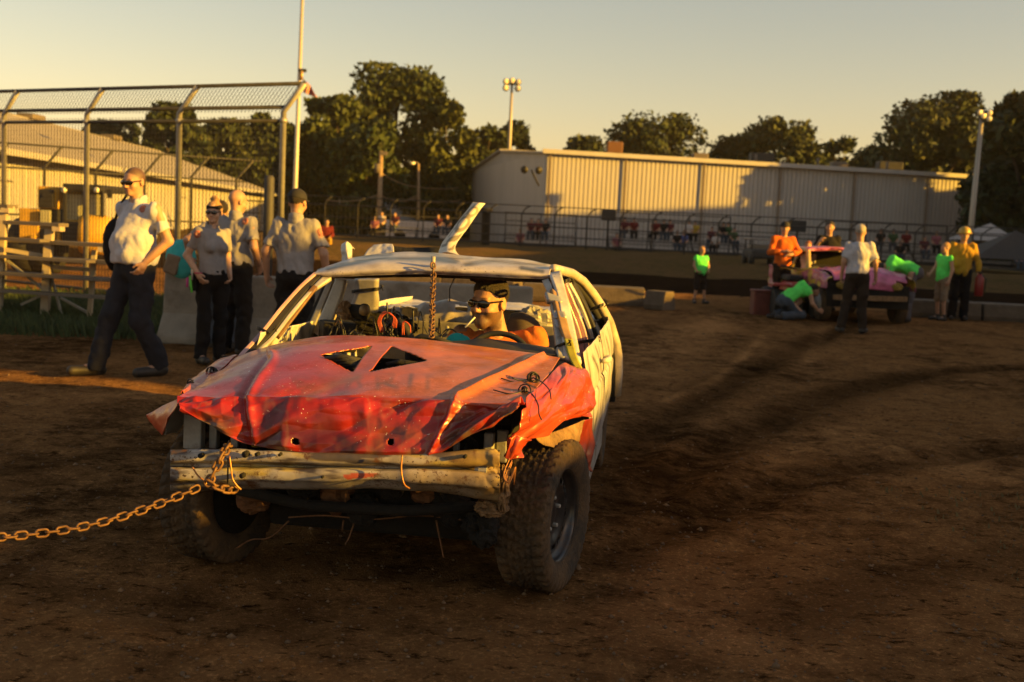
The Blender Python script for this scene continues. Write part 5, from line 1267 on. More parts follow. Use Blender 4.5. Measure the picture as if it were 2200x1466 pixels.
# chain-link net as wire geometry on a parallelogram, origin o, edge vectors u (along) and v (up)
def net(name, o, u, v, pitch, r, parent, m=None):
    L = u.length; Hh = v.length; du = u / L; dv = v / Hh; n = du.cross(dv).normalized(); V = []; F = []
    nw = int(L / pitch) + 1; nh = int(Hh / (pitch * .5))
    for i in range(nw):
        base = len(V)
        for k in range(nh + 1):
            x = i * pitch + (pitch * .5 if k % 2 else 0) * 1.0; y = k * pitch * .5
            x2 = min(x, L); c = o + du * x2 + dv * min(y, Hh)
            V += [c - du * r + n * .002, c + du * r - n * .002]
        for k in range(nh):
            q = base + 2 * k; F.append((q, q + 1, q + 3, q + 2))
        base = len(V)
        for k in range(nh + 1):
            x = i * pitch + (0 if k % 2 else pitch * .5); x2 = min(x, L); c = o + du * x2 + dv * min(k * pitch * .5, Hh)
            V += [c - du * r - n * .002, c + du * r + n * .002]
        for k in range(nh):
            q = base + 2 * k; F.append((q, q + 1, q + 3, q + 2))
    ob = mk(name, V, F, m or M_mesh, parent, False); tag(ob, kind='stuff'); return ob
# ------------------------------------------------------------------ arena fence on the left, with overhang
fA = Vector((-3.52, 17.0, 0)); fd = Vector((-6.0, 3.4, 0)).normalized(); fn = Vector((.82, -.57, 0))
fence = thing('arena_fence', 'tall chain-link fence with outward-leaning top on the left', 'fence', fA)
HB = 3.0; top_off = fn * .42 + Vector((0, 0, .40)); NP = 5; sp = 2.12
for k in range(NP):
    b0 = fA + fd * sp * k
    MB().tube([b0, b0 + Vector((0, 0, HB)), b0 + top_off + Vector((0, 0, HB))], .045, 10).build('post', M_galv, fence, True)
    MB().lathe([(.06, 0), (.06, .07)], b0 + Vector((0, 0, HB - .16)), (0, 0, 1), 12).build('collar', M_galv, fence, True)
Lf = sp * (NP - 1) + 1.5
for off, r in ((Vector((0, 0, HB - .13)), .028), (top_off * .12 + Vector((0, 0, HB + .02)), .03), (top_off + Vector((0, 0, HB)), .03), (Vector((0, 0, .1)), .025)):
    MB().tube([fA + off, fA + fd * Lf + off], r, 8).build('rail', M_dpipe, fence, True)
net('chain_link', fA + Vector((0, 0, .05)), fd * Lf, Vector((0, 0, HB - .1)), .075, .0048, fence)
net('chain_link', fA + Vector((0, 0, HB)), fd * Lf, top_off * 1.06, .075, .0052, fence)
sp_ = G(577, 16.8); MB().lathe([(.075, 0), (.075, 2.02), (.05, 2.06)], sp_, (0, 0, 1), 14).build('stub_post', M_dpipe, None, True)
tag(bpy.data.objects['stub_post'], 'short thick dark post right of the last fence post', 'post')
# second fence line farther out in front of the barn
f2 = thing('yard_fence', 'farther chain-link fence with leaning arms in front of the barn', 'fence', (-9, 27, 0))
for k in range(9):
    b0 = Vector((-7.4 - 1.0 * k, 30 - .62 * k, 0)); MB().tube([b0, b0 + Vector((0, 0, 2.35)), b0 + Vector((.45, -.1, 2.85))], .035, 8).build('post', M_dpipe, f2, True)
for off in (Vector((0, 0, 2.3)), Vector((.45, -.1, 2.85)), Vector((0, 0, 1.2))):
    MB().tube([Vector((-7.2, 30.1, 0)) + off, Vector((-15.8, 24.8, 0)) + off], .022, 6).build('rail', M_dpipe, f2, True)
net('chain_link', Vector((-7.4, 30, .1)), Vector((-8.0, -4.96, 0)), Vector((0, 0, 2.3)), .12, .0022, f2)
# ------------------------------------------------------------------ bleachers at the left edge
bl = thing('bleachers', 'rusty white bleacher frame with grey plank seats at the left edge', 'bleachers', G(60, 14.6))
D0 = 14.5; pdir = Vector((-1, .22, 0)).normalized()
for px_, yb, w_, lean in ((10, 447, .075, .02), (107, 488, .095, 0), (203, 538, .055, 0)):
    t_ = atd(px_, yb, D0); bt = Vector((t_.x - .06 - lean, t_.y, 0))
    MB().beam(bt, t_, w_, w_, (0, 1, 0)).build('post', M_wpost, bl)
    if px_ < 150: bevel(MB().box(t_ + Vector((.02, 0, .0)), (w_ * 2.5, .12, .05)).build('post_cap', M_wpost, bl), .008)
for i, (xe, ye) in enumerate(((22, 444), (132, 484), (230, 528), (262, 566), (300, 606))):
    e = atd(xe, ye, D0 - .1 - .05 * i)
    for q in (0, 1):
        o_ = e + Vector((0, .14 * q, 0)); MB().beam(o_, o_ + pdir * 5.0, .12, .045).build('seat_plank', M_alu, bl)
    f_ = e + Vector((-.12, -.22, -.20)); MB().beam(f_, f_ + pdir * 4.8, .20, .035).build('foot_plank', M_alu, bl)
    MB().box(e + Vector((-.05, .03, -.05)), (.10, .16, .06)).build('plank_bracket', M_wpost, bl)
for a, b_, w_ in (((14, 537), (104, 552), .05), ((112, 574), (194, 580), .05), ((108, 585), (132, 676), .028), ((16, 560), (100, 628), .03), ((130, 640), (196, 676), .03), ((45, 655), (95, 632), .03), ((203, 560), (262, 575), .03)):
    MB().beam(atd(*a, D0 + .03), atd(*b_, D0 + .08), w_, w_, (0, 1, 0)).build('brace', M_wpost if w_ > .04 else M_galv, bl)
# grass under the bleachers
def grass(nm, lab, n, x0, x1, y0, y1, h, c=(.045, .065, .018)):
    V = []; F = []
    for i in range(n):
        x = rng.uniform(x0, x1); y = rng.uniform(y0, y1); b0 = len(V); a = rng.uniform(0, 6.28); hh = h * rng.uniform(.4, 1.2); w_ = .006 + .004 * rng.random(); dx, dy = math.cos(a) * hh * .45, math.sin(a) * hh * .45; z = gz(x, y) if n < 1500 else 0.0
        V += [(x - w_, y, z - .02), (x + w_, y, z - .02), (x + dx * .4 + w_ * .6, y + dy * .4, z + hh * .65), (x + dx, y + dy, z + hh)]
        F += [(b0, b0 + 1, b0 + 2), (b0, b0 + 2, b0 + 3)]
    o = mk(nm, V, F, mat(nm + '_leaf', c, .8, vary=.5, scale=4), None, False); tag(o, lab, 'grass', kind='stuff')
grass('grass', 'dark green grass growing under the bleachers', 14000, -8.5, -3.9, 12.8, 18.5, .16)
grass('grass_wisps', 'dry grass wisps on the right foreground dirt', 700, 2.3, 4.6, 3.0, 7.0, .03, (.12, .09, .035))
# teal backpack on the barrier
tb = SDF(); tb.el((0, 0, .22), (.17, .13, .24), .06).el((.04, -.10, .16), (.13, .08, .16), .05)
Vt, Ft = tb.mesh(.02, folds(.008, 55)); q = atd(388, 598, 12.9)
bp_ = mk('backpack', Vt + np.array(q) + np.array([0, 0, -.01]), Ft, cloth('turquoise_nylon', (.06, .42, .40)), None, True); tag(bp_, 'turquoise backpack standing on the concrete barrier beside the white-polo man', 'backpack')
bevel(MB().box(q + Vector((-.05, -.17, .16)), (.16, .04, .22), Matrix.Rotation(.25, 3, 'Y')).build('front_pocket', C_khaki, bp_), .02)
# ------------------------------------------------------------------ yellow grader behind the fence
gr = thing('road_grader', 'yellow road grader with dark cab parked behind the fence', 'grader', G(150, 24))
M_cat = mat('machine_yellow', (.58, .34, .03), .5, vary=.2, scale=5, second=(.12, .07, .03), thresh=.70, scale2=4); M_gl = mat('cab_glass', (.42, .40, .24), .15, spec=.6); M_bk = mat('machine_black', (.02, .018, .016), .6, vary=.3)
def gbox(nm, x0, y0, x1, y1, d, dep, m, bev=.03):
    a = atd(x0, y1, d); b_ = atd(x1, y0, d); c = (a + b_) / 2; return bevel(MB().box((c.x, d + dep / 2, c.z), (b_.x - a.x, dep, b_.z - a.z)).build(nm, m, gr), bev)
gbox('engine_cowl', 80, 402, 126, 448, 24, 1.6, M_cat); gbox('grille', 83, 408, 114, 446, 23.93, .06, M_bk, .01)
gbox('engine_side', 40, 449, 84, 512, 24, 1.6, M_cat); gbox('side_panel', 86, 452, 108, 478, 23.9, .08, M_gl, .01); gbox('engine_base', 84, 450, 128, 515, 24.02, 1.5, M_bk)
gbox('cab_roof', 134, 398, 220, 410, 23.8, 1.6, M_bk); gbox('cab_rear_wall', 136, 410, 220, 492, 25.3, .06, M_bk)
for x in (135, 176, 216): gbox('cab_post', x, 408, x + 6, 492, 23.85, .08, M_bk, .008)
gbox('cab_glass', 142, 418, 176, 472, 24.0, .03, M_gl, .003); gbox('cab_glass', 183, 418, 214, 476, 24.0, .03, M_gl, .003)
gbox('cab_base', 132, 480, 222, 520, 23.82, 1.6, M_bk); gbox('mirror', 229, 408, 240, 426, 23.7, .06, M_bk, .01)
for x in (139, 209): MB().lathe([(.05, 0), (.06, .05)], atd(x, 409, 23.72), (0, -1, 0), 12).build('work_lamp', mat('lamp_glass', (.8, .75, .6), .2), gr, True)
MB().lathe([(.38, -.3), (.42, -.2), (.42, .2), (.38, .3)], atd(205, 505, 24.0), (1, .2, 0), 20).build('wheel', M_cat, gr, True)
for x in (60, 105): MB().lathe([(.5, -.25), (.58, -.2), (.58, .2), (.5, .25)], G(x, 24.6, .58), (1, 0, 0), 22).build('wheel', M_blk, gr, True)
gbox('frame_leg', 66, 505, 76, 520, 23.9, .15, M_cat, .01); gbox('frame_leg', 120, 500, 130, 520, 23.9, .15, M_cat, .01)
# ------------------------------------------------------------------ long barn on the left
def ribbed(nm, o, u, v, n, dep, m, parent, seam=.25):     # corrugated sheet from o, u along, v up; n ribs
    L = u.length; du = u / L; nn = du.cross(v.normalized()).normalized(); V = []; F = []
    prof = []
    for i in range(n):
        x = L * i / n; w_ = L / n; prof += [(x, 0), (x + w_ * .68, 0), (x + w_ * .78, dep), (x + w_ * .9, dep)]
    prof.append((L, 0))
    for x, d in prof: V += [o + du * x + nn * d, o + du * x + nn * d + v]
    for i in range(len(prof) - 1): F.append((2 * i, 2 * i + 2, 2 * i + 3, 2 * i + 1))
    return mk(nm, V, F, m, parent, False)
M_wall = mat('cream_wall', (.34, .325, .31), .6, vary=.08, scale=.6); M_roofm = mat('tan_roof', (.28, .255, .23), .5, .1, vary=.1, scale=.5)
bA = Vector((-15.6, 20, 0)); bB = Vector((-23.7, 150, 0)); ud = (bB - bA); bn = Vector((-ud.y, ud.x, 0)).normalized()
barn = thing('long_barn', 'long cream barn with tan metal roof running away on the left', 'barn', bA)
ribbed('wall', bA, ud, Vector((0, 0, 3.15)), 170, -.05, M_wall, barn)
ribbed('roof', bA + Vector((.75, 0, 3.05)), ud, bn * 8.2 + Vector((0, 0, 2.7)), 140, .08, M_roofm, barn)
MB().beam(bA + Vector((.78, 0, 3.02)), bB + Vector((.78, 0, 3.02)), .12, .2).build('gutter', M_wall, barn)
MB().beam(bA + bn * 7.5 + Vector((0, 0, 5.75)), bB + bn * 7.5 + Vector((0, 0, 5.75)), .5, .12).build('ridge_cap', M_roofm, barn)
mk('gable', [bB + Vector((0, 0, 0)), bB + bn * 15, bB + bn * 15 + Vector((0, 0, 3.15)), bB + bn * 7.5 + Vector((0, 0, 5.6)), bB + Vector((0, 0, 3.15))], [(0, 1, 2, 3, 4)], M_wall, barn, False)
for k in range(6):
    c = bA.lerp(bB, .2 + .11 * k) + bn * 7.4 + Vector((0, 0, 5.9)); bevel(MB().box(c, (.9, 1.6, .3)).build('ridge_vent', M_alu, barn), .05)
for k in range(14):
    c = bA.lerp(bB, .06 + .065 * k) + Vector((.06, 0, 2.2)); MB().box(c, (.05, 3.0, .06)).build('wall_girt', M_wall, barn)
vt = atd(653, 392, 110); vo = thing('roof_ventilator', 'round grey roof ventilator beside the flagpole', 'ventilator', vt - Vector((0, 0, 1.0)))
MB().lathe([(.55, -1.2), (.55, .1)], vt, (0, 0, 1), 16).build('neck', M_galv, vo, True); MB().lathe([(.62, .1), (.95, .35), (.95, .6), (.5, .95), (.1, 1.1)], vt, (0, 0, 1), 16).build('cowl', M_galv, vo, True)
# small pale shed past the barn
sh = thing('shed', 'pale low shed roof right of the barn end', 'shed', G(780, 92))
a = atd(728, 424, 92); b_ = atd(842, 484, 92); a2 = atd(726, 470, 92)
mk('roof', [a, b_, b_ + Vector((3, 9, 0)), a + Vector((3, 9, 0))], [(0, 1, 2, 3)], mat('pale_roof', (.42, .42, .41), .6, vary=.1), sh, False)
mk('gable', [a - Vector((0, 0, .08)), b_ - Vector((0, 0, .08)), Vector((b_.x, 92.0, 0)), Vector((a.x, 92.0, 0))], [(0, 1, 2, 3)], mat('pale_wall', (.34, .34, .33), .7, vary=.1), sh, False)
wb_ = thing('white_trailer', 'long white low trailer behind the left spectators', 'trailer', G(880, 80)); p0 = atd(828, 512, 80); p1 = atd(965, 478, 80)
bevel(MB().box(((p0.x + p1.x) / 2, 81, (p0.z + p1.z) / 2), (p1.x - p0.x, 2.2, p1.z - p0.z)).build('box_body', mat('trailer_white', (.55, .47, .42), .6, vary=.1), wb_), .1)
for x in (-1.2, 1.2): MB().lathe([(.4, -.1), (.4, .1)], ((p0.x + p1.x) / 2 + x, 80, .4), (0, 1, 0), 16).build('wheel', M_blk, wb_, True)
# ------------------------------------------------------------------ big metal building
mbA = Vector((1.5, 70, 0)); ang = R_(10.5); wu = Vector((math.cos(ang), math.sin(ang), 0)); wv = Vector((-math.sin(ang), math.cos(ang), 0)); Lb, Wb, He = 30.4, 31.0, 6.05
M_metal = mat('cream_siding', (.40, .375, .355), .5, .05, vary=.12, scale=.5, stretch=(1, 1, .25), bump=.05, bscale=3); M_trim = mat('dark_trim', (.20, .15, .11), .6, vary=.2)
hall = thing('metal_hall', 'large cream ribbed-metal hall with low gable behind the track', 'building', mbA)
nb_ = 6
for k in range(nb_): ribbed('wall_panel', mbA + wu * (Lb * k / nb_), wu * (Lb / nb_ - .004), Vector((0, 0, He)), 18, -.05, M_metal, hall)
ribbed('gable_wall', mbA + wv * Wb, -wv * (Wb), Vector((0, 0, He)), 70, -.04, M_metal, hall)
mk('gable_peak', [mbA + Vector((0, 0, He)), mbA + wv * (Wb / 2) + Vector((0, 0, He + .85)), mbA + wv * Wb + Vector((0, 0, He))], [(0, 1, 2)], M_metal, hall, False)
for sgn in (0, 1):
    e0 = mbA + wv * (Wb * sgn + (-.3 if not sgn else .3)) + Vector((0, 0, He - .02)) - wu * .25; r0_ = mbA + wv * (Wb / 2) + Vector((0, 0, He + .91)) - wu * .25
    solid(mk('roof', [e0, e0 + wu * (Lb + .5), r0_ + wu * (Lb + .5), r0_], [(0, 1, 2, 3)], M_roofm, hall, False), .12)
MB().beam(mbA - wv * .32 + Vector((0, 0, He)) - wu * .25, mbA - wv * .32 + Vector((0, 0, He)) + wu * (Lb + .25), .18, .26).build('gutter', M_metal, hall)
for k in range(nb_ + 1):
    c = mbA + wu * (Lb * k / nb_ + (.3 if k == 0 else 0)) - wv * .16; MB().beam(c, c + Vector((0, 0, He - .1)), .10, .10, (0, 1, 0)).build('downspout', M_trim, hall)
for fx, m_, w_, h_ in ((.17, M_rust, 1.0, .75), (.36, M_alu, 1.0, .35), (.50, M_bk, 1.5, .6), (.68, M_alu, 1.0, .35), (.80, M_bk, 1.6, .55)):
    c = mbA + wu * Lb * fx + wv * 3.2 + Vector((0, 0, He + .32 + h_ / 2)); bevel(MB().box(c, (w_, 1.0, h_)).build('roof_vent', m_, hall), .06)
for fx in (.46, .60, .76):
    c = mbA + wu * Lb * fx + wv * 1.2 + Vector((0, 0, He + .1)); MB().tube([c, c + Vector((0, 0, .6))], .09, 8).build('vent_pipe', M_alu, hall, True)
fl0 = atd(1142, 366, 69.5); fo = thing('wall_floodlight', 'dark twin floodlight on the corner of the metal hall', 'floodlight', fl0)
MB().tube([fl0 + Vector((.5, .5, -.9)), fl0 + Vector((.1, .2, -.2)), fl0], .06, 6).build('bracket', M_bk, fo, True)
for dx in (-.35, .35): MB().lathe([(.14, 0), (.24, .28)], fl0 + Vector((dx, 0, .05)), (dx, -1, -.2), 12).build('lamp_head', M_bk, fo, True)
# ------------------------------------------------------------------ poles, masts, flag
def pole(nm, label, px0, y0, px1, y1, d, r, m, cat='pole'):
    t_ = atd(px1, y1, d); b_ = atd(px0, y0, d); b_ = b_ + (b_ - t_).normalized() * 0; bt = Vector((b_.x, d, 0)); th = thing(nm, label, cat, bt)
    MB().tube([bt, b_.lerp(t_, .0), t_], [r * 1.15, r * 1.1, r * .75], 10).build('shaft', m, th, True); return th, t_
fp_, ft = pole('flagpole', 'tall pale flagpole behind the fence end', 634, 410, 651, -40, 45, .085, mat('pole_grey', (.45, .41, .36), .5, .2, vary=.1))
fc = atd(647, 152, 45); MB().box(fc + Vector((.06, -.05, .0)), (.30, .14, .12)).build('bracket', M_bk, fp_); MB().lathe([(.07, 0), (.05, -.35)], fc + Vector((.04, -.1, -.02)), (0, 0, 1), 10).build('bell', mat('brass', (.45, .28, .08), .4, .5), fp_, True)
V = []; F = []; colf = []
nx, ny = 26, 20; tl = atd(650, 168, 45); bl_ = atd(652, 200, 45); tr = atd(668, 186, 45); br = atd(683, 211, 45)
for j in range(ny):
    for i in range(nx):
        u_, v_ = i / (nx - 1), j / (ny - 1); p = tl.lerp(tr, u_).lerp(bl_.lerp(br, u_), v_); p = p + Vector((0, .12 * math.sin(u_ * 9 + v_ * 3), 0)); V.append(tuple(p))
        c = (.35, .03, .03) if int(v_ * 13) % 2 == 0 else (.5, .45, .4)
        if u_ < .42 and v_ < .54: c = (.02, .025, .08) if ((i + j) % 3) else (.30, .30, .32)
        colf.append(c)
for j in range(ny - 1):
    for i in range(nx - 1): F.append((j * nx + i, j * nx + i + 1, (j + 1) * nx + i + 1, (j + 1) * nx + i))
fg = mk('flag', V, F, mat('flag_cloth', (1, 1, 1), .8, vcol=True), None, True, np.array(colf)); solid(fg, .01); tag(fg, 'striped red, white and blue flag at half mast', 'flag')
up1, ut1 = pole('utility_pole', 'lit wooden utility pole left, in front of the dark trees', 815, 456, 819, 325, 88, .19, mat('pole_wood', (.30, .20, .11), .8, vary=.3, scale=6))
up2, ut2 = pole('street_light', 'thin street light pole right of the wooden utility pole', 899, 450, 899, 352, 92, .12, MATS['pole_wood'])
MB().lathe([(.25, 0), (.25, .7)], atd(811, 372, 88), (0, 0, 1), 10).build('transformer', M_alu, up1, True); MB().box(atd(825, 330, 88), (.5, .3, .3)).build('lamp', M_alu, up1)
MB().tube([ut2, ut2 + Vector((-.2, 0, .12)), ut2 + Vector((-.45, 0, .05))], .06, 6).build('arm', M_alu, up2, True); MB().lathe([(.2, 0), (.28, .2)], ut2 + Vector((-.5, 0, -.1)), (0, 0, 1), 10).build('lamp', MATS['lamp_glass'], up2, True)
for k, (a, b_, d1, d2, sag) in enumerate((((819, 372), (898, 402), 88, 92, 6), ((818, 420), (898, 425), 88, 92, 10), ((700, 430), (816, 418), 80, 88, 8), ((899, 402), (985, 404), 92, 95, 3), ((899, 432), (990, 430), 92, 95, 4), ((870, 432), (899, 418), 90, 92, 1))):
    pts = [atd(a[0] + (b_[0] - a[0]) * t, a[1] + (b_[1] - a[1]) * t + sag * 4 * t * (1 - t), d1 + (d2 - d1) * t) for t in np.linspace(0, 1, 12)]
    o_ = MB().tube(pts, .035, 5).build('overhead_wire', MATS['pole_wood'], None, True); tag(o_, ['upper sagging wire between the utility pole and street light', 'lower sagging wire between the utility pole and street light', 'sagging wire running left from the utility pole', 'upper wire running right from the street light', 'lower wire running right from the street light', 'short wire dropping left from the street light'][k], 'wire')
def mast(label, px0, y0, px1, y1, d, heads, m):
    th, t_ = pole('floodlight_mast', label, px0, y0, px1, y1, d, .14, m, 'floodlight mast')
    k = d / FPX
    MB().beam(t_ + Vector((-14 * k, 0, 0)), t_ + Vector((14 * k, 0, 0)), .12, .12).build('crossarm', M_bk, th)
    for dx, dy in heads:
        MB().lathe([(5 * k, .3), (7 * k, -.05), (7.2 * k, -.1)], t_ + Vector((dx * k, -.2, -dy * k)), (-dx * .02, 1, .25), 12).build('lamp_head', M_bk, th, True)
        MB().lathe([(6 * k, 0), (5 * k, .04)], t_ + Vector((dx * k, -.34, -dy * k)), (-dx * .02, -1, -.25), 12).build('lens', MATS['lamp_glass'], th, True)
M_mast = mat('mast_grey', (.36, .32, .27), .5, .3)
mast('tall floodlight mast rising behind the left end of the hall', 1096, 280, 1100, 182, 98, [(-12, -5), (12, -5), (-12, 8), (12, 8), (0, -7)], M_mast)
mast('floodlight mast at the right end of the hall', 2086, 490, 2110, 248, 62, [(-10, -4), (10, -4), (10, 8), (-2, 3)], M_mast)
# ------------------------------------------------------------------ trees
M_leaf = mat('leaf', (.05, .06, .02), .65, vcol=True, vary=.35, scale=.8, spec=.25)
M_bark = mat('bark', (.06, .045, .03), .9, vary=.3, scale=4, bump=.4)
def tree(label, px, ytop, ybase_d, wpx, seed, n=3200, col=(.055, .065, .020), ls=.32, hfrac=.92, gap=.0, group='trees behind the grounds', name='tree', off=None):
    d = ybase_d; c0 = G(px, d) if off is None else Vector(off); r = np.random.default_rng(seed)
    Ht = atd(px, ytop, d).z if off is None else ytop; Wd = wpx * d / FPX if off is None else wpx
    th = thing(name, label, 'tree', c0, group); c0n = np.array(c0)
    MB().tube([c0, c0 + Vector((.1, 0, Ht * .3)), c0 + Vector((-.1, .1, Ht * .62))], [Wd * .045, Wd * .035, Wd * .018], 8).build('trunk', M_bark, th, True)
    lim = MB(); nb = 30 + int(Wd * 2.2)
    cents = []
    for i in range(nb):
        a = r.uniform(0, 6.283); z = r.uniform(1 - hfrac, .96); rad = .5 * Wd * (1 - ((z - .58) / .50) ** 2 if z > .58 else (.75 + .25 * (z - (1 - hfrac)) / (.58 - 1 + hfrac + 1e-6))) ; rr = max(rad, .08 * Wd) * math.sqrt(r.uniform(.15, 1)) * .85
        c = np.array([rr * math.cos(a), rr * math.sin(a), z * Ht]); cents.append((c, Wd * r.uniform(.10, .19)))
        if i % 2 == 0: lim.tube([c0 + Vector((0, 0, Ht * .25 + .3 * c[2] * .5)), c0 + Vector(c * [.5, .5, .8]), c0 + Vector(c)], [Wd * .018, Wd * .012, Wd * .004], 5)
    lo = lim.build('limbs', M_bark, th, True)
    pick = r.integers(0, len(cents), n); C = np.array([cents[i][0] for i in pick]); Rr = np.array([cents[i][1] for i in pick])
    dv = r.normal(size=(n, 3)); dv /= np.linalg.norm(dv, axis=1, keepdims=True); P = C + dv * (Rr * r.uniform(.35, 1.12, n) ** .6)[:, None] * np.array([1, 1, .85])
    P += r.normal(size=(n, 3)) * Wd * .018; P[:, 2] = np.minimum(P[:, 2], Ht * 1.02); P += c0n
    a1 = r.normal(size=(n, 3)); a1 /= np.linalg.norm(a1, axis=1, keepdims=True); a2 = np.cross(a1, r.normal(size=(n, 3))); a2 /= np.linalg.norm(a2, axis=1, keepdims=True)
    s = ls * r.uniform(.5, 1.25, n)[:, None]
    Q = np.stack([P - a1 * s, P - a2 * s * .55 + a1 * s * .1, P + a1 * s, P + a2 * s * .55], 1).reshape(-1, 3)
    cl = np.array(col) * np.array([.66, .86, .8]) * (1 + .7 * (r.random((n, 1)) - .5)) + np.array([.02, .012, 0]) * r.random((n, 1)) ** 3
    mk('crown', Q, np.arange(4 * n).reshape(n, 4), M_leaf, th, False, np.repeat(cl, 4, 0)); return th
TL = [('tallest broad tree of the dark clump left of the hall', 842, 150, 104, 235, 5600, (.050, .055, .018)), ('bushy tree between flagpole and the tallest tree', 706, 212, 98, 175, 4600, (.060, .062, .018)),
      ('yellow-lit slim tree right of the tallest tree', 955, 212, 100, 120, 3600, (.070, .066, .018)), ('rounded low tree in front of the dark clump', 780, 262, 92, 150, 3600, (.045, .052, .016)), ('sparse tree at the left corner of the hall', 1035, 268, 112, 110, 2000, (.038, .045, .018)), ('small dark tree below the tall floodlight mast', 1102, 266, 114, 100, 2000, (.034, .040, .018)),
      ('pointed tree seen through the fence overhang', 372, 220, 88, 120, 2600, (.042, .048, .018)), ('low tree behind the barn ridge at the left', 245, 268, 92, 150, 2600, (.038, .044, .018)), ('tree behind the third fence post', 480, 262, 92, 130, 2800, (.050, .052, .018)), ('tree behind the last fence post', 572, 250, 94, 130, 2800, (.046, .050, .018)), ('low far tree filling the gap by the barn end', 640, 300, 108, 150, 2800, (.042, .048, .016)),
      ('low dark tree above the hall roof, left of the rusty vent', 1245, 298, 110, 110, 1800, (.036, .042, .018)), ('spiky tree above the hall roof, right of the rusty vent', 1398, 248, 112, 190, 3600, (.048, .052, .018)), ('tree above the middle of the hall roof', 1570, 288, 114, 120, 2000, (.040, .045, .018)), ('round-topped tree above the hall roof, right of middle', 1662, 250, 112, 165, 3400, (.046, .050, .018)), ('small round tree above the hall roof toward its right end', 1792, 296, 112, 95, 1800, (.044, .050, .018)),
      ('low tree peeping over the right part of the hall roof', 1862, 316, 116, 90, 1500, (.040, .046, .018)), ('large spreading tree behind the right end of the hall', 1985, 206, 98, 240, 5200, (.046, .050, .018)), ('dark tree at the right edge of the picture', 2195, 205, 70, 230, 5200, (.038, .042, .016)), ('dark tree between the right mast and the picture edge', 2120, 330, 84, 120, 3000, (.036, .040, .016))]
for k, (lab, px_, yt, d_, w_, n_, c_) in enumerate(TL): tree(lab, px_, yt + 2, d_, w_ * (1.18 if px_ < 1150 or px_ > 1900 else 1.30), 200 + k, int(n_ * 4.2), c_)
q = PDx * 84.5 + SDx * 30; tree('tree outside the frame whose shadow falls on the hall', 0, 16.5, 0, 12.0, 300, 1000, off=(q.x, q.y, 0), name='tree')
q = PDx * 92 + SDx * 30; tree('second tree outside the frame shading the right end of the hall', 0, 18.5, 0, 12.0, 301, 2800, off=(q.x, q.y, 0), name='tree')
# ------------------------------------------------------------------ spectator stands, rail fence
M_dk = mat('stand_dark', (.045, .040, .036), .8, vary=.3, scale=3); M_seat = mat('stand_plank', (.16, .145, .13), .6, .2, vary=.2, scale=3)
def stand(label, px0, px1, d, rows, z0=.45, rise=.30, run=.6):
    a = G(px0, d); b_ = G(px1, d); th = thing('spectator_stand', label, 'bleachers', a)
    for k in range(rows):
        z = z0 + rise * k; y = d + run * k
        MB().beam((a.x, y, z), (b_.x, y, z), .28, .05).build('seat_plank', M_seat, th)
        MB().beam((a.x, y - .28, z - .22), (b_.x, y - .28, z - .22), .25, .04).build('foot_plank', M_seat, th)
    n = max(2, int((b_.x - a.x) / 1.8))
    for i in range(n + 1):
        x = a.x + (b_.x - a.x) * i / n
        MB().beam((x, d - .4, .05), (x, d + run * rows, z0 + rise * rows - .1), .08, .10).build('stringer', M_dk, th)
        MB().beam((x, d + run * rows, 0), (x, d + run * rows, z0 + rise * rows + .9), .06, .06, (0, 1, 0)).build('rear_post', M_dk, th)
    for zz in (.45, .9): MB().beam((a.x, d + run * rows, z0 + rise * rows + zz - .05), (b_.x, d + run * rows, z0 + rise * rows + zz - .05), .05, .05).build('back_rail', M_dk, th)
    mk('skirt', [(a.x, d - .45, .4), (b_.x, d - .45, .4), (b_.x, d - .45, z0 + .1), (a.x, d - .45, z0 + .1)], [(0, 1, 2, 3)], M_dk, th, False)
    return lambda row: (d + run * row, z0 + rise * row)
ST = {'C': stand('dark spectator stand left, in front of the white trailer', 800, 985, 66, 3), 'A': stand('dark spectator stand before the left corner of the hall', 1085, 1240, 62, 3), 'B': stand('spectator stand with most people, in front of the hall wall', 1312, 1585, 62, 4), 'E': stand('empty-looking stand behind the orange-clad man', 1592, 1790, 63, 3), 'D': stand('spectator stand on the right behind the pink car', 1800, 2070, 58, 4), 'F': stand('stand at the far right edge under the dark tent', 2120, 2290, 56, 3)}
rf = thing('track_rail_fence', 'long dark pipe-and-mesh fence along the far side of the track', 'fence', (-14, 57, .4))
MB()
for k in range(26):
    x = -13 + 1.65 * k; MB().tube([(x, 57.5, .3), (x, 57.5, 2.1), (x + .15, 57.2, 2.35), (x + .4, 57.1, 2.5)], .035, 6).build('post', M_dk, rf, True)
for z, r in ((1.0, .03), (1.5, .03), (2.1, .035), (.6, .05), (2.5, .025)): MB().tube([(-14, 57.5 - (.4 if z == 2.5 else 0), z), (29, 57.5 - (.4 if z == 2.5 else 0), z)], r, 6).build('rail', M_dk, rf, True)
net('chain_link', Vector((-14, 57.5, .4)), Vector((43, 0, 0)), Vector((0, 0, 1.7)), .22, .0035, rf, M_dk)
pb_ = thing('speaker_pole', 'dark pole with a box speaker in front of the hall wall', 'speaker pole', G(1306, 60))
MB().tube([G(1306, 60, .3), G(1306, 60, 2.2)], .06, 8).build('pole', M_dk, pb_, True); bevel(MB().box(G(1306, 60, 2.25), (.75, .5, .55)).build('speaker_box', M_bk, pb_), .04)
pb2 = thing('speaker_pole', 'dark box speaker on a pole behind the orange-clad man', 'speaker pole', G(1712, 60))
MB().tube([G(1712, 60, .3), G(1712, 60, 2.2)], .06, 8).build('pole', M_dk, pb2, True); bevel(MB().box(G(1712, 60, 2.15), (.8, .5, .6)).build('speaker_box', M_bk, pb2), .04)
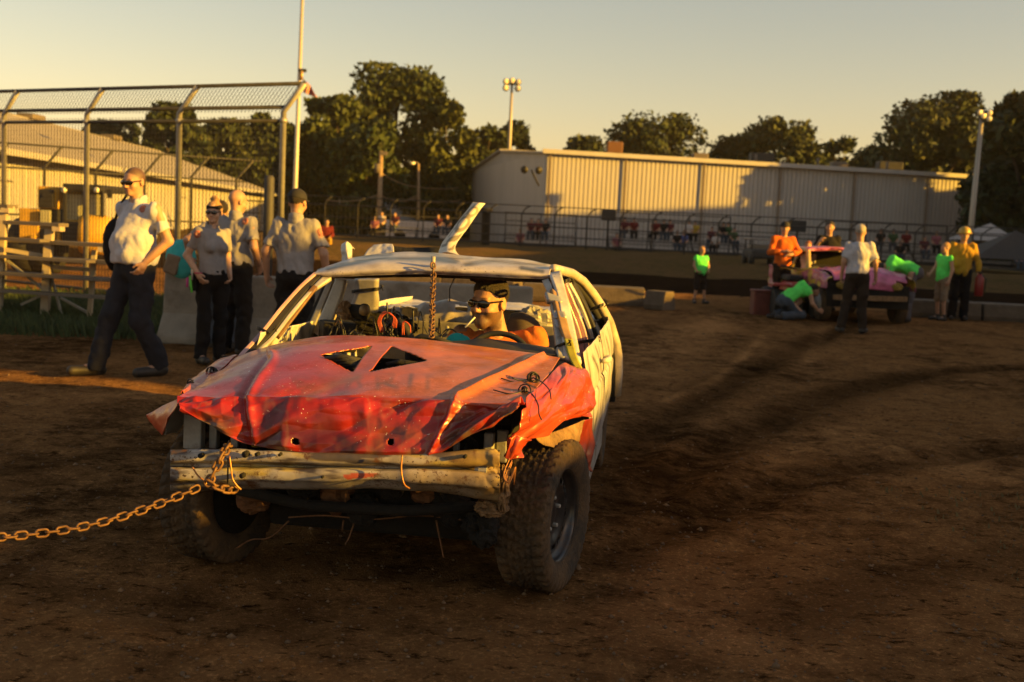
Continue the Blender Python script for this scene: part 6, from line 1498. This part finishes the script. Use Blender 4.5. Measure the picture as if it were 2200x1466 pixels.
thk = thing('dark_post', 'thick dark post beside the standing roof flap', 'post', G(1044, 58)); MB().lathe([(.22, 0), (.22, 2.1), (.30, 2.12), (.30, 2.2)], G(1044, 58), (0, 0, 1), 14).build('shaft', M_dk, thk, True); MB().lathe([(.33, 0), (.33, .1)], G(1044, 58, 2.2), (0, 0, 1), 14).build('cap', M_dk, thk, True)
# ------------------------------------------------------------------ spectators: one seated figure, copied with its parts
seatJ = dict(pelvis=(0, 0, .10), belly=(0, .01, .22), chest=(0, .06, .44), neck=(0, .08, .63), head=(0, .11, .78), sR=(.19, .05, .58), eR=(.24, .12, .30), wR=(.12, .32, .22), hR=(.08, .38, .22), sL=(-.19, .05, .58), eL=(-.24, .12, .30), wL=(-.12, .32, .22), hL=(-.08, .38, .22),
             pR=(.1, .02, .10), kR=(.12, .44, .12), aR=(.12, .42, -.28), tR=(.13, .56, -.34), pL=(-.1, .02, .10), kL=(-.12, .44, .12), aL=(-.12, .42, -.28), tL=(-.13, .56, -.34))
shirts = [C_red, C_black, C_pale, C_blue, C_orange2, cloth('maroon_shirt', (.10, .02, .03)), cloth('pink_shirt', (.26, .09, .11)), cloth('dark_green_shirt', (.05, .09, .04)), cloth('mustard_shirt', (.40, .27, .04))]
names = ['red', 'black', 'pale', 'blue', 'orange', 'maroon', 'pink', 'dark green', 'mustard']
proto = {}
def spectator(px, st, row, si, where, hairm=M_hair):
    y, z = ST[st](row); p = G(px, y, z + .02); lab = '%s-shirted spectator %s' % (names[si], where); key = (si, hairm.name)
    if key not in proto:
        o = person(lab, (p.x, p.y), 1.74, 180 + random.uniform(-25, 25), seatJ, shirts[si], .7, .0 + .92, C_jean if si % 2 else C_black, hair=('short', hairm), vox=.03, hvox=.022, hand=False, seed=20 + si, z0=p.z, seated=True, group='spectators in the stands', name='spectator')
        proto[key] = o['root']; return
    src = proto[key]; c = src.copy(); M = Matrix.Translation(p) @ Matrix.Rotation(-R_(180 + random.uniform(-30, 30)) , 4, 'Z') @ Matrix.Scale(1, 4)
    COL.objects.link(c); c.matrix_basis = WM[src].copy(); D = Matrix.Translation(p) @ Matrix.Rotation(random.uniform(-.4, .4), 4, 'Z'); c.matrix_basis = D; WM[c] = D; c['label'] = lab
    for ch in src.children:
        k = ch.copy(); COL.objects.link(k); k.parent = c; k.matrix_parent_inverse = ch.matrix_parent_inverse.copy(); k.matrix_basis = ch.matrix_basis.copy()
SPX = [(806, 'C', 1, 6, 'leftmost in the left stand'), (822, 'C', 2, 2, 'second from the left in the left stand'), (850, 'C', 2, 5, 'third from the left in the left stand'), (942, 'C', 2, 5, 'left of the pair at the right of the left stand'), (962, 'C', 2, 1, 'right of the pair at the right of the left stand'),
       (1142, 'A', 2, 5, 'left of the huddle in the corner stand'), (1157, 'A', 2, 0, 'middle of the huddle in the corner stand'), (1172, 'A', 2, 1, 'right of the huddle in the corner stand'), (1120, 'A', 0, 6, 'low down in the corner stand'),
       (1343, 'B', 3, 5, 'leftmost in the top row of the main stand'), (1361, 'B', 3, 0, 'second in the top row of the main stand'), (1409, 'B', 3, 0, 'third in the top row, before the white panel'), (1425, 'B', 3, 1, 'fourth in the top row of the main stand'), (1440, 'B', 3, 5, 'fifth in the top row of the main stand'), (1479, 'B', 3, 2, 'sixth in the top row of the main stand'), (1493, 'B', 3, 8, 'seventh in the top row, raised above the rest'),
       (1455, 'B', 1, 1, 'in the second row, left of the vest boy'), (1470, 'B', 1, 3, 'in the second row, just left of the vest boy'), (1530, 'B', 2, 5, 'in the third row, right of the vest boy'), (1540, 'B', 1, 2, 'in the second row, right of the vest boy'), (1552, 'B', 3, 1, 'top right huddle of the main stand'), (1563, 'B', 3, 7, 'second of the top right huddle'), (1576, 'B', 2, 7, 'at the right end of the main stand'), (1325, 'B', 0, 6, 'lowest at the left of the main stand'),
       (1892, 'D', 3, 1, 'right of the white-shirted man'), (1918, 'D', 3, 7, 'second right of the white-shirted man'), (1946, 'D', 3, 0, 'third right of the white-shirted man'), (1935, 'D', 1, 1, 'low in the right stand above the bending helper'), (1985, 'D', 2, 5, 'in the right stand left of the vest kid'), (2010, 'D', 3, 6, 'top right of the right stand'), (2190, 'F', 1, 3, 'at the right picture edge')]
for k, (px_, s_, r_, si, w_) in enumerate(SPX): spectator(px_, s_, r_, si, w_)
wp_ = thing('notice_board', 'small white panel behind the top row of the main stand', 'notice board', G(1406, 64.6, .4)); pa = atd(1394, 512, 64.8); pb3 = atd(1421, 481, 64.8)
MB().box(((pa.x + pb3.x) / 2, 64.8, (pa.z + pb3.z) / 2), (pb3.x - pa.x, .05, pb3.z - pa.z)).build('board', mat('panel_white', (.6, .52, .44), .6), wp_); MB().beam((pa.x + .3, 64.86, .4), (pa.x + .3, 64.86, pb3.z), .05, .05, (0, 1, 0)).build('leg', M_dk, wp_)
# ------------------------------------------------------------------ pink derby car on the right
PC = ground(1838, 690); PC = Vector((PC.x, 21.3, 0)); pyaw = R_(4)
pcar = thing('pink_car', 'battered pink and yellow derby car with its hood facing the camera', 'car', PC)
pR = Vector((math.cos(pyaw), math.sin(pyaw), 0)); pB = Vector((-math.sin(pyaw), math.cos(pyaw), 0))
def PL(x, s, z): return PC + pR * x + pB * s + Vector((0, 0, z))
M_pink = paint_mat('pink_paint', .4, .2); pk = np.array([.55, .13, .26])
pcol = lambda V, px, u, v: np.tile(pk, (len(V), 1)) * (1 + .5 * (fbm(V * 4, 3, 140)[:, None] - .5))
ycol = lambda V, px, u, v: np.where((fbm(V * 5, 3, 141)[:, None] > .5), np.array([[.50, .36, .03]]), np.array([[.45, .12, .2]]))
dsp = lambda V, px, u, v: (ridged(V, 4, 142) - .6) * .08
panel('hood', [[PL(x * .86, s, z - .10 * abs(x) ** 2) for x in (-.8, -.4, 0, .4, .8)] for s, z in ((.75, 1.0), (.25, 1.03), (-.2, 1.0), (-.42, .88), (-.46, .64))], 40, 40, M_pink, pcar, dsp, lambda V, px, u, v: ~((v > .82) & (np.abs(u - .5) > .25 + .2 * fbm(V * 6, 2, 3))), pcol)
for sg in (-1, 1):
    panel('fender', [[PL(sg * .72, s, z1), PL(sg * .82, s, z1 - .06), PL(sg * .84, s, .62)] for s, z1 in ((-.42, .84), (0, .93), (.5, .96), (.75, .97))], 20, 24, M_pink, pcar, dsp, None, ycol)
    panel('body_side', [[PL(sg * .82, s, z) for s in (.75, 1.6, 2.4, 3.3)] for z in (.28, .6, .92)], 24, 20, M_pink, pcar, dsp, None, ycol)
    mb = MB().tube([PL(sg * .78, .75, .92), PL(sg * .62, 1.35, 1.28), PL(sg * .60, 2.3, 1.30), PL(sg * .72, 3.0, .95)], .045, 8); mb.build('pillar', mat('yellow_pillar', (.45, .34, .12), .5, vary=.4, scale=8), pcar, True)
    MB().tube([PL(sg * .60, 1.9, 1.27), PL(sg * .78, 1.85, .9)], .03, 8).build('center_pillar', MATS['yellow_pillar'], pcar, True)
    for s in (0, 2.5):
        w = MB().lathe([(.19, -.09), (.27, -.10), (.31, -.07), (.31, .07), (.27, .10), (.19, .09)], PL(sg * .72, s, .31), pR, 28); wo = w.build('wheel', MATS['tyre_rubber'], pcar, False)
        MB().lathe([(.0, .0), (.19, .02), (.2, .05)], PL(sg * .72, s, .31) + pR * sg * .05, pR * sg, 24).build('rim', M_grey, wo, True)
panel('roof', [[PL(x * 1.05, s, 1.34 - .05 * x * x * 3) for x in (-.6, -.3, 0, .3, .6)] for s in (1.30, 1.36, 1.8, 2.4)], 24, 24, M_pink, pcar, lambda V, px, u, v: (fbm(V * 4, 3, 143) - .5) * .05, None, pcol, .06)
MB().box(PL(0, -.2, .50), (1.5, .4, .42)).build('engine_bay_mass', M_dark, pcar); MB().box(PL(0, 1.6, .33), (1.5, 3.0, .08)).build('floor_pan', M_dark, pcar)  # first box stands in for the shade of the empty engine bay
MB().beam(PL(-.70, -.50, .47), PL(.66, -.52, .49), .09, .09).build('bumper_beam', MATS['muddy_steel'], pcar); crumple('headlight_bucket', PL(-.52, -.42, .70), (.09, .07, .06), mat('yellow_bits', (.30, .20, .03), .6, vary=.4), pcar, 31); crumple('headlight_bucket', PL(.50, -.42, .70), (.09, .07, .06), MATS['yellow_bits'], pcar, 32)
MB().box(PL(0, 2.9, .7), (1.3, .1, .4)).build('tail_panel', M_pink if False else M_dark, pcar); MB().box(PL(0, .9, .93), (1.35, .25, .16)).build('dashboard', M_dark, pcar); MB().box(PL(0, 2.3, .86), (1.4, .06, .82)).build('cabin_dark_panel', M_dark, pcar); MB().tube([PL(-.55, 1.1, .85), PL(.55, 1.1, .88)], .05, 8).build('dash_bar', M_dark, pcar, True)  # the upright panel at the back is added as dark cabin shade
# ------------------------------------------------------------------ crew on the right
gg = 'crew around the pink car'
def P2(px, d): q = G(px, d); return (q.x, q.y)
person('grey-haired man in white shirt standing with his back to the camera', P2(1848, 18.7), 1.79, 12, dict(eR=(.27, 0, 1.17), wR=(.30, .10, .93), hR=(.31, .14, .85), aR=(.14, -.02, .09), aL=(-.20, -.04, .09), kL=(-.14, .02, .5), tL=(-.24, .12, .035), tR=(.2, .14, .035)), C_white, .80, 1.0, C_brown, hair=('short', M_ghair), hyaw=12, vox=.022, hvox=.014, seed=41, broad=1.08, group=gg)
person('man in orange jacket with folded arms left of the pink car', P2(1685, 22.6), 1.84, 170, dict(eR=(.30, .06, 1.20), wR=(.06, .22, 1.22), hR=(-.03, .24, 1.24), eL=(-.30, .06, 1.20), wL=(-.06, .22, 1.16), hL=(.03, .24, 1.16)), C_orange2, 1.75, .94, C_brown, hair=('short', M_hair), hyaw=20, cap=M_cap, vox=.022, hvox=.014, seed=42, group=gg)
person('dark-haired man in printed black shirt behind the pink car', P2(1781, 24.4), 1.92, 175, dict(eR=(.30, .05, 1.20), wR=(.26, .18, 1.36), hR=(.22, .2, 1.44)), C_black, .7, .9, C_jean, hair=('short', M_hair), hyaw=25, vox=.022, hvox=.014, seed=43, group=gg)
person('small child in pale shirt behind the pink car windscreen', P2(1737, 23.6), 1.46, 180, None, C_pale, .7, .92, C_red, hair=('short', mat('ginger_hair', (.25, .08, .02), .7)), hyaw=20, vox=.024, hvox=.016, seed=44, group=gg)
person('kneeling helper in neon vest at the left wheel of the pink car', P2(1706, 20.9), 1.75, 75, dict(pelvis=(0, -.10, .38), belly=(0, .02, .48), chest=(0, .22, .58), neck=(0, .38, .62), head=(0, .50, .58), sR=(.18, .30, .58), eR=(.22, .36, .34), wR=(.2, .50, .22), hR=(.2, .57, .20), sL=(-.18, .30, .58), eL=(-.22, .34, .34), wL=(-.2, .1, .12), hL=(-.2, .05, .08),
       pR=(.09, -.1, .36), kR=(.14, .22, .12), aR=(.14, -.18, .10), tR=(.14, -.30, .05), pL=(-.09, -.1, .36), kL=(-.14, .20, .12), aL=(-.14, -.2, .10), tL=(-.14, -.32, .05)), C_green, .35, .95, C_jean, hair=('short', M_hair), vox=.022, hvox=.016, seed=45, group=gg)
person('bending helper in neon vest at the right side of the pink car', P2(1962, 21.8), 1.80, 275, dict(pelvis=(0, -.10, .95), belly=(0, .06, 1.04), chest=(0, .32, 1.10), neck=(0, .50, 1.06), head=(0, .62, .98), sR=(.18, .42, 1.05), eR=(.2, .48, .78), wR=(.18, .58, .58), hR=(.18, .62, .5), sL=(-.18, .42, 1.05), eL=(-.2, .46, .78), wL=(-.18, .56, .58), hL=(-.18, .6, .5), kL=(-.12, .02, .5), aL=(-.16, .06, .09), tL=(-.17, .22, .035)), C_green, .4, .95, C_grayt, hair=('short', M_hair), vox=.022, hvox=.016, seed=46, group=gg)
person('kid in neon vest and khaki shorts beside the tan-coated firefighter', P2(2032, 22.6), 1.56, 250, dict(eR=(.22, .05, 1.2), wR=(.18, .22, 1.05), hR=(.16, .28, 1.02)), C_green, .3, .85, C_khaki, plen='short', hair=('short', M_blond), vox=.022, hvox=.015, seed=47, group=gg)
ff = person('firefighter in tan turnout coat and helmet holding an extinguisher', P2(2070, 22.9), 1.86, 195, dict(eR=(.27, -.02, 1.18), eL=(-.29, .0, 1.17), wL=(-.31, .08, .92), hL=(-.31, .1, .84)), C_yel, 1.85, .74, C_black, hair=('none', None), hyaw=-10, vox=.022, hvox=.015, seed=48, broad=1.12, jacket=True, group=gg)
hm = SDF(); hm.el((0, -.01, .06), (.115, .135, .11), .01, clip=[((0, 0, .03), (0, 0, -1))]).el((0, -.03, .035), (.15, .19, .014), .015); Vh, Fh = hm.mesh(.012); hq = ff['hd']((0, 0, 0)); mk('helmet', ff['tw'](Vh + hq), Fh, mat('helmet_yellow', (.40, .27, .04), .4, vary=.3, scale=10), ff['root'], True)
ex = Vector(ff['tw'](np.array([[-.33, .12, .50]]))[0]); eo = thing('fire_extinguisher', 'dark red fire extinguisher hanging from the firefighter hand', 'extinguisher', ex)
MB().lathe([(.07, 0), (.085, .02), (.085, .36), (.05, .43), (.03, .45)], ex, (0, 0, 1), 16).build('cylinder', mat('extinguisher_red', (.22, .02, .02), .4), eo, True); MB().box(ex + Vector((0, 0, .47)), (.05, .12, .04)).build('handle', M_bk, eo); MB().tube([ex + Vector((0, -.03, .45)), ex + Vector((.1, -.06, .35)), ex + Vector((.1, -.04, .1))], .012, 6).build('hose', M_bk, eo, True)
person('boy in neon green vest and shorts standing alone on the track', P2(1511, 24.6), 1.24, 160, dict(eR=(.24, -.02, 1.18), wR=(.20, .12, 1.0), hR=(.14, .18, .98), eL=(-.26, -.02, 1.17), wL=(-.2, .12, 1.0), hL=(-.14, .18, .98), aR=(.17, -.02, .09), aL=(-.17, .02, .09), kR=(.13, .02, .5), kL=(-.13, .03, .5), tR=(.22, .14, .035), tL=(-.2, .18, .035)), C_green, .35, .80, C_brown, plen='short', hair=('short', M_blond), vox=.02, hvox=.013, seed=49, broad=1.15)
sj = {k: (v[0], v[1], v[2] + .45) for k, v in seatJ.items()}
fb = person('firefighter in red and yellow gear sitting far behind the capped man', P2(703, 44), 1.78, 170, sj, C_red, 1.8, .92 , C_yel, hair=('short', M_hair), vox=.028, hvox=.02, hand=False, seed=50, seated=True, z0=0.06)
barrier('low concrete block the far red-jacketed firefighter sits on', G(690, 44.3), G(725, 44.3), low, 'concrete blocks lying along the track', M_dconc)
# red quad bike and red box
qd = thing('quad_bike', 'red quad bike parked left of the pink car behind the kneeling helper', 'quad bike', G(1705, 22.0)); qc = G(1712, 22.0)
for dx, dy in ((-.38, -.4), (.38, -.4), (-.38, .5), (.38, .5)): MB().lathe([(.12, -.1), (.25, -.1), (.27, 0), (.25, .1), (.12, .1)], qc + Vector((dx, dy, .27)), (1, 0, 0), 18).build('wheel', M_blk, qd, False)
M_qr = mat('quad_red', (.30, .03, .025), .4, vary=.2); bevel(MB().box(qc + Vector((0, 0, .55)), (.36, 1.1, .25), taper=.8).build('body', M_qr, qd), .06)
for dx in (-.36, .36): bevel(MB().box(qc + Vector((dx, -.38, .62)), (.34, .5, .05)).build('mudguard', M_qr, qd), .02)
bevel(MB().box(qc + Vector((0, .15, .74)), (.3, .6, .12)).build('seat', M_blk, qd), .04); MB().tube([qc + Vector((-.36, -.35, .98)), qc + Vector((0, -.42, .92)), qc + Vector((.36, -.35, .98))], .02, 8).build('handlebar', M_blk, qd, True)
rb = thing('red_box', 'dark red tool box on the dirt left of the kneeling helper', 'box', G(1642, 22.0)); rc_ = G(1644, 22.0)
bevel(MB().box(rc_ + Vector((0, 0, .22)), (.34, .4, .44)).build('case', mat('box_red', (.13, .03, .02), .7, vary=.3, scale=8), rb), .02); bevel(MB().box(rc_ + Vector((0, 0, .465)), (.37, .43, .05)).build('lid', MATS['box_red'], rb), .015)
# golf cart far behind
gc = thing('golf_cart', 'small dark golf cart with pale roof left of the orange-clad man', 'golf cart', G(1638, 44)); gq = G(1638, 44, .40)
bevel(MB().box(gq + Vector((0, 0, .45)), (1.1, 2.0, .35)).build('body', M_dk, gc), .1); bevel(MB().box(gq + Vector((0, 0, 1.02)), (1.15, 1.5, .08)).build('roof', mat('cart_roof', (.30, .26, .23), .6), gc), .03)
for dx in (-.5, .5):
    for dy in (-.65, .65): MB().tube([gq + Vector((dx, dy, .6)), gq + Vector((dx, dy, 1.0))], .025, 6).build('roof_post', M_dk, gc, True); MB().lathe([(.22, -.08), (.22, .08)], gq + Vector((dx, dy, .22)), (1, 0, 0), 16).build('wheel', M_blk, gc, True)
bevel(MB().box(gq + Vector((0, .1, .72)), (1.0, .5, .12)).build('seat', mat('cart_seat', (.3, .26, .22), .7), gc), .03)
# tent and pale canopy at the right edge
tn = thing('dark_tent', 'dark peaked tent at the right edge behind the firefighter', 'tent', G(2160, 50)); tq = G(2165, 50)
V = [tq + Vector(v) for v in ((-2.0, -1.5, 1.05), (2.6, -1.5, 1.05), (2.6, 1.5, 1.05), (-2.0, 1.5, 1.05), (.3, 0, 2.3))]; solid(mk('canopy', V, [(0, 1, 4), (1, 2, 4), (2, 3, 4), (3, 0, 4)], mat('tent_dark', (.05, .042, .036), .8, vary=.2), tn, False), .03)
for dx in (-1.95, 2.55):
    for dy in (-1.45, 1.45): MB().tube([tq + Vector((dx, dy, .3)), tq + Vector((dx, dy, 1.06))], .03, 6).build('leg', M_dk, tn, True)
cn = thing('pale_canopy', 'pale canopy roof behind the dark tent and mast', 'canopy', G(2118, 66)); cq = G(2112, 66)
V = [cq + Vector(v) for v in ((-1.6, -1.4, 1.9), (1.6, -1.4, 1.9), (1.6, 1.4, 1.9), (-1.6, 1.4, 1.9), (.3, 0, 2.9))]; solid(mk('canopy', V, [(0, 1, 4), (1, 2, 4), (2, 3, 4), (3, 0, 4)], mat('canopy_pale', (.42, .38, .36), .8), cn, False), .03)
for dx in (-1.55, 1.55): MB().tube([cq + Vector((dx, -1.3, .3)), cq + Vector((dx, -1.3, 1.92))], .03, 6).build('leg', M_dk, cn, True)
# ------------------------------------------------------------------ dusty evening air
hzm = bpy.data.materials.new('dusty_air'); hzm.use_nodes = True
_n = hzm.node_tree.nodes; _n.remove(_n['Principled BSDF']); pv = _n.new('ShaderNodeVolumePrincipled')
pv.inputs['Color'].default_value = (1.0, .86, .68, 1); pv.inputs['Density'].default_value = 0.0002; pv.inputs['Anisotropy'].default_value = 0.2
hzm.node_tree.links.new(pv.outputs[0], _n['Material Output'].inputs['Volume'])
hb = MB().box((0, 60, 11.5), (260, 260, 27)).build('haze', hzm, None); tag(hb, 'thin warm dust haze hanging over the whole grounds', 'haze', kind='stuff')
SC.cycles.volume_bounces = 0
